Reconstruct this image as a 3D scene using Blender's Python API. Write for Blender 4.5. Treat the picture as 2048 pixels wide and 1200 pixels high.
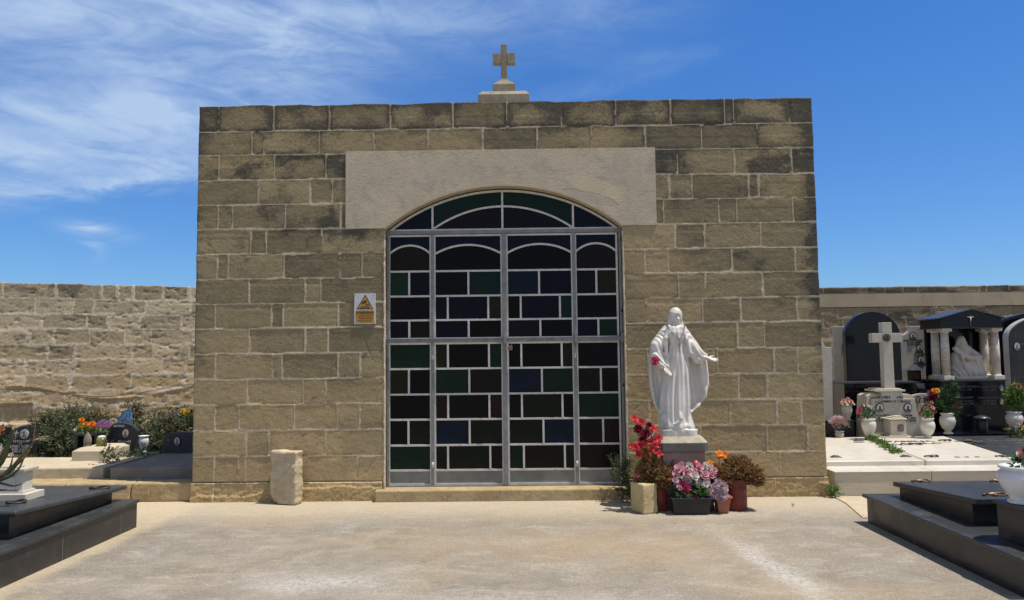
import bpy, bmesh, math, random
import numpy as np
from mathutils import Vector, Matrix

R = math.radians
sc = bpy.context.scene
for o in list(bpy.data.objects): bpy.data.objects.remove(o)
COL = sc.collection

# ------------------------------------------------------------------ camera
F_PX = 1480.0
PITCH, YAW, ROLL, CAMZ = 0.07333749, -0.009919, -0.01128868, 1.57407919
cy_, sy_ = math.cos(YAW), math.sin(YAW); cp_, sp_ = math.cos(PITCH), math.sin(PITCH)
FWD = Vector((sy_*cp_, cy_*cp_, sp_)); RT0 = Vector((cy_, -sy_, 0)); UP0 = RT0.cross(FWD)
RT = RT0*math.cos(ROLL) + UP0*math.sin(ROLL); UP = UP0*math.cos(ROLL) - RT0*math.sin(ROLL)
CAM = Vector((0, 0, CAMZ))
cd = bpy.data.cameras.new('camera'); cam = bpy.data.objects.new('camera', cd); COL.objects.link(cam)
cam.matrix_world = Matrix(((RT.x, UP.x, -FWD.x, 0), (RT.y, UP.y, -FWD.y, 0), (RT.z, UP.z, -FWD.z, CAMZ), (0, 0, 0, 1)))
cd.sensor_width = 36; cd.lens = 36*F_PX/2048; cd.clip_start = 0.05; cd.clip_end = 5000
sc.camera = cam
sc.render.resolution_x, sc.render.resolution_y = 1024, 600
def ray(px, py): return FWD + RT*((px-1024)/F_PX) - UP*((py-600)/F_PX)
def At(px, py, Y):
    d = ray(px, py); return CAM + d*(Y/d.y)
def AtZ(px, py, z):
    d = ray(px, py); return CAM + d*((z-CAMZ)/d.z)

# ------------------------------------------------------------------ light
SUNV = Vector((0.33, -0.085, 1.0)).normalized()
sc.view_settings.view_transform = 'Standard'; sc.view_settings.look = 'None'
sc.view_settings.exposure = 0.0; sc.view_settings.gamma = 1.0
SUN_STRENGTH = 5.0
SKY_STRENGTH = 0.1
ld = bpy.data.lights.new('sun', 'SUN'); ld.energy = SUN_STRENGTH; ld.angle = R(0.5); ld.color = (1, 0.915, 0.79)
sun = bpy.data.objects.new('sun', ld); COL.objects.link(sun)
sun.rotation_euler = SUNV.to_track_quat('Z', 'Y').to_euler(); sun.location = (3, -2, 12)

class NT:
    """tiny helper round a node tree"""
    def __init__(s, tree): s.t = tree; s.n = tree.nodes; s.l = tree.links
    def new(s, typ, **kw):
        n = s.n.new(typ)
        for k, v in kw.items(): setattr(n, k, v)
        return n
    def put(s, sock, v):
        if isinstance(v, bpy.types.NodeSocket): s.l.new(v, sock)
        elif isinstance(v, (tuple, list)) and len(v) == 3 and sock.type == 'RGBA': sock.default_value = (*v, 1)
        else: sock.default_value = v
    def math(s, op, a, b=0.0, c=0.0, clamp=False):
        n = s.new('ShaderNodeMath', operation=op); n.use_clamp = clamp
        s.put(n.inputs[0], a); s.put(n.inputs[1], b); s.put(n.inputs[2], c); return n.outputs[0]
    def add(s, a, b): return s.math('ADD', a, b)
    def sub(s, a, b): return s.math('SUBTRACT', a, b)
    def mul(s, a, b): return s.math('MULTIPLY', a, b)
    def mx(s, f, a, b, blend='MIX'):
        n = s.new('ShaderNodeMix', data_type='RGBA', blend_type=blend)
        s.put(n.inputs[0], f); s.put(n.inputs[6], a); s.put(n.inputs[7], b); return n.outputs[2]
    def ramp(s, f, x0, x1, y0=0.0, y1=1.0, smooth=True):
        n = s.new('ShaderNodeMapRange', interpolation_type='SMOOTHSTEP' if smooth else 'LINEAR')
        for i, v in enumerate((f, x0, x1, y0, y1)): s.put(n.inputs[i], v)
        return n.outputs[0]
    def noise(s, vec, scale, detail=4, rough=.55, dist=0.0, out=0):
        n = s.new('ShaderNodeTexNoise'); s.put(n.inputs['Vector'], vec); s.put(n.inputs['Scale'], scale)
        n.inputs['Detail'].default_value = detail; n.inputs['Roughness'].default_value = rough
        n.inputs['Distortion'].default_value = dist; return n.outputs[out]
    def mapping(s, vec, loc=(0, 0, 0), rot=(0, 0, 0), scale=(1, 1, 1)):
        n = s.new('ShaderNodeMapping'); s.put(n.inputs[0], vec); n.inputs[1].default_value = loc
        n.inputs[2].default_value = rot; n.inputs[3].default_value = scale; return n.outputs[0]
    def xyz(s, vec):
        n = s.new('ShaderNodeSeparateXYZ'); s.put(n.inputs[0], vec); return n.outputs
    def comb(s, x, y, z):
        n = s.new('ShaderNodeCombineXYZ')
        for i, v in enumerate((x, y, z)): s.put(n.inputs[i], v)
        return n.outputs[0]
    def attr(s, name): return s.new('ShaderNodeAttribute', attribute_name=name).outputs['Fac']
    def gauss(s, x, y, cx, cy, sx, sy, rot=0.0):
        """soft elliptical blob in the plane (x, y)"""
        c, n = math.cos(rot), math.sin(rot)
        dx, dy = s.sub(x, cx), s.sub(y, cy)
        a = s.add(s.mul(dx, c/sx), s.mul(dy, n/sx)); b = s.add(s.mul(dx, -n/sy), s.mul(dy, c/sy))
        return s.math('EXPONENT', s.mul(s.add(s.mul(a, a), s.mul(b, b)), -1.0))

# ------------------------------------------------------------------ sky
w = bpy.data.worlds.new('World'); sc.world = w; w.use_nodes = True
n = NT(w.node_tree); bg = w.node_tree.nodes['Background']
sky = n.new('ShaderNodeTexSky', sky_type='NISHITA'); sky.sun_disc = False
sky.sun_elevation = math.asin(SUNV.z); sky.sun_rotation = math.atan2(SUNV.x, SUNV.y)
sky.air_density = 1.0; sky.dust_density = 0.25; sky.ozone_density = 1.6; sky.altitude = 50
gen = n.new('ShaderNodeTexCoord').outputs['Generated']
gx, gy, gz = n.xyz(gen)
az = n.math('ARCTAN2', gx, gy); el = n.math('ARCSINE', gz)
tint = n.mx(1.0, sky.outputs[0], n.mx(n.ramp(el, .04, .42, smooth=False), (.53, .82, 1.22), (.37, .84, 1.43)), 'MULTIPLY')
uv = n.comb(az, el, 0.0)
st = n.mapping(uv, rot=(0, 0, R(-9)), scale=(1.5, 6.0, 1))
n1 = n.noise(st, 1.6, 9, .62, 1.1); n2 = n.noise(n.mapping(uv, loc=(3, 1, 0), rot=(0, 0, R(-16)), scale=(5, 15, 1)), 2.2, 8, .6, 1.2)
def ae(px, py):
    d = ray(px, py).normalized(); return math.atan2(d.x, d.y), math.asin(d.z)
mask = None
for (px, py, sx, sy, rot, k) in ((80, 60, .26, .050, -.05, .62), (420, 35, .22, .055, .05, .66), (800, 35, .22, .045, .0, .45), (1150, 15, .14, .04, -.1, .30),
                                 (230, 300, .26, .050, .08, 1.3), (60, 350, .22, .045, -.02, 1.25), (420, 255, .14, .045, .12, .75), (-300, 290, .2, .10, 0, .6), (1180, 190, .12, .02, .12, .2),
                                 (1300, 118, .09, .012, 0, .16), (560, 110, .18, .05, 0, .32)):
    a, e = ae(px, py); g = n.mul(n.gauss(az, el, a, e, sx, sy, rot), k); mask = g if mask is None else n.add(mask, g)
# the main bank ends in a soft lower rim
a0, e0 = ae(0, 418); a1, e1 = ae(400, 372)
rim = n.sub(el, n.add(e0, n.mul(n.sub(az, a0), (e1-e0)/(a1-a0))))
mask = n.mul(mask, n.ramp(n.add(rim, n.mul(n.sub(n2, .5), .05)), -.012, .035))
field = n.add(n.mul(n1, .75), n.mul(n2, .35))
mk = n.math('MINIMUM', mask, 1.0)
cl = n.mul(mk, n.add(.30, n.mul(n.ramp(field, .38, .78), .85)))
a, e = ae(192, 462)
wisp = n.mul(n.gauss(az, el, a, e, .030, .0085, -.1), n.ramp(n2, .38, .62, .25, 1.1))
a, e = ae(186, 480)
wisp = n.add(wisp, n.mul(n.gauss(az, el, a, e, .012, .018, .2), n.ramp(n2, .4, .6, .0, .55)))
cl = n.math('MAXIMUM', cl, n.mul(wisp, .8))
cl = n.math('MINIMUM', cl, .93)
veil = n.mul(n.math('MAXIMUM', n.ramp(el, .55, .95), n.ramp(n.mul(gy, -1.0), -.25, .15)), n.add(.30, n.mul(n.ramp(n1, .35, .7), .55)))  # unseen white cloud added overhead and behind camera to neutralise the blue ambient
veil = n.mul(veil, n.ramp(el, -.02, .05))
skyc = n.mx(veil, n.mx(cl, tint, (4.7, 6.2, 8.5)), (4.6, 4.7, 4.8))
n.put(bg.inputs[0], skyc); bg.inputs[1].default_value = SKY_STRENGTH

# ------------------------------------------------------------------ materials
def srgb(r, g, b):
    f = lambda c: (c/255/12.92) if c/255 <= .04045 else ((c/255+.055)/1.055)**2.4
    return (f(r), f(g), f(b))
def newmat(name):
    m = bpy.data.materials.new(name); m.use_nodes = True
    return m, NT(m.node_tree), m.node_tree.nodes['Principled BSDF']
def bump(n, p, h, strength=.5, dist=.01):
    b = n.new('ShaderNodeBump'); b.inputs['Strength'].default_value = strength; b.inputs['Distance'].default_value = dist
    n.put(b.inputs['Height'], h); n.l.new(b.outputs[0], p.inputs['Normal']); return b
MATS = {}
def M(name, c1, c2=None, scale=6, rough=.6, bs=.3, bscale=60, spec=.5, metal=0.0, c3=None, dist=.004, island=0.0, stretch=(1, 1, 1)):
    if name in MATS: return MATS[name]
    m, n, p = newmat(name); oc = n.new('ShaderNodeTexCoord').outputs['Object']
    oc = n.mapping(oc, scale=stretch)
    col = c1
    if c2 is not None:
        col = n.mx(n.ramp(n.noise(oc, scale, 6, .6, .3), .35, .65), c1, c2)
        if c3 is not None: col = n.mx(n.ramp(n.noise(oc, scale*2.7, 5, .7, .6), .55, .72), col, c3)
    if island:
        g = n.new('ShaderNodeNewGeometry').outputs['Random Per Island']
        v = n.add(1-island, n.mul(g, 2*island)); col = n.mx(1.0, col, n.comb(v, v, v), 'MULTIPLY')
    n.put(p.inputs['Base Color'], col)
    p.inputs['Roughness'].default_value = rough; p.inputs['Metallic'].default_value = metal
    p.inputs['Specular IOR Level'].default_value = spec
    if bs: bump(n, p, n.noise(oc, bscale, 5, .6), bs, dist)
    MATS[name] = m; return m

STONE = {}
def stone_mat(name, a, b, warm, dark, mortar, fine=1.0):
    """coursed limestone; mortar / tone / grime come from vertex attributes"""
    m, n, p = newmat(name); oc = n.new('ShaderNodeTexCoord').outputs['Object']
    tone, mo, gr, wa = n.attr('tone'), n.attr('mortar'), n.attr('grime'), n.attr('warmth')
    col = n.mx(tone, a, b)
    col = n.mx(n.mul(wa, .85), col, warm)
    med = n.noise(oc, 7, 7, .65, .4); fin = n.noise(oc, 55, 5, .7)
    col = n.mx(n.ramp(med, .35, .75, 0, .5), col, n.mx(1.0, col, (.66, .68, .66), 'MULTIPLY'))
    col = n.mx(n.ramp(fin, .42, .70, 0, .75), col, n.mx(1.0, col, (.58, .56, .52), 'MULTIPLY'))
    pit = n.mul(n.ramp(n.noise(oc, 21, 4, .75, .5), .64, .70), n.ramp(n.noise(oc, 2.1, 3, .5), .42, .58))
    col = n.mx(n.mul(pit, .75 if fine > 1 else .35), col, (.10, .07, .04))  # small holes too fine for the mesh: their shade and dirt painted dark
    # small rusty iron spots
    sp = n.mul(n.ramp(n.noise(oc, 5.3, 3, .5, .8), .68, .74), .5)
    col = n.mx(sp, col, (.13, .065, .03))
    spk = n.noise(oc, 30, 6, .75, .3)
    spk = n.add(n.mul(spk, .6), n.mul(n.noise(oc, 75, 4, .8), .4))
    g2 = n.mul(n.math('MINIMUM', n.mul(gr, 1.15), .86), n.ramp(n.add(spk, n.mul(n.sub(gr, .5), .30)), .40, .60, .12, 1.0))
    col = n.mx(g2, col, dark)
    mcol = n.mx(n.ramp(n.noise(oc, 24, 5, .7), .4, .7), mortar, n.mx(1.0, mortar, (.62, .6, .58), 'MULTIPLY'))
    mcol = n.mx(n.mul(gr, .35), mcol, dark)
    mo2 = n.ramp(n.add(mo, n.mul(n.sub(n.noise(oc, 70, 3, .6), .5), .55)), .38, .62)
    col = n.mx(mo2, col, mcol)
    n.put(p.inputs['Base Color'], col); p.inputs['Roughness'].default_value = .95
    p.inputs['Specular IOR Level'].default_value = .15
    # tooling: slanted scratches plus grain
    wv = n.new('ShaderNodeTexWave'); wv.inputs['Scale'].default_value = 11; wv.inputs['Distortion'].default_value = 16
    wv.inputs['Detail'].default_value = 3; wv.inputs['Detail Scale'].default_value = 1.3
    n.put(wv.inputs['Vector'], n.mapping(oc, rot=(0, R(62), 0)))
    tool = n.mul(wv.outputs['Fac'], n.ramp(n.noise(oc, 2.3, 3, .5), .42, .6))
    h = n.add(n.mul(fin, .7*fine+.5), n.add(n.mul(n.noise(oc, 26, 6, .65, .5), .9*fine), n.mul(tool, .13)))
    bump(n, p, h, .6, .008)
    STONE[name] = m; return m

m_facade = stone_mat('facade_stone', (.205, .178, .115), (.40, .332, .20), (.56, .425, .235), (.062, .062, .056), (.56, .485, .355), .45)
m_foot = stone_mat('foot_course_stone', (.40, .31, .17), (.50, .40, .24), (.54, .39, .19), (.16, .13, .09), (.60, .52, .38), .9)
m_rubble = stone_mat('rubble_stone', (.34, .295, .20), (.60, .52, .375), (.74, .53, .28), (.14, .128, .105), (.66, .60, .46), 1.5)
m_rwall = stone_mat('grey_brown_wall_stone', (.27, .23, .155), (.38, .32, .21), (.42, .32, .19), (.09, .085, .072), (.40, .36, .29))  # grey-brown stone of the right boundary wall

def concrete_ground():
    m, n, p = newmat('sunlit_concrete'); oc = n.new('ShaderNodeTexCoord').outputs['Object']
    x, y, z = n.xyz(oc)
    big = n.noise(oc, .55, 6, .6, .5); med = n.noise(oc, 2.6, 7, .7, .6); fin = n.noise(oc, 38, 5, .8); ag = n.noise(oc, 95, 3, .8)
    stt = n.noise(n.mapping(oc, rot=(0, 0, R(20)), scale=(1, 3.2, 1)), 3.4, 6, .75, .8)
    col = n.mx(n.ramp(big, .38, .62), (.315, .268, .20), (.262, .24, .205))
    col = n.mx(n.ramp(med, .40, .66, 0, .85), col, (.20, .182, .15))
    wp = n.noise(n.mapping(oc, rot=(0, 0, R(12)), scale=(1, 1.9, 1)), 1.9, 8, .72, .6)
    col = n.mx(n.mul(n.ramp(wp, .48, .68, 0, .6), n.ramp(n.noise(oc, 30, 4, .7), .3, .6)), col, (.44, .425, .39))
    col = n.mx(n.ramp(stt, .58, .72, 0, .6), col, (.46, .435, .385))
    # trodden dusty strip along the foot of the chapel
    col = n.mx(n.mul(n.ramp(n.add(y, n.mul(n.sub(med, .5), .9)), 6.9, 7.9), .62), col, (.56, .485, .36))
    edge = n.math('MAXIMUM', n.ramp(n.add(x, n.mul(n.sub(med, .5), .25)), -3.36, -3.56), 0.0)
    col = n.mx(n.mul(edge, .5), col, (.56, .47, .31))
    # orange-brown stain in the middle distance and towards the right foreground
    o1 = n.mul(n.gauss(x, y, .6, 6.2, 1.7, .6, -.1), n.ramp(med, .3, .6)); o2 = n.mul(n.gauss(x, y, 2.0, 5.0, .8, .22, -.1), n.ramp(med, .3, .6))
    col = n.mx(n.mul(n.math('MAXIMUM', o1, o2), .5), col, (.40, .29, .17))
    # spilt whitewash: one streak, one patch
    wob = n.mul(n.sub(n.noise(oc, 3.2, 5, .7), .5), .35)
    P0, P1 = AtZ(1470, 1085, 0), AtZ(1650, 1200, 0)
    dx, dy = P1.x-P0.x, P1.y-P0.y; L = math.hypot(dx, dy); ang = math.atan2(dy, dx)
    s1 = n.gauss(n.add(x, wob), y, (P0.x+P1.x)/2, (P0.y+P1.y)/2, L*.66, .12, ang)
    P2 = AtZ(640, 1165, 0); s2 = n.mul(n.gauss(x, n.add(y, wob), P2.x, P2.y, .5, .22), .9)
    P3 = AtZ(1000, 1190, 0); s3 = n.mul(n.gauss(x, y, P3.x, P3.y-.2, .9, .2), .6)
    wh = n.mul(n.math('MAXIMUM', s1, n.math('MAXIMUM', s2, s3)), n.ramp(n.noise(oc, 26, 5, .8), .33, .6))
    col = n.mx(n.mul(wh, .8), col, (.56, .55, .53))
    col = n.mx(n.ramp(fin, .48, .70, 0, .6), col, n.mx(1.0, col, (.56, .54, .50), 'MULTIPLY'))
    col = n.mx(n.ramp(n.noise(oc, 14, 6, .8, .3), .48, .7, 0, .45), col, n.mx(1.0, col, (.66, .64, .60), 'MULTIPLY'))
    col = n.mx(n.ramp(ag, .56, .66, 0, .75), col, (.56, .50, .40))
    gv = n.mul(n.ramp(n.noise(oc, 48, 3, .7), .60, .66), n.ramp(n.noise(oc, 1.1, 3, .6), .4, .6)); col = n.mx(n.mul(gv, .7), col, (.60, .54, .44))
    gd = n.ramp(n.noise(n.mapping(oc, loc=(5, 3, 0)), 52, 3, .7), .60, .68); col = n.mx(n.mul(gd, .55), col, (.12, .10, .075))
    # hairline cracks
    vo = n.new('ShaderNodeTexVoronoi', feature='DISTANCE_TO_EDGE'); vo.inputs['Scale'].default_value = .42
    n.put(vo.inputs['Vector'], n.add if False else n.mapping(n.mx(.22, oc, n.noise(oc, 1.6, 6, .7, out=1)), scale=(1, 1, 0)))
    cr = n.mul(n.ramp(vo.outputs[0], .0006, .003, 1, 0), n.ramp(big, .52, .6))
    col = n.mx(n.mul(cr, .28), col, (.16, .14, .11))
    n.put(p.inputs['Base Color'], col); p.inputs['Roughness'].default_value = .9; p.inputs['Specular IOR Level'].default_value = .25
    bump(n, p, n.add(n.mul(fin, .5), n.add(n.mul(ag, .35), n.mul(med, 2.0))), .55, .008)
    return m
m_ground = concrete_ground()
def marble(name, base, vein, rough=.35, sc_=1.6, amt=.28):
    m, n, p = newmat(name); oc = n.new('ShaderNodeTexCoord').outputs['Object']
    v = n.noise(n.mapping(oc, rot=(.4, .5, .6), scale=(1, 1, 2.4)), sc_, 8, .6, 1.6)
    r = n.ramp(n.math('ABSOLUTE', n.sub(v, .5)), 0, .055, amt, 0)
    col = n.mx(r, base, vein); col = n.mx(n.ramp(n.noise(oc, 1.7, 5, .6), .4, .75, 0, .6), col, n.mx(1.0, col, (.86, .82, .74), 'MULTIPLY'))
    n.put(p.inputs['Base Color'], col); p.inputs['Roughness'].default_value = rough
    bump(n, p, n.noise(oc, 50, 4), .06, .002); return m
m_marble = marble('white_marble', (.66, .625, .55), (.42, .42, .42))
m_marble_mon = marble('greyed_marble', (.47, .445, .39), (.30, .29, .27), .4)
m_marble_old = marble('weathered_marble', (.54, .49, .39), (.38, .33, .26), .55)
m_column = marble('veined_column_marble', (.66, .60, .52), (.46, .30, .18), .4, 1.6, .5)
def granite(name, c, rough=.16, dusty=.25, spec=.5):
    m, n, p = newmat(name); oc = n.new('ShaderNodeTexCoord').outputs['Object']
    col = n.mx(n.ramp(n.noise(oc, 180, 2, .5), .5, .7), c, tuple(v*2.2+.006 for v in c))
    d = n.ramp(n.noise(oc, 4.5, 7, .7, .7), .45, .8, 0, dusty)
    col = n.mx(d, col, (.17, .16, .14)); n.put(p.inputs['Base Color'], col)
    n.put(p.inputs['Roughness'], n.add(rough, n.mul(d, 1.0))); p.inputs['Specular IOR Level'].default_value = spec; return m
m_granite = granite('black_granite', (.004, .0055, .010), .12, .045, .3)
m_granite_dust = granite('dusty_black_granite', (.022, .022, .023), .28, .45, .4)
m_granite_grey = granite('grey_granite', (.030, .034, .038), .34, .35, .45)
m_graphite = granite('flecked_dark_granite', (.022, .028, .032), .35, .2, .4)
m_paint = M('white_gloss_paint', (.71, .685, .64), (.62, .595, .55), 3, .30, .05, 30)
m_plaster = None
def plaster():
    m, n, p = newmat('grey_plaster'); oc = n.new('ShaderNodeTexCoord').outputs['Object']; x, y, z = n.xyz(oc)
    q = At(1185, 372, 8.2); PX, PZ = q.x+.14, q.z
    md = n.noise(oc, 2.0, 7, .65, .6); fi = n.noise(n.mapping(n.mx(.12, oc, n.noise(oc, 2.2, 4, .6, out=1)), rot=(0, R(-35), 0), scale=(1, 1, 1.8)), 22, 7, .75, .8); f2 = n.noise(oc, 80, 4, .8)
    col = n.mx(n.ramp(md, .35, .65), (.57, .50, .375), (.50, .445, .345))
    col = n.mx(n.ramp(n.noise(oc, 5, 6, .7, .5), .46, .70, 0, .75), col, (.385, .36, .31))
    pt = n.ramp(n.add(n.gauss(x, z, PX, PZ, .34, .10, -.35), n.mul(n.sub(n.noise(oc, 4, 5, .6), .5), .9)), .40, .46)
    pt2 = n.ramp(n.add(n.gauss(x, z, PX-.02, PZ-.14, .36, .07, -.25), n.mul(n.sub(n.noise(oc, 5, 5, .6), .5), .8)), .42, .48)
    col = n.mx(n.mul(pt, .6), col, (.64, .55, .38)); col = n.mx(n.mul(pt2, .35), col, (.38, .35, .29))
    rs = n.mul(n.ramp(z, q.z+.36, q.z+.47), n.ramp(n.noise(oc, 3.3, 5, .6), .4, .6)); col = n.mx(n.mul(rs, .3), col, (.62, .50, .34))
    col = n.mx(n.ramp(fi, .48, .66, 0, .35), col, n.mx(1.0, col, (.7, .69, .67), 'MULTIPLY'))
    n.put(p.inputs['Base Color'], col); p.inputs['Roughness'].default_value = .95; p.inputs['Specular IOR Level'].default_value = .1
    rg = n.sub(1.0, n.mul(pt2, .8))
    bump(n, p, n.mul(n.add(n.mul(fi, 1.9), n.add(n.mul(f2, .6), n.mul(md, 1.2))), rg), .85, .008); return m
m_plaster = plaster()
m_softstone = M('pale_limestone', (.46, .385, .262), (.56, .47, .33), 6, .95, 1.0, 16, .1, c3=(.25, .205, .135), dist=.012)
m_yellowstone = M('yellow_limestone', (.50, .405, .215), (.56, .46, .26), 8, .95, .9, 30, .1, c3=(.38, .30, .15), dist=.008)
m_kerbstone = M('ochre_kerb_stone', (.36, .27, .145), (.45, .355, .21), 5, .95, .7, 30, .1, c3=(.24, .17, .09), dist=.012)
m_concrete = M('pale_concrete', (.46, .39, .28), (.54, .46, .33), 5, .95, .4, 60, .2, c3=(.35, .31, .25))
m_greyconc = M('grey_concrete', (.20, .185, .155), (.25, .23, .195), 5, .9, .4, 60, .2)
m_capconc = M('weathered_cast_concrete', (.36, .33, .26), (.44, .40, .32), 7, .95, .7, 70, .1, c3=(.20, .18, .15))
m_darkband = M('dark_grey_stone_band', (.11, .11, .105), (.15, .145, .135), 9, .85, .3, 60, .2)
m_redmarble = M('dull_red_marble', (.30, .19, .155), (.36, .25, .21), 9, .5, .1, 50, .4, c3=(.24, .20, .18))
m_crossstone = M('grey_cross_stone', (.25, .222, .168), (.34, .30, .228), 9, .95, .5, 50, .1, c3=(.17, .15, .12), stretch=(1, 1, .35))
m_steel = M('grey_painted_steel', (.17, .18, .19), (.24, .245, .25), 12, .5, .08, 60, .4)
m_bar = M('pale_painted_glazing_bar', (.52, .505, .475), (.62, .60, .56), 14, .55, .12, 70, .4, c3=(.26, .23, .21))
m_kick = M('dull_grey_sheet_metal', (.17, .18, .17), (.24, .245, .225), 4, .6, .1, 30, .4)
m_dark = M('dark_iron', (.03, .028, .027), None, rough=.6, bs=0)
m_bronze = M('dark_bronze', (.10, .06, .04), (.22, .14, .09), 30, .4, .3, 90, .5, metal=.7)
m_brass = M('old_brass', (.22, .17, .09), (.14, .12, .09), 20, .45, .1, 60, .5, metal=.6)
m_ink = M('black_lettering', (.02, .02, .022), None, rough=.5, bs=0)
m_silver = M('silver_lettering', (.62, .62, .60), None, rough=.5, bs=0)
m_faint = M('faded_silver_lettering', (.13, .135, .15), None, rough=.5, bs=0)
m_black_plastic = M('black_plastic', (.018, .018, .02), (.03, .03, .032), 10, .45, .08, 80, .4)
m_terracotta = M('terracotta_plastic', (.36, .13, .085), (.42, .17, .12), 10, .6, .1, 60, .3)
m_maroon = M('maroon_painted_tin', (.17, .028, .024), (.22, .045, .035), 8, .5, .12, 40, .4)
m_soil = M('dry_soil', (.16, .115, .07), (.26, .20, .13), 8, .98, .8, 50, .1, dist=.02)
m_glass_pot = M('green_lantern_glass', (.10, .12, .03), (.22, .20, .04), 20, .15, 0, 10)

# ------------------------------------------------------------------ object helpers
ORG = {}
def setp(o, label=None, cat=None, group=None, kind=None):
    if label: o['label'] = label
    if cat: o['category'] = cat
    if group: o['group'] = group
    if kind: o['kind'] = kind
    return o
def thing(name, loc, label, cat, group=None, rotz=0.0):
    o = bpy.data.objects.new(name, None); COL.objects.link(o); o.location = loc; o.rotation_euler = (0, 0, rotz)
    o.empty_display_size = .1; ORG[o] = Vector(loc); return setp(o, label, cat, group)

class MB:
    def __init__(s): s.v = []; s.f = []; s.m = []; s.sm = []
    def add(s, vs, fs, m=0, smooth=False):
        k = len(s.v); s.v += [tuple(v) for v in vs]
        for f in fs: s.f.append([i+k for i in f]); s.m.append(m); s.sm.append(smooth)
    def hexa(s, p, m=0):
        s.add(p, [(0, 3, 2, 1), (4, 5, 6, 7), (0, 1, 5, 4), (1, 2, 6, 5), (2, 3, 7, 6), (3, 0, 4, 7)], m)
    def box(s, x0, x1, y0, y1, z0, z1, m=0, taper=0.0):
        t = taper
        s.hexa([(x0, y0, z0), (x1, y0, z0), (x1, y1, z0), (x0, y1, z0), (x0+t, y0+t, z1), (x1-t, y0+t, z1), (x1-t, y1-t, z1), (x0+t, y1-t, z1)], m)
    def prism(s, out, y0, y1, m=0):
        """outline in x,z (counter-clockwise seen from -Y) given thickness in y"""
        k = len(out); vs = [(x, y0, z) for x, z in out]+[(x, y1, z) for x, z in out]
        s.add(vs, [tuple(range(k)), tuple(range(2*k-1, k-1, -1))]+[(i, i+k, (i+1) % k+k, (i+1) % k) for i in range(k)], m)
    def prism_z(s, out, z0, z1, m=0):
        k = len(out); vs = [(x, y, z0) for x, y in out]+[(x, y, z1) for x, y in out]
        s.add(vs, [tuple(range(k-1, -1, -1)), tuple(range(k, 2*k))]+[(i, (i+1) % k, (i+1) % k+k, i+k) for i in range(k)], m)
    def loft(s, rings, m=0, caps=True, smooth=True, closed=True):
        k = len(rings[0]); vs = [p for r in rings for p in r]; fs = []
        for i in range(len(rings)-1):
            for j in range(k if closed else k-1):
                a = i*k+j; b = i*k+(j+1) % k; fs.append((a, b, b+k, a+k))
        s.add(vs, fs, m, smooth)
        if caps: s.add(rings[0], [tuple(range(k-1, -1, -1))], m); s.add(rings[-1], [tuple(range(k))], m)
    def lathe(s, prof, c=(0, 0, 0), seg=28, m=0, sx=1.0, sy=1.0, caps=True):
        s.loft([[(c[0]+r*sx*math.cos(2*math.pi*j/seg), c[1]+r*sy*math.sin(2*math.pi*j/seg), c[2]+z) for j in range(seg)] for r, z in prof], m, caps)
    def tube(s, pts, r, seg=6, m=0):
        pts = [Vector(p) for p in pts]; rings = []
        for i, p in enumerate(pts):
            t = (pts[min(i+1, len(pts)-1)]-pts[max(i-1, 0)]).normalized()
            a = t.cross(Vector((0, 0, 1)) if abs(t.z) < .9 else Vector((1, 0, 0))).normalized(); b = t.cross(a)
            rr = r[i] if isinstance(r, (list, tuple)) else r
            rings.append([p+(a*math.cos(2*math.pi*j/seg)+b*math.sin(2*math.pi*j/seg))*rr for j in range(seg)])
        s.loft(rings, m)
    def ball(s, c, r, m=0, seg=10, rings=6):
        rx, ry, rz = (r, r, r) if not isinstance(r, (tuple, list)) else r
        s.loft([[(c[0]+rx*math.sin(t)*math.cos(2*math.pi*j/seg), c[1]+ry*math.sin(t)*math.sin(2*math.pi*j/seg), c[2]-rz*math.cos(t)) for j in range(seg)]
                for t in [math.pi*(i+.02)/(rings+.04) for i in range(rings+1)]], m)
    def bar(s, a, b, wd, y0, y1, m=0):
        """straight flat bar in the x,z plane between a and b"""
        a = Vector((a[0], a[1])); b = Vector((b[0], b[1])); t = (b-a).normalized(); q = Vector((-t.y, t.x))*wd/2
        s.prism([(a-q)[:], (b-q)[:], (b+q)[:], (a+q)[:]], y0, y1, m)
    def build(s, name, mats, parent=None, bevel=0.0, local=False, seg=2):
        me = bpy.data.meshes.new(name)
        off = Vector((0, 0, 0))
        root = parent
        while root is not None and root.parent is not None: root = root.parent
        if root is not None and not local: off = ORG[root]
        me.from_pydata([(v[0]-off.x, v[1]-off.y, v[2]-off.z) for v in s.v], [], s.f)
        for mt in (mats if isinstance(mats, (list, tuple)) else [mats]): me.materials.append(mt)
        me.polygons.foreach_set('material_index', s.m); me.polygons.foreach_set('use_smooth', s.sm); me.update()
        bm = bmesh.new(); bm.from_mesh(me); bmesh.ops.remove_doubles(bm, verts=bm.verts, dist=1e-6) if not getattr(s, 'leafy', False) else None
        bmesh.ops.recalc_face_normals(bm, faces=bm.faces) if not getattr(s, 'leafy', False) else None
        bm.to_mesh(me); bm.free()
        o = bpy.data.objects.new(name, me); COL.objects.link(o); o.parent = parent
        if bevel:
            b = o.modifiers.new('edge', 'BEVEL'); b.width = bevel; b.segments = seg; b.limit_method = 'ANGLE'; b.angle_limit = R(40)
        return o

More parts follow.
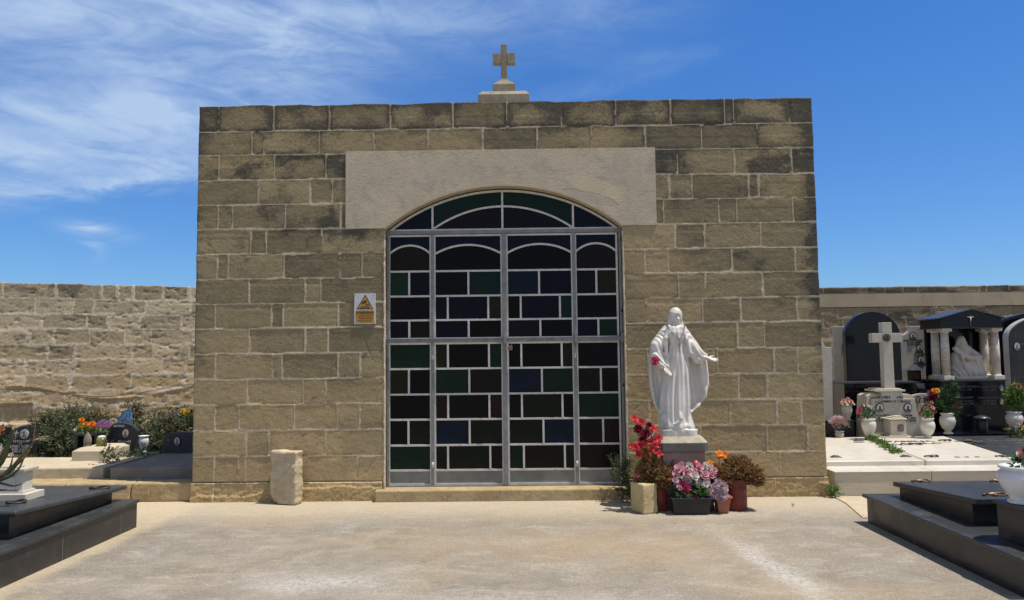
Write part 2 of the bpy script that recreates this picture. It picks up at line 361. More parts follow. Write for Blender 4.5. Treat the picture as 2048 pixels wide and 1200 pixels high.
def text(s, size, loc, mat, parent, name='inscription', rot=(R(90), 0, 0), align='CENTER', depth=.0015, sx=1.0, bold=0.0):
    c = bpy.data.curves.new(name, 'FONT'); c.body = s; c.size = size; c.align_x = align; c.extrude = depth; c.space_line = .95; c.offset = bold
    c.resolution_u = 3
    t = bpy.data.objects.new(name, c); COL.objects.link(t); bpy.context.view_layer.update()
    me = bpy.data.meshes.new_from_object(t.evaluated_get(bpy.context.evaluated_depsgraph_get())); bpy.data.objects.remove(t); me.name = name
    me.materials.clear(); me.materials.append(mat)
    root = parent
    while root.parent is not None: root = root.parent
    o = bpy.data.objects.new(name, me); COL.objects.link(o); o.parent = parent
    o.location = Vector(loc)-ORG[root]; o.rotation_euler = rot; o.scale = (sx, 1, 1); return o

# ---- numpy noise
def vnoise(x, y, seed=0):
    rs = np.random.RandomState(seed); T = rs.rand(256, 256)
    xi = np.floor(x).astype(int); yi = np.floor(y).astype(int); fx = x-xi; fy = y-yi
    fx = fx*fx*(3-2*fx); fy = fy*fy*(3-2*fy); g = lambda a, b: T[a & 255, b & 255]
    return (g(xi, yi)*(1-fx)+g(xi+1, yi)*fx)*(1-fy)+(g(xi, yi+1)*(1-fx)+g(xi+1, yi+1)*fx)*fy
def fbm(x, y, seed=0, o=4, gain=.5):
    t = 0; a = 1; s = 0
    for i in range(o): t = t+a*vnoise(x*2**i+17.3*i, y*2**i+5.1*i, seed+i); s += a; a *= gain
    return t/s
def sstep(a, b, x):
    t = np.clip((x-a)/(b-a), 0, 1); return t*t*(3-2*t)
def axis(breaks, res):
    out = []
    for a, b in zip(breaks[:-1], breaks[1:]):
        k = max(1, int(round((b-a)/res))); out += list(np.linspace(a, b, k, endpoint=False))
    return np.array(out+[breaks[-1]])

def stone_wall(name, mat, parent, us, zs, rows, joints, place, keep=None, seed=1, jw=.009, wob=.008, rough=.004, pop=.004, proud=.004,
               grime=None, warmth=None, extra=None, edge_wob=.006, top_wob=.008, skirt=.25, open_u=()):
    """rows: list of (z_left, z_right) course lines from the top down; joints: per course list of u."""
    U, Z = np.meshgrid(us, zs, indexing='ij'); nu, nz = U.shape; u0, u1 = us[0], us[-1]; z0, z1 = zs[0], zs[-1]
    rs = np.random.RandomState(seed); k = len(rows)
    t = (U-u0)/(u1-u0)
    B = [rows[i][0]*(1-t)+rows[i][1]*t+(wob*(fbm(U*3.1, U*0+i*7.7, seed+3, 4)-.5)*2.4 if 0 < i < k-1 else 0) for i in range(k)]
    row = np.zeros_like(U, int); dh = np.full_like(U, 9.)
    for i in range(k): dh = np.minimum(dh, np.abs(Z-B[i])) if 0 < i < k-1 or k < 3 else dh
    for i in range(1, k-1): row += (Z < B[i])
    dv = np.full_like(U, 9.); bid = np.zeros_like(U, int)
    for r in range(k-1):
        sel = row == r; js = sorted(joints[r] if r < len(joints) else [])
        if not js: continue
        zz = Z[sel]; uu = U[sel]; d = np.full_like(uu, 9.); b = np.zeros_like(uu, int)
        for q, j in enumerate(js):
            xj = j+wob*1.1*(fbm(zz*7, zz*0+q*3.3+r, seed+9, 3)-.5)*2
            d = np.minimum(d, np.abs(uu-xj)); b += uu > xj
        dv[sel] = d; bid[sel] = b
    rr = .030
    d = np.where((dh < rr) & (dv < rr), rr-np.hypot(rr-dh, rr-dv)*.96, np.minimum(dh, dv)); d = np.maximum(d, 0)
    d = np.where(np.minimum(dh, dv) < .004, np.minimum(dh, dv), d)
    wdt = jw*(.15+2.6*fbm(U*4, Z*4, seed+21, 4)**1.9)
    mort = 1-sstep(wdt*.75, wdt*1.25, d)
    key = (row*131+bid*17) % 997; tone = rs.rand(1000)[key]; off = (rs.rand(1000)[key]-.5)*2*pop
    tilt = (rs.rand(1000)[key]-.5)*.02
    D = off+rough*(fbm(U*9, Z*14, seed+30, 5, .6)-.5)*2+rough*.8*(fbm(U*30, Z*42, seed+50, 3)-.5)*2+tilt*(Z-z0 - np.floor((Z-z0)/.27)*.27-.13)
    D -= .005*np.exp(-d/.010)
    D = D*(1-mort)+mort*(proud*(fbm(U*14, Z*14, seed+60, 3)-.15)*1.6)
    if extra is not None: D = D+extra(U, Z)
    G = np.clip(grime(U, Z, d, row, k), 0, 1) if grime else U*0
    W = np.clip(warmth(U, Z), 0, 1) if warmth else U*0
    eu = np.exp(-(U-u0)/.05); e2 = np.exp(-(u1-U)/.05)
    U2 = U+edge_wob*(fbm(Z*6, Z*0+3, seed+70, 4)-.5)*2*(e2-eu)*1.0
    et = np.exp(-(z1-Z)/.05)
    jt = np.zeros_like(U)
    Z2 = Z+et*(top_wob*(fbm(U*4, U*0+9, seed+80, 5, .65)-.62)*2)
    verts = place(U2.ravel(), Z2.ravel(), D.ravel())
    idx = np.arange(nu*nz).reshape(nu, nz)
    q = np.stack([idx[:-1, :-1], idx[1:, :-1], idx[1:, 1:], idx[:-1, 1:]], -1).reshape(-1, 4)
    if keep is not None:
        uc = (U[:-1, :-1]+U[1:, 1:])/2; zc = (Z[:-1, :-1]+Z[1:, 1:])/2; q = q[keep(uc, zc).ravel()]
    # skirt back from the rim
    rim = np.concatenate([idx[:, 0], idx[-1, 1:], idx[-2::-1, -1], idx[0, -2:0:-1]]); ru, rz_ = U.ravel()[rim], Z.ravel()[rim]
    back = place(U2.ravel()[rim], Z2.ravel()[rim], D.ravel()[rim]*0-skirt)
    nb = len(verts); nr = len(rim); a = np.arange(nr); b = (a+1) % nr
    q2 = np.stack([rim[b], rim[a], nb+a, nb+b], -1)
    if keep is not None: q2 = q2[keep((ru[a]+ru[b])/2, (rz_[a]+rz_[b])/2)]
    allv = np.concatenate([verts, back]); q = np.concatenate([q, q2])
    off_ = ORG[parent] if parent is not None else Vector((0, 0, 0)); allv = allv-np.array(off_)
    me = bpy.data.meshes.new(name); me.vertices.add(len(allv)); me.vertices.foreach_set('co', allv.astype(np.float32).ravel())
    me.loops.add(q.size); me.loops.foreach_set('vertex_index', q.astype(np.int32).ravel())
    me.polygons.add(len(q)); me.polygons.foreach_set('loop_start', np.arange(0, q.size, 4, dtype=np.int32)); me.polygons.foreach_set('loop_total', np.full(len(q), 4, np.int32))
    me.polygons.foreach_set('use_smooth', np.ones(len(q), bool)); me.update(calc_edges=True); me.validate()
    for nm, A in (('mortar', mort), ('tone', tone), ('grime', G), ('warmth', W)):
        at = me.attributes.new(nm, 'FLOAT', 'POINT'); flat = A.ravel(); at.data.foreach_set('value', np.concatenate([flat, flat[rim]]).astype(np.float32))
    me.materials.append(mat); o = bpy.data.objects.new(name, me); COL.objects.link(o); o.parent = parent; return o

def auto_rows(z0, z1, h, u0, u1, bl, seed, jitter=.25):
    rnd = random.Random(seed); k = max(1, round((z1-z0)/h)); rows = [(z1-(z1-z0)*i/k,)*2 for i in range(k+1)]; js = []
    for i in range(k):
        u = u0-rnd.random()*bl; r = []
        while u < u1:
            u += bl*(rnd.choice((.45, .85, 1, 1.05, 1.1)))*(1+jitter*(rnd.random()-.5))
            if u0+.06 < u < u1-.06: r.append(u)
        js.append(r)
    return rows, js

# ---- implicit surfaces -> mesh (for carved figures)
def surface_nets(fn, lo, hi, h):
    xs, ys, zs = [np.arange(lo[i], hi[i]+h, h) for i in range(3)]
    X, Y, Z = np.meshgrid(xs, ys, zs, indexing='ij'); Fv = fn(X, Y, Z).astype(np.float32)
    S = Fv < 0; nx, ny, nz = S.shape
    acc = np.zeros((nx-1, ny-1, nz-1, 3), np.float32); cnt = np.zeros((nx-1, ny-1, nz-1), np.float32)
    offs = [(0, 0), (0, 1), (1, 0), (1, 1)]
    for ax in range(3):
        o1, o2 = [a for a in range(3) if a != ax]
        for (p, q) in offs:
            sl0 = [None]*3; sl1 = [None]*3
            sl0[ax] = slice(0, -1); sl1[ax] = slice(1, None)
            for o_, v in ((o1, p), (o2, q)):
                s_ = slice(v, v-1 if v == 0 else None); s_ = slice(0, -1) if v == 0 else slice(1, None); sl0[o_] = s_; sl1[o_] = s_
            f0 = Fv[tuple(sl0)]; f1 = Fv[tuple(sl1)]; cr = (f0 < 0) != (f1 < 0)
            t = np.where(cr, f0/(f0-f1+1e-12), 0); cnt += cr
            acc[..., ax] += np.where(cr, t, 0); acc[..., o1] += cr*p; acc[..., o2] += cr*q
    act = cnt > 0; vid = np.full(act.shape, -1, np.int64); vid[act] = np.arange(act.sum())
    P = acc[act]/cnt[act][:, None]; I = np.argwhere(act); V = np.array([lo[0], lo[1], lo[2]])+(I+P)*h
    Q = []
    for ax in range(3):
        o1, o2 = [(1, 2), (2, 0), (0, 1)][ax]
        sl0 = [slice(1, -1)]*3; sl1 = [slice(1, -1)]*3; sl0[ax] = slice(0, -1); sl1[ax] = slice(1, None)
        a, b = S[tuple(sl0)], S[tuple(sl1)]
        for flag, (c0, c1) in ((0, (a & ~b, 1)), (1, (~a & b, 0))):
            E_ = np.argwhere(c0)
            if len(E_) == 0: continue
            base = E_+1; base[:, ax] -= 1
            def cell(d1, d2):
                c = base.copy(); c[:, o1] -= d1; c[:, o2] -= d2; return vid[c[:, 0], c[:, 1], c[:, 2]]
            qd = np.stack([cell(1, 1), cell(0, 1), cell(0, 0), cell(1, 0)], -1)
            Q.append(qd if c1 else qd[:, ::-1])
    Q = np.concatenate(Q); Q = Q[(Q >= 0).all(1)]; return V, Q
def smin(a, b, k):
    h = np.clip(.5+.5*(b-a)/k, 0, 1); return b*(1-h)+a*h-k*h*(1-h)
def capsule(X, Y, Z, a, b, ra, rb):
    a = np.array(a, float); b = np.array(b, float); d = b-a; L = (d**2).sum()
    t = np.clip(((X-a[0])*d[0]+(Y-a[1])*d[1]+(Z-a[2])*d[2])/L, 0, 1)
    return np.sqrt((X-a[0]-t*d[0])**2+(Y-a[1]-t*d[1])**2+(Z-a[2]-t*d[2])**2)-(ra+(rb-ra)*t)
def ellip(X, Y, Z, c, r):
    q = np.sqrt(((X-c[0])/r[0])**2+((Y-c[1])/r[1])**2+((Z-c[2])/r[2])**2); return (q-1)*min(r)
def net_object(name, parts, mat, parent, loc=(0, 0, 0), scale=1.0, rotz=0.0):
    Vs, Qs, k = [], [], 0
    for fn, lo, hi, h in parts:
        V, Q = surface_nets(fn, lo, hi, h); Vs.append(V); Qs.append(Q+k); k += len(V)
    V = np.concatenate(Vs)*scale; Q = np.concatenate(Qs)
    me = bpy.data.meshes.new(name); me.vertices.add(len(V)); me.vertices.foreach_set('co', V.astype(np.float32).ravel())
    me.loops.add(Q.size); me.loops.foreach_set('vertex_index', Q.astype(np.int32).ravel()); me.polygons.add(len(Q))
    me.polygons.foreach_set('loop_start', np.arange(0, Q.size, 4, dtype=np.int32)); me.polygons.foreach_set('loop_total', np.full(len(Q), 4, np.int32))
    me.polygons.foreach_set('use_smooth', np.ones(len(Q), bool)); me.update(calc_edges=True); me.validate(); me.materials.append(mat)
    bm = bmesh.new(); bm.from_mesh(me); bmesh.ops.recalc_face_normals(bm, faces=bm.faces); bm.to_mesh(me); bm.free()
    o = bpy.data.objects.new(name, me); COL.objects.link(o); o.parent = parent; o.location = loc; o.rotation_euler = (0, 0, rotz)
    sm = o.modifiers.new('soften', 'SMOOTH'); sm.factor = .5; sm.iterations = 2
    return o

# ================================================================== SETTING
def structure(mb, name, mats, bevel=0.0):
    o = mb.build(name, mats, None, bevel); o['kind'] = 'structure'; return o
g = MB(); S_ = 900
gx_ = [-S_, -60, -12, 12, 60, S_]; gy_ = [-S_, -60, -6, 8.6, 60, S_]
for i in range(5):
    for j in range(5):
        g.add([(gx_[i], gy_[j], 0), (gx_[i+1], gy_[j], 0), (gx_[i+1], gy_[j+1], 0), (gx_[i], gy_[j+1], 0)], [(0, 1, 2, 3)])
structure(g, 'ground', m_ground)
g = MB(); g.box(-14, -3.72, 8.36, 16, -.05, .17); structure(g, 'left_terrace', m_soil)
g = MB(); g.box(3.44, 16, 8.32, 18.0, -.05, .15); structure(g, 'right_terrace', m_soil)
# slightly raised broken paving beside the near right tomb
g = MB(); g.prism_z([(AtZ(1692, 1008, 0).x, AtZ(1692, 1008, 0).y), (3.2, 7.12), (4.6, 7.12), (4.6, 8.14), (AtZ(1680, 1000, 0).x, 8.14)], -.02, .012)
structure(g, 'pavement', m_concrete, .006)

# ================================================================== CHAPEL
YF = 8.2
FXc = lambda px, py: At(px, py, YF)
chapel = thing('chapel', (-.14, YF, 0), 'flat-roofed limestone block chapel with a plastered arch over its stained glass doors', 'chapel')
XL, XR, ZT = -3.613, 3.324, 4.43
DL, DR = -1.497, 1.160                       # door opening
LX0, LX1 = At(691, 380, YF).x, At(1312, 372, YF).x
LZ0, LZ1 = At(1000, 454, YF).z, At(1000, 299.5, YF).z
left_y = [217, 265, 311.5, 362, 411, 460, 510, 559.4, 609, 659, 709, 760, 811, 862.5, 914, 964.6]
right_y = [200, 245.6, 294.6, 345.6, 393.5, 444, 494, 543, 593, 642, 695, 746, 797.5, 849, 903, 952]
rows = [(At(396, a, YF).z, At(1640, b, YF).z) for a, b in zip(left_y, right_y)]; rows[0] = (ZT, ZT)
ZP = (rows[-1][0]+rows[-1][1])/2; rows[-1] = (ZP, ZP)
jpx = [[437, 548, 659, 781, 905, 1014, 1123, 1231, 1341, 1449, 1467.5, 1579], [504, 527.5, 638, 748, 856, 965, 1074, 1182.6, 1291, 1403.5, 1514],
       [438, 549, 652.5, 1354, 1468.5, 1582.7], [516.5, 620.6, 664.4, 1339, 1384, 1497.3, 1516.5], [436, 465, 571, 682, 1326.5, 1438, 1474, 1587],
       [501, 533, 644, 1350, 1409, 1521], [434.6, 457, 568.5, 679.6, 724, 1289, 1336, 1463, 1590], [499, 610, 642, 1357, 1411, 1525], [431, 542.5, 566.5, 677, 1293, 1405, 1482, 1594],
       [498, 610, 656, 1365, 1475, 1529], [431, 544.6, 565, 676, 720, 1296, 1434, 1548, 1596], [494.6, 606.5, 651.5, 1370, 1477.5, 1534],
       [430, 478, 589, 674, 719, 1298, 1460, 1553.5, 1602.5], [494, 538, 651, 1400, 1534, 1615], [427.5, 476, 490, 545, 715, 1300, 1480, 1560]]
joints = [[At(x, (left_y[i]+left_y[i+1])/2-(x-396)*.013, YF).x for x in r] for i, r in enumerate(jpx)]
us = axis([XL, LX0, DL, DR, LX1, XR], .0112); zs = axis([ZP, LZ0, LZ1, ZT], .0112)
def keepf(u, z):
    return ~(((u > DL) & (u < DR) & (z < LZ0+.5)) | ((u > LX0) & (u < LX1) & (z > LZ0) & (z < LZ1)))
def grime_f(U, Z, d, row, k):
    g = np.zeros_like(U); b = fbm(U*2.2, Z*3.0, 5, 5, .6); bs = fbm(U*8, Z*8, 15, 4)
    rim = np.exp(-d/.045)
    g += (row == 0)*(.40+.75*rim+.5*np.exp(-(ZT-Z)/.07)+1.2*(b-.5)); g += (row == 1)*(.22+.42*rim+1.2*(b-.47)); g += (row == 2)*(.08+.2*rim+.7*(b-.5))
    g += (row > 1)*np.clip((b-.47)*2.6, 0, .55)*np.clip((Z-.4)/2.4, .15, 1)
    g += np.exp(-(XR-U)/(.13+.08*bs))*(Z > .9)*(.75+.5*bs)*(.35+.65*sstep(.6, 2.6, Z)); g += np.exp(-(U-XL)/.08)*(Z > 1.6)*.5
    g += np.clip(1-np.abs(U-LX0+.12)/.18, 0, 1)*(Z > LZ0)*(Z < LZ1)*.2
    for cx, cz, sx, sz, kk in ((-2.3, 3.1, .7, .18, .42), (-1.9, 2.9, .4, .25, .45), (-2.6, 3.75, .5, .12, .3), (-1.9, 1.35, .3, .12, .45), (2.6, 2.62, .35, .15, .45), (-2.9, 2.55, .4, .12, .3)):
        g += kk*.7*np.exp(-((U-cx)/sx)**2-((Z-cz)/sz)**2)*(.4+1.2*bs)
    return g*(.72+.5*bs)
def warm_f(U, Z):  # ochre stain near the foot, raised to paint in light bounced off the ground
    b = fbm(U*1.3, Z*1.8, 44, 4)
    return 1.0*np.exp(-Z/.8)*(b > 0)*(.6+b)+.35*sstep(.5, .7, b)+.42*np.exp(-((U-1.6)/1.3)**2-((Z-1.1)/1.1)**2)
def gouge(U, Z):
    D = np.zeros_like(U)
    for (a, b, c, wd) in ((( -2.35, 1.82), (-1.9, 1.92), .0, .006), ((-1.72, 1.75), (-1.62, 1.52), 0, .008), ((-1.75, 1.0), (-1.52, 1.28), 0, .006), ((-1.7, .3), (-1.52, .52), 0, .01), ((1.22, 1.62), (1.4, 1.88), 0, .008), ((1.25, .95), (1.5, 1.15), 0, .008)):
        ax, az = a; bx, bz = b; L2 = (bx-ax)**2+(bz-az)**2; t = np.clip(((U-ax)*(bx-ax)+(Z-az)*(bz-az))/L2, 0, 1)
        q = np.hypot(U-ax-t*(bx-ax)+.012*np.sin(t*3.1), Z-az-t*(bz-az)); D -= .006*np.exp(-(q/wd)**2)
    return D
pl_front = lambda y0: (lambda u, z, d: np.stack([u, y0-d, z], -1))
stone_wall('wall', m_facade, chapel, us, zs, rows, joints, pl_front(YF), keepf, 11, jw=.0088, rough=.0022, pop=.003, proud=.0045, grime=grime_f, warmth=warm_f, extra=gouge, top_wob=.016, skirt=.28)
# foot course, rougher and a little forward, stopping at the threshold
def spall(U, Z):
    e = .115+.05*np.sin(U*2.3)+.10*(fbm(U*2.6, U*0, 91, 4)-.5)*2
    return np.where(Z > e, 0.0, .016)*(fbm(U*1.1, U*0+4, 93, 3) > .47)-.012*(fbm(U*6, Z*9, 95, 4)-.5)
zp = axis([-.03, ZP-.012], .011)
for a, b, js in ((XL-.01, DL-.03, [At(427, 985, YF).x, -2.55]), (DR-.02, XR+.012, [1.9, 2.75])):
    stone_wall('foot_course', m_foot, chapel, axis([a, b], .011), zp, [(ZP-.012,)*2, (-.03,)*2], [js], pl_front(YF-.012), None, 23+int(a), jw=.006,
               rough=.007, extra=spall, warmth=lambda U, Z: .75+.5*(fbm(U*2, Z*4, 97, 3)-.5), grime=lambda U, Z, d, r, k: np.clip(.55-(Z/.2), 0, 1)*0+.35*(fbm(U*3, Z*6, 98, 4) > .6), top_wob=.004, skirt=.2)
# side and back walls
YB = 10.7
rw, jw_ = auto_rows(ZP, ZT, .274, YF+.28, YB, .62, 5)
stone_wall('side_wall', m_facade, chapel, axis([YF+.2, YB], .03), axis([-.05, ZT], .03), rw, jw_, lambda u, z, d: np.stack([XL+.012-d, u, z], -1), None, 31, grime=lambda U, Z, d, r, k: .3*(r < 2)+.5*(fbm(U*2, Z*3, 7, 4)-.4), skirt=.25)
stone_wall('side_wall', m_facade, chapel, axis([YF+.2, YB], .03), axis([-.05, ZT], .03), rw, jw_, lambda u, z, d: np.stack([XR-.012+d, u, z], -1), None, 32, grime=lambda U, Z, d, r, k: .3*(r < 2)+.5*(fbm(U*2, Z*3, 8, 4)-.4), skirt=.25)
rb, jb = auto_rows(0, ZT, .274, XL, XR, .62, 6)
stone_wall('back_wall', m_facade, chapel, axis([XL+.02, XR-.02], .04), axis([0, ZT], .04), rb, jb, lambda u, z, d: np.stack([u, YB+.01+d, z], -1), None, 33, skirt=.25)
r = MB(); r.box(XL+.22, XR-.22, YF+.24, YB-.2, ZT-.42, ZT-.30); r.build('roof', m_concrete, chapel)
r = MB()   # inside of the room: floor, side linings and the jambs of the doorway
r.box(XL+.25, XR-.25, YF+.3, YB-.2, .02, .06); r.build('floor', m_greyconc, chapel)
jt = LZ0+.02
m_jamb = M('lime_washed_jamb', (.50, .44, .33), (.42, .36, .26), 9, .95, .6, 50, .1, c3=(.62, .56, .44), dist=.01)
for ja, jb_ in ((DL-.22, DL-.001), (DR+.001, DR+.22)):
    j = MB(); j.box(ja, jb_, YF+.016, YF+.34, -.02, jt); j.build('door_jamb', m_jamb, chapel)
# rough mortar edge round the jambs, its colour lightened for the sunlit left reveal
for sx in (DL, DR):
    e = MB(); rnd = random.Random(4+int(sx*9)); s = -1 if sx < 0 else 1; z = .11
    pts = []
    while z < LZ0: pts.append((sx+s*(.002+.006*rnd.random()), YF+.001+.006*rnd.random(), z)); z += .035
    e.tube(pts, [(.007 if sx < 0 else .005)+.007*rnd.random() for _ in pts], 6); e.build('mortar_edge', M('sunlit_pointing', (.70, .61, .46), (.52, .45, .33), 14, .95, .6, 50, .1), chapel)

# plastered lintel with the segmental arch cut out of it
acx = (DL+DR)/2-.002; aspring = At(1007, 455.5, YF).z; aapex = At(1007, 372.5, YF).z
hw = (DR-DL)/2+.001; rise = aapex-aspring; Rr = (hw*hw+rise*rise)/(2*rise); acz = aapex-Rr; a_half = math.asin(hw/Rr)
def arc(rad, half, k=40, cz=acz, cx=acx): return [(cx+rad*math.sin(-half+2*half*i/k), cz+rad*math.cos(-half+2*half*i/k)) for i in range(k+1)]
A = arc(Rr, a_half)
out = [(LX0+.004, LZ0)]+[(DL, LZ0)]+A+[(DR, LZ0)]+[(LX1-.004, LZ0), (LX1-.003, LZ1), (LX0+.003, LZ1)]
# split into left, right and top pieces so that no face is concave
lm = MB(); out2 = []
N = len(A)
poly = [(LX0+.004, LZ0), (DL+.0005, LZ0)]+A+[(DR-.0005, LZ0), (LX1-.004, LZ0), (LX1-.003, LZ1), (LX0+.003, LZ1)]
lm.prism(poly, YF-.014, YF+.33)
lint = lm.build('lintel', m_plaster, chapel, .005)
# thin moulded lip round the arch
lp = MB()
for i in range(N-1):
    (x0, z0), (x1, z1) = A[i], A[i+1]
    f = (Rr+.02)/Rr; X0, Z0, X1, Z1 = acx+(x0-acx)*f, acz+(z0-acz)*f, acx+(x1-acx)*f, acz+(z1-acz)*f
    lp.hexa([(x0, YF-.0175, z0), (X0, YF-.0175, Z0), (X0, YF-.004, Z0), (x0, YF-.004, z0), (x1, YF-.0175, z1), (X1, YF-.0175, Z1), (X1, YF-.004, Z1), (x1, YF-.004, z1)])
lp.build('arch_lip', M('smooth_plaster', (.54, .44, .29), (.46, .38, .26), 9, .9, .3, 60, .1), chapel)

# threshold step
st = MB(); sz = At(1000, 979, 8.09).z
st.box(DL-.09, DR+.10, 8.09, 8.55, -.02, sz)
st.build('threshold', m_kerbstone, chapel, .018, seg=3)

# ---- doors ---------------------------------------------------------------
YD = YF+.115
def dx(px): return At(px, 650, YD).x
def dz(py): return At(1007, py, YD).z
zsill = dz(973)
gcol = {'g': (0.0053, 0.0206, 0.0126), 'G': (0.0051, 0.0308, 0.0198), 't': (0.0034, 0.0186, 0.0186), 'n': (0.0018, 0.0023, 0.0117), 'b': (0.0021, 0.0053, 0.0166), 'B': (0.0042, 0.0106, 0.0268), 'k': (0.0006, 0.0005, 0.0006), 'p': (0.0077, 0.0038, 0.0088),
        'o': (0.0147, 0.0147, 0.0055), 'O': (0.0070, 0.0111, 0.0055), 'r': (0.0194, 0.0083, 0.0069), 's': (0.0035, 0.0048, 0.0074), 'w': (0.0091, 0.0069, 0.0052), 'e': (0.0028, 0.0028, 0.0030), 'v': (0.0055, 0.0042, 0.0109)}
gkeys = list(gcol)
def glassmat(k):
    m, n, p = newmat('stained_glass_'+{'g': 'green', 'G': 'bright_green', 't': 'teal', 'n': 'navy', 'b': 'blue', 'B': 'mid_blue', 'k': 'black', 'p': 'purple', 'o': 'olive', 'O': 'moss', 'r': 'red', 's': 'slate', 'w': 'brown', 'e': 'grey', 'v': 'violet'}[k])
    oc = n.new('ShaderNodeTexCoord').outputs['Object']; c = gcol[k]
    n.put(p.inputs['Base Color'], n.mx(n.noise(oc, 5, 4), tuple(v*.55 for v in c), tuple(v*1.1 for v in c)))
    p.inputs['Roughness'].default_value = .16; p.inputs['Specular IOR Level'].default_value = .14
    bump(n, p, n.add(n.noise(n.mapping(oc, scale=(1, 1, 2.5)), 24, 3, .5), n.mul(n.noise(oc, 5, 2), 1.5)), .7, .006); return m
gm = [glassmat(k) for k in gkeys]
fr = MB()   # fixed frame: mullions, side posts, transom, curved head
yb0, yb1 = YD-.028, YD+.022
DLf, DRf = DL+.006, DR-.006
tz = dz(463.5)
fr.box(DLf, DLf+.028, yb0, yb1, zsill, dz(458)); fr.box(DRf-.028, DRf, yb0, yb1, zsill, dz(458))
fr.box(DLf+.028, DRf-.028, yb0-.003, yb1, tz-.02, tz+.018)
fr.box(DLf+.028, DRf-.028, yb0-.003, yb1, zsill-.002, zsill+.022)
fr.box(dx(1005), dx(1013.5), yb0-.006, yb1, zsill+.022, tz-.02)
for q in (865.5, 1149.5): fr.box(dx(q)-.017, dx(q)+.017, yb0, yb1, zsill+.022, tz-.02)
fr.build('door_frame', m_steel, chapel, .003)
# leaves
cols = [(779.4, 861), (870.4, 1003.4), (1015.7, 1145), (1153.7, 1235.3)]
up_rows = [541, 590.7, 638.8, 677]; lo_rows = [687, 736, 787, 837.5, 889, 939]
spl_up = {0: [818.8, None, 818.8], 1: [937.5, (895.9, 976.9), 937.5], 2: [1079.3, (1041.9, 1120.4), 1080.7], 3: [1194.2, None, 1196.5]}
spl_lo = {0: [None, 818, None, 817, None], 1: [(895.7, 977.5), 938, (895.7, 977.5), 938, (895, 978.4)], 2: [(1042, 1122.4), 1082.3, (1042, 1122.4), 1084, (1044.7, 1125.5)], 3: [None, 1199.5, None, 1202, None]}
col_up = {0: ['Gn', 'k', 'nw'], 1: ['kt', 'nno', 'nk'], 2: ['Bn', 'knt', 'vk'], 3: ['so', 'k', 'ng']}
col_lo = {0: ['g', 'ok', 'k', 'eO', 'g'], 1: ['okg', 'gw', 'rer', 'BO', 'OOp'], 2: ['kko', 'Bg', 'eOk', 'OB', 'gwO'], 3: ['k', 'wk', 'g', 'wr', 'w']}
bw = .021
def pane(gb, x0, x1, z0, z1, key): gb.box(x0, x1, YD+.001, YD+.006, z0, z1, gkeys.index(key))
def bars(mb, x0, x1, z0, z1, j=0): mb.box(x0, x1, YD-.013-j, YD+.011, z0, z1)
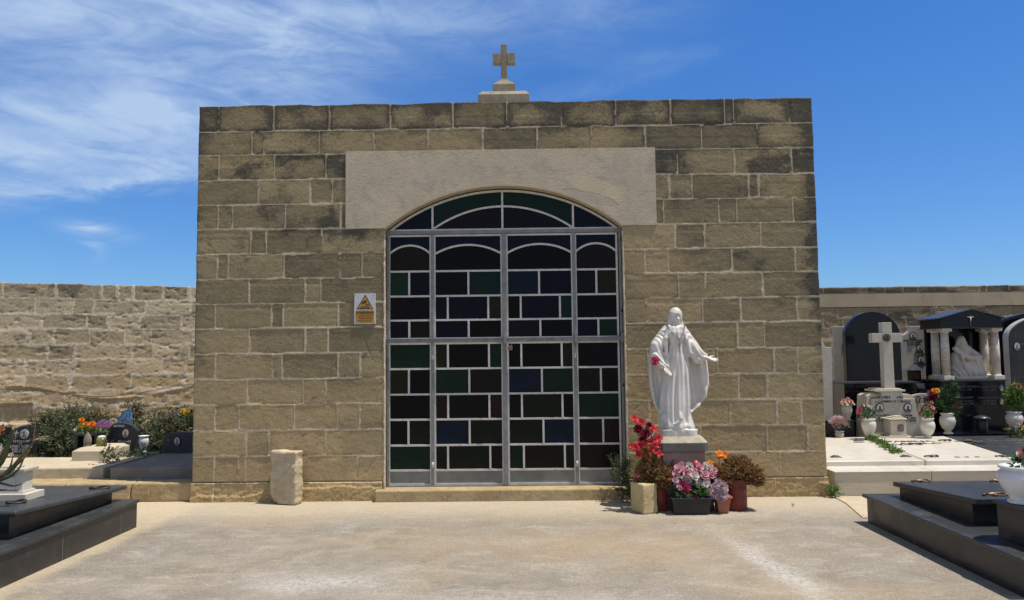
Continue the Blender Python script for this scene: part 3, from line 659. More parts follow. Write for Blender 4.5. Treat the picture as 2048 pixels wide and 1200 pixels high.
for c in range(4):
    x0, x1 = dx(cols[c][0])-.014, dx(cols[c][1])+.014
    # upper leaf
    ztop = tz-.026; zbot = dz(677.5)
    lf = MB(); gb = MB()
    bars(lf, x0, x0+bw, zbot, ztop); bars(lf, x1-bw, x1, zbot, ztop); bars(lf, x0+bw, x1-bw, ztop-bw, ztop, .001)
    zr = [dz(v) for v in up_rows]
    for z in zr[:3]: bars(lf, x0+bw, x1-bw, z-bw/2, z+bw/2, .001)
    bars(lf, x0+bw, x1-bw, zbot, zbot+bw, .001)
    lower = [zr[0], zr[1], zr[2], zbot+bw]
    for r_ in range(3):
        s_ = spl_up[c][r_]; s_ = [] if s_ is None else ([s_] if isinstance(s_, float) or isinstance(s_, int) else list(s_))
        xs = [x0+bw/2]+[dx(v) for v in s_]+[x1-bw/2]; zb_, zt_ = lower[r_+1], lower[r_]
        for v in s_: bars(lf, dx(v)-bw/2, dx(v)+bw/2, zb_+(bw/2 if r_ < 2 else 0), zt_-bw/2, .002)
        for i, kk in enumerate(col_up[c][r_]): pane(gb, xs[i], xs[i+1]-.0004, zb_, zt_-.0004, kk)
    # arched light above
    mxc = (x0+x1)/2; hwid = (x1-x0)/2-bw/2; spz = dz(507 if c in (1, 2) else 506); apz = dz(489)
    ri = apz-spz; ra = (hwid**2+ri**2)/(2*ri); ca = apz-ra; hf = math.asin(min(1, hwid/ra)); pts = arc(ra, hf, 22, ca, mxc)
    for i in range(22): lf.bar(pts[i], pts[i+1], bw, YD-.0135, YD+.010)
    body = [(x0+bw/2, zr[0]), (x1-bw/2, zr[0])]+pts[::-1]
    gb.prism(body, YD+.001, YD+.006, gkeys.index('w' if c in (0, 3) else 'k'))
    top_ = [(x0+bw/2, ztop-bw/2)]+pts+[(x1-bw/2, ztop-bw/2)]
    gb.prism(top_[::-1], YD+.0012, YD+.0062, gkeys.index('b'))
    leaf = lf.build('door_leaf', m_bar, chapel); gb.build('stained_glass', gm, leaf)
    # lower leaf
    lf = MB(); gb = MB(); ztop = dz(683.6); zk = dz(939); zbot = zsill+.024
    bars(lf, x0, x0+bw, zbot, ztop); bars(lf, x1-bw, x1, zbot, ztop); bars(lf, x0+bw, x1-bw, ztop-bw, ztop, .001); bars(lf, x0+bw, x1-bw, zbot, zbot+.018, .001)
    zr = [dz(v) for v in lo_rows]; zr[0] = ztop-bw/2
    for z in zr[1:]: bars(lf, x0+bw, x1-bw, z-bw/2, z+bw/2, .001)
    for r_ in range(5):
        s_ = spl_lo[c][r_]; s_ = [] if s_ is None else ([s_] if not isinstance(s_, tuple) else list(s_))
        xs = [x0+bw/2]+[dx(v) for v in s_]+[x1-bw/2]
        for v in s_: bars(lf, dx(v)-bw/2, dx(v)+bw/2, zr[r_+1]+bw/2, zr[r_]-bw/2, .002)
        for i, kk in enumerate(col_lo[c][r_]): pane(gb, xs[i], xs[i+1]-.0004, zr[r_+1], zr[r_]-.0004, kk)
    leaf = lf.build('door_leaf', m_bar, chapel); gb.build('stained_glass', gm, leaf)
    kp = MB(); kp.box(x0+bw, x1-bw, YD-.004, YD+.004, zbot+.018, zk-bw/2); kp.build('kick_panel', m_kick, leaf)
    for zz in (dz(712), dz(928)):
        hg = MB(); hg.tube([(x1+.006 if c in (0, 2) else x0-.006, YD-.03, zz-.03), (x1+.006 if c in (0, 2) else x0-.006, YD-.03, zz+.03)], .007, 8); hg.build('hinge', m_bar, leaf)
# fanlight
fl = MB(); gb = MB(); Ro = Rr-.030; sf = tz+.020
hs = math.acos((sf-acz)/Ro); P = arc(Ro, hs, 44, acz)
for i in range(44): fl.bar(P[i], P[i+1], .024, YD-.014, YD+.011)
fl.box(P[0][0], P[-1][0], YD-.015, YD+.011, sf-.002, sf+.018)
xB0, xB1, xM = dx(866), dx(1149.5), dx(1007)
zat = lambda x, rad=Ro, cz=acz: cz+math.sqrt(max(0, rad*rad-(x-acx)**2))
for x_ in (xB0, xM, xB1): fl.box(x_-.011, x_+.011, YD-.017, YD+.011, sf+.018, zat(x_)-.008)
izs, iza = sf+.012, dz(413); ih = (xB1-xB0)/2; iri = iza-izs; ir = (ih*ih+iri*iri)/(2*iri); icz = iza-ir; Q_ = arc(ir, math.asin(ih/ir), 34, icz, (xB0+xB1)/2)
for i in range(34): fl.bar(Q_[i], Q_[i+1], .021, YD-.0145, YD+.010)
def arcpart(P, a, b): return [p for p in P if a-1e-6 <= p[0] <= b+1e-6]
gi = gkeys.index
izat = lambda x: icz+math.sqrt(max(0, ir*ir-(x-(xB0+xB1)/2)**2))
gb.prism([(P[0][0], sf), (xB0, sf), (xB0, zat(xB0))]+arcpart(P, P[0][0]+.001, xB0-.001)[::-1], YD+.001, YD+.006, gi('b'))
gb.prism([(xB1, sf), (P[-1][0], sf)]+arcpart(P, xB1+.001, P[-1][0]-.001)[::-1]+[(xB1, zat(xB1))], YD+.001, YD+.006, gi('b'))
for (xa, xb, kk) in ((xB0, xM, 'p'), (xM, xB1, 's')):
    gb.prism([(xa+.0003, sf), (xb-.0003, sf), (xb-.0003, izat(xb))]+arcpart(Q_, xa+.01, xb-.01)[::-1]+[(xa+.0003, izat(xa))], YD+.001, YD+.006, gi(kk))
    gb.prism([(xa+.0003, izat(xa))]+arcpart(Q_, xa+.01, xb-.01)+[(xb-.0003, izat(xb)), (xb-.0003, zat(xb))]+arcpart(P, xa+.01, xb-.01)[::-1]+[(xa+.0003, zat(xa))], YD+.0012, YD+.0062, gi('g'))
f_ = fl.build('fanlight', m_bar, chapel); gb.build('stained_glass', gm, f_)
# locking bar across the middle
lb = MB(); zb_ = dz(679.5)
lb.box(DL+.004, DR-.004, YD-.066, YD-.045, zb_-.024, zb_+.024); lb.box(DL+.004, DR-.004, YD-.075, YD-.0661, zb_+.016, zb_+.024)
for x_ in (dx(772), dx(1010), dx(1151), dx(1243)): lb.box(x_-.018, x_+.018, YD-.085, YD-.0285, zb_-.045, zb_+.062)
lb.build('locking_bar', m_steel, chapel, .003)
pd = thing('padlock', (dx(1020), YD-.10, dz(696)), 'small old brass padlock hanging from the locking bar at the centre of the glass doors', 'padlock')
b = MB(); b.box(dx(1020)-.026, dx(1020)+.026, YD-.112, YD-.09, dz(696)-.028, dz(696)+.022); b.build('lock_body', m_brass, pd, .006)
b = MB(); c0 = dx(1020); z0_ = dz(696)+.02
b.tube([(c0-.016, YD-.10, z0_), (c0-.016, YD-.10, z0_+.03), (c0-.010, YD-.10, z0_+.043), (c0, YD-.10, z0_+.048), (c0+.010, YD-.10, z0_+.043), (c0+.016, YD-.10, z0_+.03), (c0+.016, YD-.10, z0_)], .0045, 8)
b.build('shackle', m_steel, pd)
# rusty bolts on the jambs
for (x_, y_) in ((772, 479), (1241, 479), (771, 620), (1243, 621), (771, 777), (1246, 770), (770, 882)):
    b = MB(); p_ = At(x_, y_, YD); b.ball((p_.x, YD-.03, p_.z), (.012, .02, .02), 0, 8, 5); b.build('frame_bolt', m_dark, chapel)

# ---- cross on the roof
cr = thing('stone_cross', (-.152, 8.42, ZT-.02), 'grey stone cross on a flared foot and broad block, standing on the chapel roof', 'cross')
yc = 8.42
b = MB(); x0, x1 = At(956, 200, 8.3).x, At(1059, 200, 8.3).x; zt = At(1007, 188, 8.3).z; zt2 = At(1007, 181.5, 8.36).z
b.box(x0, x1, 8.30, 8.78, ZT-.03, zt)
b.hexa([(x0, 8.30, zt), (x1, 8.30, zt), (x1, 8.78, zt), (x0, 8.78, zt), (x0+.04, 8.37, zt2), (x1-.04, 8.37, zt2), (x1-.04, 8.72, zt2), (x0+.04, 8.72, zt2)])
b.build('base_block', m_crossstone, cr, .004)
b = MB(); xa, xb = At(985.5, 175, yc).x, At(1031, 175, yc).x; zq0, zq1 = zt2-.004, At(1007, 168.5, yc).z+.005
b.box(xa, xb, yc, yc+.21, zq0, zq1); b.build('plinth', m_crossstone, cr, .003)
b = MB(); cx_ = (xa+xb)/2; hw0 = (xb-xa)/2-.002; sw = .037; zf = At(1007, 152, yc).z
rings = []
for i in range(9):
    t = i/8; h_ = sw+(hw0-sw)*(1-math.sin(t*math.pi/2)); z = zq1+(zf-zq1)*(t**.8); dy = .04+(.10-.04)*(1-math.sin(t*math.pi/2)); c = .45*sw
    rings.append([(cx_-h_, yc+.105-dy, z), (cx_+h_, yc+.105-dy, z), (cx_+h_, yc+.105+dy, z), (cx_-h_, yc+.105+dy, z)])
ztop = At(1007, 84, yc).z; rings.append([(cx_+sx*sw, yc+.105+sy*.04, ztop) for sx, sy in ((-1, -1), (1, -1), (1, 1), (-1, 1))])
b.loft(rings, smooth=False)
za, zb2 = At(1007, 122.5, yc).z, At(1007, 101.5, yc).z; xa2, xb2 = At(985, 110, yc).x, At(1030.5, 110, yc).x
b.box(xa2, cx_-sw-.0005, yc+.062, yc+.148, za, zb2); b.box(cx_+sw+.0005, xb2, yc+.062, yc+.148, za, zb2)
b.build('cross_shaft', m_crossstone, cr, .004)

# ---- CCTV sign
sg = thing('cctv_sign', (At(729, 617, YF).x, YF-.02, At(729, 617, YF).z), 'small CCTV warning sign with a yellow triangle, fixed to the chapel wall', 'sign')
m_sign = M('brushed_white_sign', (.62, .64, .68), (.50, .52, .56), 18, .45, .05, 60, .4, stretch=(6, 1, .6)); m_yel = M('faded_amber_print', (.50, .26, .025), (.42, .21, .03), 9, .5, 0, 10)
m_blk = M('sign_black', (.015, .012, .01), None, rough=.5, bs=0)
S = lambda px, py: (At(px, py, YF-.01).x, At(px, py, YF-.01).z)
x0, z1 = S(708.5, 587.5); x1, z0 = S(751, 647.5)
b = MB(); b.box(x0, x1, YF-.012, YF+.002, z0, z1); b.build('sign_plate', m_sign, sg, .002)
for (px, py) in ((711, 590), (748, 590), (711, 645), (748, 645)):
    q_ = S(px, py); b = MB(); b.lathe([(.006, 0), (.0055, .003), (0.0005, .0045)], (0, 0, 0), 10); o = b.build('screw', m_steel, sg, local=True); o.rotation_euler = (R(90), 0, 0); o.location = Vector((q_[0], YF-.012, q_[1]))-ORG[sg]
tri = [S(713, 618.5), S(747, 618.5), S(730.5, 589)]
b = MB(); b.prism(tri, YF-.0135, YF-.0125); b.build('triangle_border', m_blk, sg)
c_ = (sum(p[0] for p in tri)/3, sum(p[1] for p in tri)/3)
b = MB(); b.prism([(c_[0]+(p[0]-c_[0])*.84, c_[1]+(p[1]-c_[1])*.84) for p in tri], YF-.0145, YF-.0136); b.build('triangle', m_yel, sg)
b = MB(); xa, zb = S(711.5, 645.5); xc, zd = S(748.5, 621); b.box(xa, xc, YF-.0145, YF-.0125, zb, zd); b.build('text_panel', m_yel, sg)
b = MB(); q1, q2 = S(724, 607), S(733, 601.5); b.bar(q1, q2, .020, YF-.0155, YF-.0147); b.bar(S(731, 605), S(733, 609), .008, YF-.0156, YF-.0148); b.bar(S(732, 609), S(738, 610), .007, YF-.0157, YF-.0149); b.bar(S(738, 607), S(738, 612), .006, YF-.0158, YF-.0151)
b.build('camera_pictogram', m_blk, sg)
def stext(s, px, py, size, sx=1.0, bold=0): q_ = S(px, py); text(s, size, (q_[0], YF-.0156, q_[1]), m_blk, sg, 'lettering', sx=sx, bold=bold)
stext('CCTV', 730, 617, .034, 1.15, .0006); stext('WARNING', 730, 627.5, .038, 1.05, .0006)
b = MB(); rnd = random.Random(3)     # small print, too small to read
for i in range(5):
    q_ = S(716, 631.5+i*3.1); x = q_[0]+(.0 if i % 2 else .02)
    while x < S(744, 640)[0]:
        wd_ = rnd.uniform(.008, .026); b.box(x, x+wd_, YF-.0152, YF-.0146, q_[1]-.0028, q_[1]+.0028); x += wd_+.006
b.build('small_print', m_blk, sg)

# ================================================================== PLANT AND FLOWER HELPERS
def leafmat(name, a, b, rough=.55, spec=.4, sub=.0):
    m, n, p = newmat(name); g = n.new('ShaderNodeNewGeometry').outputs['Random Per Island']
    col = n.mx(g, a, b); n.put(p.inputs['Base Color'], col); p.inputs['Roughness'].default_value = rough; p.inputs['Specular IOR Level'].default_value = spec
    tr = n.new('ShaderNodeBsdfTranslucent'); n.put(tr.inputs[0], col); mixs = n.new('ShaderNodeMixShader'); mixs.inputs[0].default_value = .28
    n.l.new(p.outputs[0], mixs.inputs[1]); n.l.new(tr.outputs[0], mixs.inputs[2]); n.l.new(mixs.outputs[0], m.node_tree.nodes['Material Output'].inputs[0]); return m
m_shrub = leafmat('dark_shrub_leaves', (.035, .06, .022), (.10, .125, .05)); m_bright = leafmat('bright_green_leaves', (.06, .14, .02), (.16, .26, .05))
m_deep = leafmat('deep_green_leaves', (.02, .055, .02), (.06, .12, .035)); m_jade = leafmat('red_brown_succulent_leaves', (.14, .085, .035), (.42, .19, .085))
m_jadeg = leafmat('olive_succulent_leaves', (.15, .125, .05), (.32, .22, .09)); m_dryf = leafmat('dried_pink_petals', (.34, .20, .17), (.52, .36, .33))
m_stem = M('brown_stem', (.10, .065, .04), (.17, .12, .08), 20, .8, .2, 60, .2); m_gstem = M('green_stem', (.05, .10, .03), (.08, .15, .04), 20, .6, 0, 60, .3)
m_grass = leafmat('short_grass', (.06, .10, .02), (.16, .20, .06))
PET = {}
def petalmat(name, a, b):
    if name not in PET: PET[name] = leafmat(name, a, b, .6, .2)
    return PET[name]
p_red = petalmat('scarlet_petals', (.42, .010, .016), (.74, .07, .08)); p_dred = petalmat('dark_crimson_petals', (.10, .006, .02), (.24, .012, .04))
p_pink = petalmat('rose_pink_petals', (.60, .26, .33), (.85, .55, .60)); p_pale = petalmat('cream_petals', (.62, .55, .50), (.80, .76, .70))
p_mag = petalmat('magenta_petals', (.36, .025, .11), (.65, .12, .26)); p_lilac = petalmat('lilac_petals', (.44, .29, .35), (.68, .54, .58))
p_or = petalmat('orange_petals', (.75, .20, .01), (.90, .36, .04)); p_yel = petalmat('yellow_petals', (.75, .55, .03), (.85, .70, .15))
p_pur = petalmat('purple_petals', (.18, .06, .20), (.36, .17, .36)); p_salmon = petalmat('salmon_petals', (.70, .36, .28), (.85, .58, .48)); p_coral = petalmat('coral_red_petals', (.55, .09, .10), (.72, .25, .2))
p_maroon = petalmat('maroon_petals', (.16, .03, .05), (.34, .10, .12)); p_lime = petalmat('lime_petals', (.42, .52, .10), (.60, .68, .22))

def blossom(c, r, kind='rose', ax=(0, -.6, .8), seed=0):
    rnd = random.Random(seed); mb = MB(); mb.leafy = True; A_ = Vector(ax).normalized(); T = A_.orthogonal().normalized(); B_ = A_.cross(T); c = Vector(c)
    spec = {'rose': [(3, 82, .50, .55), (4, 70, .68, .62), (5, 52, .88, .68), (6, 28, 1.0, .70)],
            'carnation': [(7, 85, .62, .26), (10, 68, .82, .26), (13, 46, .95, .26), (14, 24, 1.0, .26), (14, 0, 1.0, .26), (10, -25, .85, .26)],
            'lily': [(4, 50, .95, .72), (4, 28, 1.1, .72), (3, 62, .7, .4)], 'daisy': [(12, 12, 1.0, .24), (8, 55, .4, .2)]}[kind]
    for (k, el_, L, wd) in spec:
        ph = rnd.random()*6.28
        for i in range(k):
            th = ph+i*2*math.pi/k+rnd.uniform(-.15, .15); e = R(el_+rnd.uniform(-9, 9)); rad = T*math.cos(th)+B_*math.sin(th); side = A_.cross(rad)
            if kind == 'rose': prof = [(0, .25), (.35, .8), (.72, 1.0), (1.0, .55)]
            elif kind == 'carnation': prof = [(0, .3), (.5, .8), (.8, 1.1), (1.0, .7)]
            else: prof = [(0, .3), (.35, .95), (.72, .8), (1.0, .12)]
            vs = []; p = c.copy() if kind != 'carnation' else c+A_*0
            q = p.copy(); last = 0
            for j, (t, wj) in enumerate(prof):
                ee = e+(R(22)*(1-t) if kind == 'rose' else R(-28)*t if kind in ('lily', 'daisy') else 0)
                if j: q = q+(rad*math.cos(ee)+A_*math.sin(ee))*r*L*(t-last)
                last = t; cup = A_*r*.10*wj*(1 if kind == 'rose' else .3)
                hw_ = side*r*wd*wj*.5*(1+rnd.uniform(-.1, .1)); vs += [q-hw_+cup, q-rad*r*.04, q+hw_+cup]
            fs = []
            for j in range(3): a = j*3; fs += [(a, a+1, a+4, a+3), (a+1, a+2, a+5, a+4)]
            mb.add(vs, fs, 0, True)
    return mb
def put_blossom(parent, c, r, kind, mat, ax=(0, -.6, .8), seed=0, name='flower'): return blossom(c, r, kind, ax, seed).build(name, mat, parent)

def leaves(mb, vols, n_, size, seed=0, aspect=.5, up=.3, shell=.35, m=0):
    """leaf blades scattered through ellipsoids (cx,cy,cz,rx,ry,rz,weight)"""
    rnd = random.Random(seed); mb.leafy = True; tot = sum(v[6] for v in vols)
    for v in vols:
        for i in range(int(n_*v[6]/tot)):
            d = Vector((rnd.gauss(0, 1), rnd.gauss(0, 1), rnd.gauss(0, 1))).normalized(); rr = (shell+(1-shell)*rnd.random())**.6*(1+.22*max(0, rnd.gauss(0, .6)))
            c = Vector((v[0]+d.x*v[3]*rr, v[1]+d.y*v[4]*rr, v[2]+d.z*v[5]*rr))
            ax = (d*.8+Vector((rnd.uniform(-1, 1), rnd.uniform(-1, 1), rnd.uniform(-.6, 1)+up))).normalized(); s_ = size*rnd.uniform(.6, 1.35)
            n3 = ax.cross(Vector((rnd.uniform(-1, 1), rnd.uniform(-1, 1), rnd.uniform(-1, 1)))).normalized(); up3 = n3.cross(ax)
            w_ = n3*s_*aspect*.5; mb.add([c, c+ax*s_*.45+w_+up3*s_*.08, c+ax*s_, c+ax*s_*.45-w_+up3*s_*.08], [(0, 1, 2, 3)], m)
def sprigs(mb, vols, n_, length, leaf, seed=0, per=10, aspect=.45, m=0, mst=1, droop=.0):
    """short twigs carrying paired leaves, growing out of the volumes"""
    rnd = random.Random(seed); mb.leafy = True; tot = sum(v[6] for v in vols)
    for v in vols:
        for i in range(int(n_*v[6]/tot)):
            d = Vector((rnd.gauss(0, 1), rnd.gauss(0, 1), abs(rnd.gauss(0, 1))*.9+.05)).normalized(); c = Vector((v[0]+d.x*v[3]*.75, v[1]+d.y*v[4]*.75, v[2]+d.z*v[5]*.75))
            dr = (d+Vector((rnd.uniform(-.5, .5), rnd.uniform(-.5, .5), rnd.uniform(.1, 1.0)-droop))).normalized(); L = length*rnd.uniform(.5, 1.3); bend = Vector((rnd.uniform(-.3, .3), rnd.uniform(-.3, .3), -.12))
            pts = [c+dr*L*t+bend*L*t*t for t in (0, .33, .66, 1)]; mb.tube(pts, [.0035, .003, .002, .001], 3, mst)
            for k in range(per):
                t = (k+1)/per; q = c+dr*L*t+bend*L*t*t; a = rnd.random()*6.28; o1 = dr.orthogonal().normalized(); o2 = dr.cross(o1); ax = (dr*.55+o1*math.cos(a)+o2*math.sin(a)).normalized(); s_ = leaf*rnd.uniform(.7, 1.2)
                n3 = ax.cross(dr).normalized(); w_ = n3*s_*aspect*.5; mb.add([q, q+ax*s_*.5+w_, q+ax*s_, q+ax*s_*.5-w_], [(0, 1, 2, 3)], m)
def blade(mb, pts, width, thick, m=0, curl=.35):
    """fleshy tapering leaf along pts"""
    pts = [Vector(p) for p in pts]; rings = []; N_ = len(pts)
    for i, p in enumerate(pts):
        t = (pts[min(i+1, N_-1)]-pts[max(i-1, 0)]).normalized(); s = t.cross(Vector((0, 0, 1))).normalized(); u = s.cross(t); f = 1-(i/(N_-1))**1.6*.97; f *= min(1, .75+i*.2)
        W_ = width*f/2; H = thick*f/2
        rings.append([p-s*W_+u*W_*curl, p-s*W_*.45-u*H, p-u*H*1.4, p+s*W_*.45-u*H, p+s*W_+u*W_*curl, p+s*W_*.4+u*H*.4, p+u*H*.1, p-s*W_*.4+u*H*.4])
    mb.loft(rings, m)
def smooth_pts(ctrl, k=14):
    ctrl = [Vector(c) for c in ctrl]; out = []
    n_ = len(ctrl)-1
    for i in range(k+1):
        t = i/k*n_; j = min(int(t), n_-1); f = t-j; p0 = ctrl[max(j-1, 0)]; p1 = ctrl[j]; p2 = ctrl[j+1]; p3 = ctrl[min(j+2, n_)]
        out.append(.5*((2*p1)+(p2-p0)*f+(2*p0-5*p1+4*p2-p3)*f*f+(3*p1-p0-3*p2+p3)*f**3))
    return out

# ================================================================== ROUGH STONES BY THE WALL
def rough_block(name, lo_, hi_, mat, seed, amp, label, cat, lean=(0, 0), top_r=.03, rotz=0.0, taper=0.0, chips=()):
    """a worn squared stone; local box lo..hi standing at its own base"""
    cx, cy = (lo_[0]+hi_[0])/2, (lo_[1]+hi_[1])/2; W_, D_, H = hi_[0]-lo_[0], hi_[1]-lo_[1], hi_[2]-lo_[2]
    nx, ny, nz = [max(4, int(v/.012)) for v in (W_, D_, H)]; pts = {}; vs = []; fs = []
    def vid(i, j, k):
        key = (i, j, k)
        if key not in pts:
            p = Vector(((i/nx-.5)*W_, (j/ny-.5)*D_, k/nz*H)); q = Vector((max(-W_/2+top_r, min(W_/2-top_r, p.x)), max(-D_/2+top_r, min(D_/2-top_r, p.y)), max(top_r, min(H-top_r, p.z))))
            d = p-q; p = q+d.normalized()*top_r if d.length > 0 else p
            nn = d.normalized() if d.length > 0 else Vector((0, 0, 1)); from_ = p*7+Vector((seed, seed*2, 0))
            from mathutils import noise as mn
            a = mn.fractal(from_, 1.0, 2.1, 5)*amp+mn.fractal(p*28+Vector((seed, 0, 0)), .8, 2, 3)*amp*.28
            for (x, y, z, rr, dep) in chips:
                dd = (p-Vector((x, y, z))).length; a -= dep*max(0, 1-dd/rr)
            if k == 0: a = min(a, 0)
            p = p+nn*a; f = 1-taper*p.z/H
            pts[key] = len(vs); vs.append((p.x*f+lean[0]*p.z, p.y*f+lean[1]*p.z, max(0, p.z)))
        return pts[key]
    for i in range(nx):
        for j in range(ny): fs += [(vid(i, j, 0), vid(i, j+1, 0), vid(i+1, j+1, 0), vid(i+1, j, 0)), (vid(i, j, nz), vid(i+1, j, nz), vid(i+1, j+1, nz), vid(i, j+1, nz))]
    for i in range(nx):
        for k in range(nz): fs += [(vid(i, 0, k), vid(i+1, 0, k), vid(i+1, 0, k+1), vid(i, 0, k+1)), (vid(i, ny, k), vid(i, ny, k+1), vid(i+1, ny, k+1), vid(i+1, ny, k))]
    for j in range(ny):
        for k in range(nz): fs += [(vid(0, j, k), vid(0, j, k+1), vid(0, j+1, k+1), vid(0, j+1, k)), (vid(nx, j, k), vid(nx, j+1, k), vid(nx, j+1, k+1), vid(nx, j, k+1))]
    mb = MB(); mb.add(vs, fs, 0, True); o = mb.build(name, mat, None); o.location = (cx, cy, lo_[2]); o.rotation_euler = (0, 0, rotz); return setp(o, label, cat)
c0 = AtZ(545, 1001, 0)
rough_block('stone_bollard', (-2.696, 8.002, 0), (-2.366, 8.142, .565), m_softstone, 3, .014, 'pale rough squared stone post standing by the chapel wall left of the doors', 'stone post', rotz=R(-20), top_r=.022,
            chips=((-.16, -.09, .0, .12, .05), (.12, -.09, .50, .05, .012), (.13, -.1, .3, .07, .012), (.14, -.1, .12, .06, .012), (.13, -.1, .42, .05, .01)))
rough_block('stone_block', (1.128, 7.382, 0), (1.302, 7.598, .29), m_yellowstone, 8, .006, 'short yellow limestone block with a pitted side, left of the red tin pots', 'stone block', rotz=R(27), top_r=.014, chips=((-.1, -.1, .29, .05, .012), (.105, 0, .2, .06, .008)))

# ================================================================== MADONNA STATUE
ped = thing('statue_pedestal', (1.70, 7.8, 0), 'concrete-capped red marble pedestal under the white robed statue', 'pedestal')
pY0, pY1 = 7.50, 8.12
capx0, capx1 = At(1318, 890, pY0).x, At(1418, 890, pY0).x; cz1, cz0 = At(1370, 886.5, pY0).z, At(1370, 904, pY0).z; czt = At(1370, 873, pY0+.07).z
def octo(x0, x1, y0, y1, c): return [(x0+c, y0), (x1-c, y0), (x1, y0+c), (x1, y1-c), (x1-c, y1), (x0+c, y1), (x0, y1-c), (x0, y0+c)]
b = MB(); b.prism_z(octo(capx0, capx1, pY0, pY1, .04), cz0, cz1); b.build('band', m_darkband, ped, .004)
b = MB(); o0, o1 = octo(capx0, capx1, pY0, pY1, .04), octo(capx0+.05, capx1-.05, pY0+.06, pY1-.05, .03)
b.loft([[(x, y, cz1+.001) for x, y in o0], [(x, y, czt) for x, y in o1]], smooth=False); b.build('cap', m_capconc, ped, .004)
b = MB(); b.box(At(1326, 930, pY0+.05).x, At(1411, 930, pY0+.05).x, pY0+.045, pY1-.04, 0, cz0-.001); b.build('pillar', m_redmarble, ped, .012)

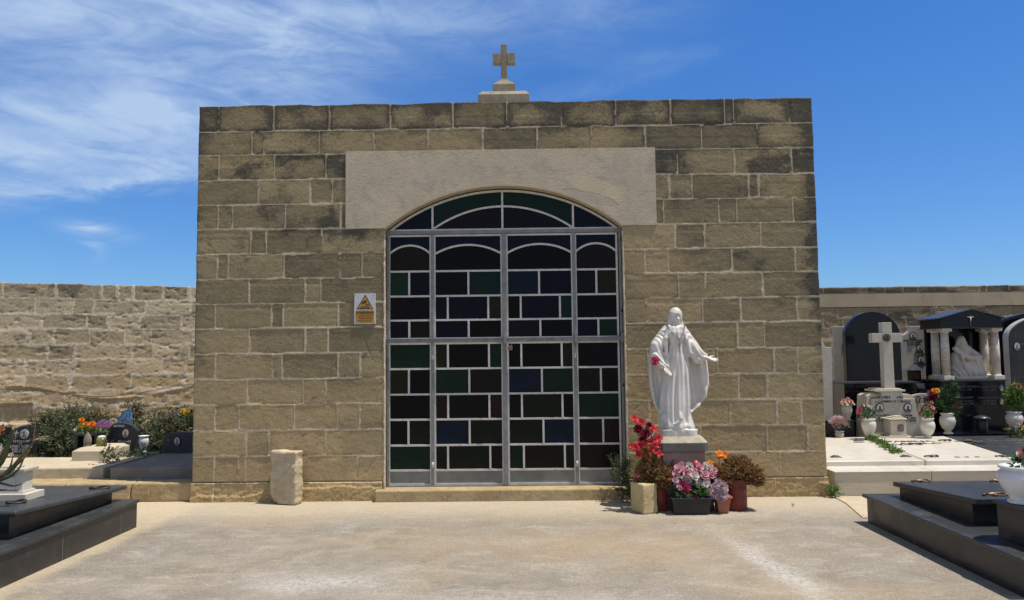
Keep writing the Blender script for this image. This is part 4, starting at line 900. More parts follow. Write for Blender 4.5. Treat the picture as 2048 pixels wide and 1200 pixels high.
US = .001238   # metres per traced pixel of the statue
def sx(zx): return (zx-410)*US
def szz(zy): return (1165-zy)*US
def interp(Z, zs_, vs_):
    o_ = np.argsort(zs_); return np.interp(Z, np.array(zs_)[o_], np.array(vs_)[o_])
def statue_body(X, Y, Z):
    # gown: z -> centre x, half width, half depth
    zk = [szz(v) for v in (1075, 1000, 900, 780, 640, 520, 420, 385, 330, 280, 235, 210)]
    cxs = [sx(v) for v in (390, 388, 392, 398, 405, 405, 402, 400, 393, 385, 385, 390)]
    ws_ = [v*US for v in (128, 118, 125, 118, 105, 92, 80, 76, 86, 92, 74, 38)]; ds_ = [.15, .145, .14, .13, .12, .108, .096, .092, .104, .102, .08, .05]
    cx = interp(Z, zk, cxs); hw_ = interp(Z, zk, ws_); hd = interp(Z, zk, ds_)
    th = (X-cx)/hw_
    zz = np.clip((szz(385)-Z)/szz(385), 0, 1)
    fs = lambda a: np.abs(np.sin(a))**.7*2-1.1
    folds = .0165*np.minimum(1, zz*5)**.6*(.55+.6*zz)*(fs(th*4.6+.6+.5*np.sin(Z*4.2)+.5*Z*th)*.7+.45*fs(th*2.7-.3+Z*1.6)+.3*np.sin(th*17+Z*5))*(Z < szz(385))+.003*np.sin(th*16)*(Z >= szz(385))*(Z < szz(235))
    q = np.sqrt(((X-cx)/hw_)**2+((Y+.005)/hd)**2)
    gown = (q-1)*np.minimum(hw_, hd)*.85-folds
    gown = np.maximum(gown, Z-szz(208)); gown = np.maximum(gown, szz(1085)-Z)
    # hem flares and swirls over the globe
    # belt line
    belt = np.maximum(np.abs(Z-szz(392))-.008, (q-1.06)*np.minimum(hw_, hd)); gown = smin(gown, belt, .006)
    # cloak: broad flattened mantle behind
    zc = [szz(v) for v in (1000, 975, 930, 860, 790, 740, 640, 540, 470, 400, 320, 260, 225)]
    xl = [sx(v) for v in (262, 250, 220, 195, 188, 174, 172, 173, 176, 190, 225, 265, 305)]
    xr = [sx(v) for v in (500, 545, 590, 648, 662, 676, 672, 662, 650, 600, 545, 495, 455)]
    L = interp(Z, zc, xl); Rg = interp(Z, zc, xr); cc = (L+Rg)/2; hc = (Rg-L)/2
    yc_ = .055+.020*np.sin((X-cc)/hc*9+Z*5)+.03*((X-cc)/hc)**2*0+.012*np.sin((X)*70+Z*9)
    edge = np.abs(X-cc)-hc
    thick = .026+.020*np.exp(-((edge+.015)/.02)**2)
    cloak = np.maximum(edge, np.abs(Y-yc_+.035*np.exp(-((edge+.02)/.04)**2))-thick)*.8
    zlo = interp(X, [sx(v) for v in (175, 195, 225, 262, 300, 500, 545, 600, 650, 676)], [szz(v) for v in (745, 850, 930, 985, 1010, 1000, 960, 905, 840, 790)])
    cloak = np.maximum(cloak, zlo-Z); cloak = np.maximum(cloak, Z-szz(218))
    back = np.maximum((np.sqrt(((X-cx)/(hw_*1.12))**2+((Y-.05)/(.095))**2)-1)*.07, np.maximum(Z-szz(225), szz(1060)-Z))
    F = smin(smin(gown, cloak, .018), back, .02)
    # shoulders and sleeves
    W3 = lambda zx, zy, y: (sx(zx), y, szz(zy))
    ripple = .0045*np.sin((X*.9+Z)*70+Y*40+2.5*np.sin(X*31)+1.7*np.sin(Z*23))
    arms = capsule(X, Y, Z, W3(318, 262, .01), W3(240, 395, -.01), .056, .074)
    arms = smin(arms, capsule(X, Y, Z, W3(240, 395, -.01), W3(222, 505, -.055), .072, .055), .03)
    arms = smin(arms, capsule(X, Y, Z, W3(222, 490, -.05), W3(268, 565, -.095), .052, .042), .03)
    arms = smin(arms, capsule(X, Y, Z, W3(300, 470, -.05), W3(322, 600, -.07), .030, .014), .03)
    arms2 = capsule(X, Y, Z, W3(448, 262, .01), W3(520, 400, -.02), .056, .066)
    arms2 = smin(arms2, capsule(X, Y, Z, W3(520, 400, -.02), W3(622, 490, -.09), .064, .030), .03)
    arms2 = smin(arms2, capsule(X, Y, Z, W3(500, 440, -.03), W3(570, 525, -.07), .052, .030), .04)
    arms2 = smin(arms2, capsule(X, Y, Z, W3(570, 525, -.07), W3(625, 500, -.09), .030, .026), .03)
    arms2 = smin(arms2, capsule(X, Y, Z, W3(495, 330, .0), W3(560, 520, -.04), .048, .026), .03)
    F = smin(F, smin(arms, arms2, .01)-ripple*.8, .022)
    # mantle edges falling from the neck over the chest
    for (a, b_, r1, r2) in ((W3(330, 232, -.055), W3(296, 330, -.085), .024, .020), (W3(296, 330, -.085), W3(300, 470, -.085), .020, .016), (W3(438, 240, -.06), W3(470, 340, -.09), .026, .020), (W3(470, 340, -.09), W3(500, 460, -.09), .020, .016)):
        F = smin(F, capsule(X, Y, Z, a, b_, r1, r2), .016)
    # neck, head, veil
    head = ellip(X, Y-.013, Z, W3(399, 160, -.030), (.051, .057, .068))
    neck = capsule(X, Y, Z, W3(395, 232, 0), W3(397, 185, -.01), .038, .030)
    veil = ellip(X, Y, Z, W3(389, 136, -.006), (.073, .078, .097)); veil = smin(veil, capsule(X, Y, Z, W3(354, 150, .0), W3(334, 238, .0), .028, .030), .02)
    veil = smin(veil, capsule(X, Y, Z, W3(426, 150, 0), W3(446, 236, .0), .022, .026), .02); veil = smin(veil, capsule(X, Y, Z, W3(388, 150, .03), W3(385, 260, .05), .062, .07), .03)
    veil = veil+.0008*np.sin(Z*150+X*60)
    cut = ellip(X, Y, Z, W3(400, 178, -.092), (.046, .058, .078)); veil = np.maximum(veil, -cut)
    cutn = capsule(X, Y, Z, W3(397, 215, -.11), W3(397, 260, -.12), .040, .04); veil = np.maximum(veil, -cutn)
    nose = capsule(X, Y-.013, Z, W3(401, 150, -.082), W3(402, 166, -.094), .006, .009)
    head = smin(head, nose, .008); head = smin(head, ellip(X, Y-.013, Z, W3(401, 196, -.068), (.020, .016, .014)), .014)
    for e in (385, 415): head = np.maximum(head, -(ellip(X, Y-.013, Z, W3(e, 148, -.090), (.012, .010, .008)))); head = smin(head, ellip(X, Y-.013, Z, W3(e, 150, -.077), (.011, .007, .006)), .003)
    head = smin(head, ellip(X, Y-.013, Z, W3(402, 178, -.084), (.014, .007, .0035)), .003); head = smin(head, ellip(X, Y-.013, Z, W3(402, 183, -.083), (.011, .007, .004)), .003)
    F = smin(F, smin(neck, head, .012), .012); F = smin(F, veil, .010)
    # globe, serpent fold, foot and the slab
    globe = ellip(X, Y, Z, W3(410, 1120, -.0), (.178, .170, .135)); globe = np.maximum(globe, .0-Z)
    hem = capsule(X, Y, Z, W3(300, 1010, -.06), W3(330, 1085, -.10), .05, .05); hem = smin(hem, capsule(X, Y, Z, W3(480, 980, -.05), W3(510, 1090, -.08), .05, .045), .03)
    F = smin(F, smin(globe, hem, .03)-.004*np.sin(X*60+Z*20), .028)
    loop = capsule(X, Y, Z, W3(405, 975, -.150), W3(408, 1010, -.160), .018, .020); loop = smin(loop, capsule(X, Y, Z, W3(400, 1030, -.165), W3(360, 1060, -.165), .012, .010), .012)
    F = smin(F, loop, .008)
    F = smin(F, capsule(X, Y, Z, W3(360, 1080, -.13), W3(480, 1082, -.13), .022, .022), .02)
    slab = np.maximum(np.maximum(np.abs(X-sx(411))-.188, np.abs(Y+.0)-.165), np.maximum(Z-szz(1108), -Z)); rc = np.sqrt(np.maximum(np.abs(X-sx(411))-.11, 0)**2+np.maximum(np.abs(Y)-.09, 0)**2)-.08
    slab = np.maximum(slab, rc)+.003*np.sin(X*40+Z*30)
    return smin(F, slab, .012)
def hand(wrist, dirn, palmn, flip=1, spread=.2, curl=.25, s=1.0):
    """returns an implicit hand: palm, four unequal bent fingers and a thumb"""
    w_ = Vector(wrist); d = Vector(dirn).normalized(); n_ = Vector(palmn); n_ = (n_-d*n_.dot(d)).normalized(); sd = d.cross(n_)*flip
    segs = [(w_-d*.03*s, w_+d*.005*s, .016*s, .014*s)]
    for k in (-1, -.33, .33, 1): segs.append((w_, w_+d*.046*s+sd*.0145*k*s, .013*s, .0095*s))
    for k, L, rr in ((-1, .036, .0058), (-.33, .043, .0063), (.33, .046, .0064), (1, .041, .0062)):
        a = w_+d*.046*s+sd*.0145*k*s; d1 = (d+sd*spread*k*.5+n_*curl*.4).normalized(); m_ = a+d1*L*.52*s; d2 = (d1+n_*curl).normalized(); e_ = m_+d2*L*.55*s
        segs += [(a, m_, rr*1.1*s, rr*s), (m_, e_, rr*s, rr*.78*s)]
    a = w_+d*.010*s+sd*.014*s; t1 = (d*.65+sd*.75+n_*.25).normalized(); m_ = a+t1*.026*s; t2 = (d*.9+sd*.35+n_*.25).normalized(); segs += [(a, m_, .0095*s, .0075*s), (m_, m_+t2*.026*s, .0072*s, .0055*s)]
    def fn(X, Y, Z):
        F = None
        for (p, q, r1, r2) in segs:
            c = capsule(X, Y, Z, p, q, r1, r2); F = c if F is None else smin(F, c, .0035*s)
        return F
    allp = [v for sg_ in segs for v in sg_[:2]]; lo = [min(v[i] for v in allp)-.022 for i in range(3)]; hi = [max(v[i] for v in allp)+.022 for i in range(3)]
    return fn, lo, hi, .0026
stz = czt-.002; st_loc = (At(1355.7, 872, 7.72).x, 7.745, stz)
mad = thing('madonna_statue', st_loc, 'white robed female statue with open hands, standing on the pedestal', 'statue')
h1 = hand((sx(280), -.125, szz(583)), (.62, -.12, -.78), (.60, -.72, .35), 1, .22, .16, 1.15)
h2 = hand((sx(642), -.118, szz(505)), (.93, -.22, -.26), (.12, -.62, .78), -1, .55, .14, 1.12)
net_object('figure', [(statue_body, (-.36, -.27, -.02), (.40, .20, 1.42), .0055), h1, h2], m_paint, mad)
# rosary round the neck
rp = smooth_pts([(sx(312), -.062, szz(215)), (sx(330), -.105, szz(262)), (sx(372), -.125, szz(315)), (sx(405), -.118, szz(345))], 14)+smooth_pts([(sx(405), -.120, szz(345)), (sx(430), -.118, szz(300)), (sx(452), -.095, szz(240)), (sx(455), -.06, szz(212))], 12)
b = MB()
for p in rp: b.ball(p, .0065, 0, 6, 4)
for i in range(9): b.ball((sx(407+1.2*math.sin(i)), -.120-.002*i, szz(350+13*i)), .0055, 0, 6, 4)
rc_ = b.build('rosary', M('rosary_beads', (.10, .085, .075), (.25, .22, .20), 60, .4, 0, 10), mad, local=True)
b = MB(); zc_ = szz(385); b.tube([(sx(392), -.130, zc_), (sx(422), -.130, zc_)], .0045, 6); b.tube([(sx(407), -.130, szz(345)), (sx(407), -.130, szz(455))], .0045, 6)
b.build('rosary_cross', m_brass, mad, local=True)
bpy.context.view_layer.update()
zs_fit = (At(1352, 614, 7.745).z-stz)/(1109*US)
for ch in mad.children:       # true height, and the lean of the traced outline taken out
    for v in ch.data.vertices: v.co.x = v.co.x*.985+.029*v.co.z; v.co.z *= zs_fit
fl_ = setp(blossom((At(1310, 722, 7.56)), .047, 'carnation', (-.15, -1, .25), 5).build('carnation', p_mag, None), 'single crimson pink carnation tucked on the hand of the white statue', 'flower')

# ================================================================== FLOWERS AND POTS AT THE PEDESTAL
pots = 'pots and flowers set round the statue pedestal'
def tin(cx, cy, r, h, label, fol, nleaf, seed, vols, extra=None):
    t = thing('succulent_pot', (cx, cy, 0), label, 'potted plant', pots)
    b = MB(); b.lathe([(r*.97, 0), (r, .01), (r, h*.33), (r*1.015, h*.34), (r, h*.35), (r, h*.66), (r*1.015, h*.67), (r, h*.68), (r, h-.008), (r*1.03, h), (r*.95, h), (r*.94, h-.03)], (cx, cy, 0), 30); b.build('tin_pot', m_maroon, t)
    b = MB(); b.lathe([(r*.94, h-.032), (r*.3, h-.02)], (cx, cy, 0), 18); b.build('soil', m_soil, t)
    b = MB(); b.leafy = True; rnd = random.Random(seed)
    for i in range(26):
        v = rnd.choice(vols); a = rnd.random()*6.28; e = Vector((v[0]+v[3]*.7*math.cos(a), v[1]+v[4]*.7*math.sin(a), v[2]+rnd.uniform(-.3, .6)*v[5])); s0 = Vector((cx+rnd.uniform(-.4, .4)*r, cy+rnd.uniform(-.4, .4)*r, h-.02))
        b.tube(smooth_pts([s0, (s0+e)/2+Vector((0, 0, -.01)), e], 6), [.007, .006, .0055, .005, .004, .003, .002], 5)
    b.build('stems', m_stem, t)
    b = MB(); leaves(b, vols, int(nleaf*1.7), .036, seed, .66, .35, .35, 0); leaves(b, vols, nleaf, .034, seed+1, .66, .35, .6, 1); b.build('foliage', [fol, m_jadeg], t)
    return t
def V_(px, py, Y, rx, ry, rz, w_=1): p = At(px, py, Y); return (p.x, p.y, p.z, rx, ry, rz, w_)
pr_ = AtZ(1478.5, 1023, 0)
tR = tin(pr_.x, pr_.y+.125, .115, .30, 'round maroon tin with a wide bushy red-brown succulent, right of the terracotta pot', m_jade, 1500, 12,
    [V_(1440, 955, 7.55, .13, .14, .11), V_(1475, 940, 7.6, .15, .15, .12), V_(1503, 950, 7.55, .10, .12, .08), V_(1438, 968, 7.5, .07, .08, .08, .4), V_(1466, 922, 7.6, .05, .06, .05, .15), V_(1515, 962, 7.5, .06, .06, .04, .2), V_(1486, 925, 7.6, .06, .06, .05, .2)])
tL = tin(AtZ(1325, 1022, 0).x-.02, 7.62, .115, .31, 'round maroon tin with a red-brown succulent, half hidden behind the yellow stone block', m_jade, 1300, 22,
    [V_(1300, 940, 7.55, .12, .12, .11), V_(1325, 955, 7.52, .11, .12, .10), V_(1290, 965, 7.55, .09, .1, .08, .7), V_(1340, 940, 7.6, .08, .1, .08, .5)])
# red lilies and carnations rising on the left
rb_ = thing('red_flower_bunch', (AtZ(1300, 1010, 0).x, 7.62, .29), 'tall bunch of scarlet and dark crimson artificial flowers left of the statue pedestal', 'flowers', pots)
base = Vector((AtZ(1300, 1010, 0).x+.02, 7.62, .32))
fl_list = [(1268, 838, .052, 'lily', p_red), (1283, 845, .048, 'lily', p_red), (1305, 858, .050, 'lily', p_red), (1312, 862, .030, 'lily', p_red), (1276, 858, .05, 'carnation', p_dred), (1290, 868, .055, 'carnation', p_dred), (1284, 882, .05, 'carnation', p_dred), (1298, 852, .04, 'carnation', p_dred),
           (1302, 884, .052, 'lily', p_red), (1316, 878, .055, 'lily', p_red), (1318, 892, .050, 'lily', p_red), (1282, 890, .060, 'lily', p_red), (1270, 896, .05, 'lily', p_red), (1290, 902, .045, 'lily', p_red), (1306, 898, .045, 'lily', p_red), (1276, 908, .05, 'lily', p_red), (1296, 914, .04, 'lily', p_red), (1318, 908, .045, 'lily', p_red), (1262, 892, .035, 'lily', p_red), (1298, 878, .035, 'carnation', p_pale), (1274, 950, .04, 'lily', p_maroon), (1297, 840, .02, 'rose', p_salmon)]
for i, (px, py, r_, k_, m_) in enumerate(fl_list):
    p = At(px, py, 7.50+.05*math.sin(i*2.1)); put_blossom(rb_, p, r_*.98, k_, m_, (random.Random(i).uniform(-.5, .5), -1, .5), i+40, 'crimson_flower' if m_ is p_dred else 'scarlet_flower' if m_ is p_red else 'small_flower')
b = MB(); b.leafy = True
for i, (px, py, r_, k_, m_) in enumerate(fl_list): p = At(px, py, 7.53); b.tube(smooth_pts([base, (base+p)/2+Vector((.02*math.sin(i), 0, .05)), p], 6), .003, 4)
b.build('stems', m_gstem, rb_)
b = MB(); leaves(b, [V_(1290, 880, 7.56, .06, .05, .14), V_(1295, 915, 7.54, .07, .05, .05)], 60, .075, 4, .38, .6, .2); b.build('leaves', m_bright, rb_)

# black troughs
def trough(x0, x1, y0, y1, h, label, mat, tp=.018, name='planter_trough', lip=.012):
    t = thing(name, ((x0+x1)/2, (y0+y1)/2, 0), label, 'planter', pots); b = MB(); hh = h-.022
    def ringz(e, z): return [(x0-e, y0-e, z), (x1+e, y0-e, z), (x1+e, y1+e, z), (x0-e, y1+e, z)]
    b.loft([ringz(-tp, 0), ringz(0, hh), ringz(lip, hh+.002), ringz(lip, h), ringz(-.004, h), ringz(-.008, h-.03)], smooth=False); b.build('pot', mat, t, .006)
    b = MB(); b.add(ringz(-.009, h-.035), [(0, 1, 2, 3)]); b.build('soil', m_soil, t); return t
a_, c_ = AtZ(1346, 1031, 0), AtZ(1425, 1031, 0)
tb = trough(a_.x, c_.x, a_.y, a_.y+.17, .165, 'small black rectangular flower trough in front of the statue pedestal', m_black_plastic, .02)
p0 = AtZ(1338, 1024, 0); tb2 = trough(AtZ(1336, 1022, 0).x, AtZ(1432, 1022, 0).x, 7.52, 7.70, .265, 'taller dark grey flower trough hidden behind the small black trough', M('dark_grey_plastic', (.05, .052, .055), (.08, .08, .085), 8, .5, .05, 40), .012)
a_, c_ = AtZ(1436, 1028, 0), AtZ(1462, 1028, 0)
tt = trough(a_.x-.006, c_.x+.008, a_.y, a_.y+.155, .165, 'small square terracotta coloured plastic pot right of the black trough', m_terracotta, .022, 'terracotta_pot', .014)
# big pink bouquet
p_yq = 0
bq = thing('rose_bouquet', (1.64, 7.48, .2), 'large bouquet of pink, cream and magenta artificial roses over the black troughs', 'flowers', pots)
fl_list = [(1358, 938, .046, 'rose', p_pink), (1371, 945, .052, 'rose', p_pink), (1379, 934, .044, 'rose', p_pale), (1352, 950, .042, 'rose', p_pink), (1388, 945, .04, 'rose', p_pink), (1398, 937, .044, 'rose', p_pink), (1408, 952, .046, 'rose', p_pink), (1388, 954, .046, 'rose', p_pale),
           (1419, 936, .040, 'rose', p_pale), (1427, 942, .036, 'rose', p_pink), (1420, 952, .046, 'rose', p_pink), (1413, 962, .034, 'rose', p_lilac), (1366, 958, .032, 'rose', p_pale), (1376, 962, .036, 'rose', p_pale), (1350, 962, .034, 'rose', p_lilac), (1364, 930, .036, 'rose', p_pink), (1410, 932, .03, 'rose', p_pale),
           (1365, 973, .056, 'carnation', p_mag), (1372, 977, .046, 'carnation', p_mag), (1391, 999, .036, 'carnation', p_mag), (1390, 984, .024, 'rose', p_lilac), (1412, 970, .040, 'rose', p_pale), (1398, 968, .034, 'rose', p_lilac), (1432, 980, .052, 'carnation', p_lilac), (1444, 974, .048, 'carnation', p_lilac), (1447, 990, .044, 'carnation', p_lilac),
           (1428, 990, .040, 'carnation', p_lilac), (1436, 966, .036, 'carnation', p_lilac), (1425, 975, .034, 'rose', p_lilac), (1357, 976, .034, 'rose', p_pale), (1346, 957, .03, 'rose', p_mag), (1450, 982, .03, 'rose', p_pale), (1418, 984, .034, 'carnation', p_lilac), (1440, 997, .034, 'carnation', p_lilac)]
for i, (px, py, r_, k_, m_) in enumerate(fl_list):
    rnd = random.Random(i+7); p = At(px, py, 7.46-.10*max(0, (py-930)/70)+rnd.uniform(-.02, .02)); put_blossom(bq, p, r_*1.28, k_, m_, (rnd.uniform(-.5, .5), -1, rnd.uniform(.2, .9)), i+90, {'rose': 'rose', 'carnation': 'carnation'}[k_])
b = MB(); leaves(b, [V_(1385, 960, 7.52, .2, .08, .1), V_(1430, 975, 7.50, .1, .07, .07), V_(1368, 985, 7.40, .06, .04, .03, .4), V_(1402, 982, 7.38, .05, .04, .03, .5)], 260, .055, 31, .42, .1, .3); b.build('leaves', m_deep, bq)
b = MB(); leaves(b, [V_(1402, 980, 7.34, .035, .03, .035), V_(1365, 992, 7.34, .05, .02, .015, .5), V_(1383, 1000, 7.33, .03, .02, .02, .5)], 34, .06, 32, .4, .4, .3); b.build('light_leaves', m_bright, bq)
of_ = thing('orange_lilies', (2.02, 7.75, .28), 'three orange artificial lilies behind the right-hand succulent', 'flowers', pots)
for i, (px, py, r_) in enumerate(((1437, 908, .045), (1448, 910, .05), (1420, 928, .045), (1431, 933, .035), (1440, 916, .035))): put_blossom(of_, At(px, py, 7.62), r_, 'lily', p_or, (random.Random(i).uniform(-.6, .6), -.8, .6), i+300, 'orange_flower')
b = MB(); b.leafy = True
for (px, py) in ((1437, 908), (1448, 910), (1420, 928)): b.tube(smooth_pts([(2.0, 7.66, .27), At(px+2, py+30, 7.64), At(px, py, 7.62)], 6), .003, 4)
b.build('stems', m_gstem, of_)
cd_ = thing('votive_candle', (At(1392, 925, 7.47).x, 7.47, .45), 'small red glass votive candle against the red marble pedestal', 'candle', pots)
p = At(1392, 934, 7.472); b = MB(); b.lathe([(.024, -.05), (.03, -.04), (.034, .02), (.032, .05), (.029, .05), (.028, .0)], (p.x, 7.462, p.z), 18); b.build('red_glass', M('red_votive_glass', (.42, .03, .03), (.55, .08, .07), 20, .15, 0, 10), cd_)
b = MB(); b.lathe([(.014, .0), (.014, .06), (.004, .065)], (p.x, 7.462, p.z), 12); b.build('wax', M('pink_wax', (.62, .34, .32), None, rough=.5, bs=0), cd_)
# weeds
def weed(name, label, base, vols, n_, lf, L, seed, mat=None):
    t = thing(name, base, label, 'plant'); b = MB(); b.leafy = True; sprigs(b, vols, n_, L, lf, seed, 9); leaves(b, vols, n_*5, lf, seed+5, .5, .3, .2); b.build('foliage', [mat or m_shrub, m_gstem], t); return t
bw_ = AtZ(1245, 1000, 0)
weed('leafy_weed', 'dark green leafy weed growing by the right corner of the door threshold', (1.17, 7.98, 0), [V_(1243, 970, 8.0, .10, .08, .16), V_(1252, 945, 8.02, .04, .05, .12), V_(1230, 935, 8.02, .05, .04, .07, .4), V_(1255, 985, 7.98, .10, .08, .09)], 60, .034, .16, 51)
p_ = AtZ(1667, 995, 0); weed('leafy_weed', 'small green weed sprouting at the foot of the wall by the white tomb kerb', (p_.x, p_.y, 0), [(p_.x, p_.y, .05, .05, .03, .05, 1)], 14, .035, .06, 52, m_bright)
p_ = AtZ(1587, 1013, 0); b = MB(); leaves(b, [(p_.x, p_.y, .01, .02, .02, .01, 1)], 14, .02, 9); setp(b.build('dry_leaf', m_jadeg, None), 'tiny dry curled leaf lying alone on the sunlit concrete', 'leaf')

# ================================================================== BOUNDARY WALLS
# left: rough rubble courses, running away to the right
lw0, lw1 = Vector((-8.95, 11.95)), Vector((-4.2, 14.0)); ldir = (lw1-lw0).normalized(); lnor = Vector((ldir.y, -ldir.x)); L_ = (lw1-lw0).length
lwall = thing('boundary_wall', (-7, 12.8, 0), 'long weathered limestone wall with eroded lower courses, behind the left graves', 'wall')
lext = -3.4
rnd = random.Random(77)
def lplace(u, z, d): return np.stack([lw0.x+ldir.x*u+lnor.x*d, lw0.y+ldir.y*u+lnor.y*d, z], -1)
LZT = 2.86; rws, jws = auto_rows(.0, LZT, .272, lext, L_, .60, 71, .9)
def lextra(U, Z):
    """eroded foot, with a hanging lip of old render above it"""
    lip = 1.01+.13*np.cos((U-.4)*1.75)*(U > -1)+.05*(fbm(U*2, U*0, 3, 4)-.5)
    k = Z-lip; low = k < 0
    ero = .004-.024*(fbm(U*2.6, Z*4.5, 61, 5, .6)-.45)-.022*(fbm(U*8, Z*11, 66, 4)-.5)
    up = .018*np.exp(-np.maximum(k, 0)/.10)*(1+.4*(fbm(U*7, Z*7, 12, 3)-.5))-.014*np.clip((fbm(U*6, Z*16, 67, 4, .6)-.66)*7, 0, 1)
    pit = -.014*np.clip((fbm(U*16, Z*20, 68, 3)-.68)*8, 0, 1)
    niche = np.where((np.abs(U-.60) < .31) & (np.abs(Z-.69) < .155), -.05, 0)
    return np.where(low, np.where(niche < 0, niche, ero), up)+pit
def lwarm(U, Z): return np.clip(1.15-Z/1.9, 0, 1)*(.55+.6*fbm(U*1.5, Z*2, 13, 4))
def lgrime(U, Z, d, r, k): return np.clip((fbm(U*1.6, Z*3.6, 41, 5, .6)-.50)*2.6, 0, .75)*np.clip(Z/1.3, .1, 1)+.35*(r == 0)*(fbm(U*3, Z*3, 4, 4) > .45)
stone_wall('wall_face', m_rubble, lwall, axis([lext, L_], .019), axis([0, LZT], .019), rws, jws, lplace, None, 72, jw=.024, wob=.024, rough=.0045, pop=.005, proud=.004,
           grime=lgrime, warmth=lwarm, extra=lextra, top_wob=.018, skirt=.35)
b = MB()
for (u0_, u1_, dd) in ((lext, L_, 0),):
    A_ = lw0+ldir*u0_; B_ = lw0+ldir*u1_; q = -lnor
    b.hexa([(A_.x+q.x*.15, A_.y+q.y*.15, 0), (B_.x+q.x*.15, B_.y+q.y*.15, 0), (B_.x+q.x*.5, B_.y+q.y*.5, 0), (A_.x+q.x*.5, A_.y+q.y*.5, 0),
            (A_.x+q.x*.15, A_.y+q.y*.15, LZT-.05), (B_.x+q.x*.15, B_.y+q.y*.15, LZT-.05), (B_.x+q.x*.5, B_.y+q.y*.5, LZT-.05), (A_.x+q.x*.5, A_.y+q.y*.5, LZT-.05)])
b.build('wall_core', m_concrete, lwall)
# a thin drooping cable on the left wall
cb = []
for (px, py) in ((-30, 779), (60, 779), (130, 786), (185, 793), (240, 791), (300, 782), (350, 772), (392, 768)):
    d = ray(px, py); o_ = Vector((CAM.x, CAM.y)); dn = Vector((d.x, d.y)); t = ((lw0+lnor*.085)-o_).dot(lnor)/dn.dot(lnor); cb.append(CAM+d*t)
b = MB(); b.tube(smooth_pts(cb, 30), .006, 5); cbo = b.build('wall_cable', m_stem, lwall)
# right: back wall with a rendered band
RY = 16.0; RZT = At(1840, 572, RY).z; zb1, zb0 = At(1700, 588, RY).z, At(1700, 614, RY).z
rwall = thing('boundary_wall', (9, RY, 0), 'grey-brown block wall with a pale rendered band near its top, behind the right tombs', 'wall')
rr1, jj1 = [(RZT,)*2, (zb1,)*2], auto_rows(zb1, RZT, .2, 3.0, 17, .42, 81, .5)[1]
rpl = lambda u, z, d: np.stack([u, RY-d, z], -1)
gr_r = lambda U, Z, d, r, k: np.clip((fbm(U*1.5, Z*3, 42, 5, .6)-.42)*2.6, 0, .9)
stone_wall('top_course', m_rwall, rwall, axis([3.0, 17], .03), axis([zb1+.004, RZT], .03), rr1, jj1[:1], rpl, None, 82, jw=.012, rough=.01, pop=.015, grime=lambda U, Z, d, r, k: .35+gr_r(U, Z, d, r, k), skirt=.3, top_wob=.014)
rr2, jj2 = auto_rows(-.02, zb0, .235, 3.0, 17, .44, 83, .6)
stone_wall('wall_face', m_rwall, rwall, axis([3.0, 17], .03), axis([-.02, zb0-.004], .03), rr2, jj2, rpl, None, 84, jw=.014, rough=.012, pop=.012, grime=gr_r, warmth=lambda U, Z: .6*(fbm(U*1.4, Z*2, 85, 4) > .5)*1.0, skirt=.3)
b = MB(); b.box(3.0, 17, RY-.015, RY+.3, zb0, zb1); b.build('render_band', M('pale_render', (.42, .36, .255), (.48, .42, .31), 1.6, .95, .5, 40, .1, c3=(.30, .27, .21)), rwall)

# kerb of squared stones in front of the left terrace
for i, (xa, xb) in enumerate(((-9.0, -7.6), (-7.59, -6.2), (-6.19, -5.05), (-5.04, -4.315), (-4.305, -3.635))):
    rough_block('kerb_stone', (xa, 8.24, 0), (xb, 8.62 if i < 4 else 8.50, .205), m_kerbstone, 31+i, .006,
                ('long ochre kerb stone furthest left, hidden behind the near black tomb', 'long ochre kerb stone behind the white marble box lantern on the left', 'ochre kerb stone showing behind the rear of the near left tomb', 'ochre kerb stone with the black tomb corner in front of it', 'ochre kerb stone butting against the left corner of the chapel')[i], 'kerb stone', top_r=.02)
    o = bpy.data.objects[-1] if False else None

# ================================================================== LEFT GRAVES BEHIND THE KERB
def slab_thing(name, label, cat, boxes, mats, group=None, bevel=.008):
    x = sum(b_[0]+b_[1] for b_ in boxes)/(2*len(boxes)); y = min(b_[2] for b_ in boxes); z = min(b_[4] for b_ in boxes)
    t = thing(name, (x, y, z), label, cat, group)
    for (nm, bx, mt) in zip([q[6] for q in boxes], boxes, mats): b = MB(); b.box(*bx[:6]); b.build(nm, mt, t, bevel)
    return t
rough_block('grave_slab', (-6.6, 8.62, .165), (-4.83, 9.55, .325), m_concrete, 41, .004, 'low pale concrete grave slab in the sun, left of the shaded grave slab', 'grave', top_r=.014)
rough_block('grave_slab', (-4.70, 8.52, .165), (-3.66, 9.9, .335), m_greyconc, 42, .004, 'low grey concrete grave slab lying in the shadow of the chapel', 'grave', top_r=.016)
LBX = [At(143, 925, 9.16), At(209, 926, 9.16), At(143, 893, 9.16)]
bx_ = thing('stone_box', (-5.25, 9.3, .32), 'sand coloured cut-corner stone box standing on the sunlit concrete grave slab', 'stone box')
b = MB(); zt_ = At(170, 903, 9.16).z; zt3 = At(170, 894, 9.3).z; X0, X1 = LBX[0].x, LBX[1].x; X2 = At(234, 918, 9.45).x
o0 = [(X0, 9.16), (X1, 9.16), (X2, 9.42), (X2, 9.75), (X0, 9.75)]; o1 = [(X0+.06, 9.22), (X1-.01, 9.22), (X2-.05, 9.44), (X2-.05, 9.70), (X0+.06, 9.70)]
b.prism_z(o0, .32, zt_); b.loft([[(x, y, zt_+.0005) for x, y in o0], [(x, y, zt3) for x, y in o1]], smooth=False); b.build('box_body', M('sand_cast_stone', (.50, .43, .31), (.55, .48, .36), 5, .9, .2, 60, .2), bx_, .004)
zt3b = zt3
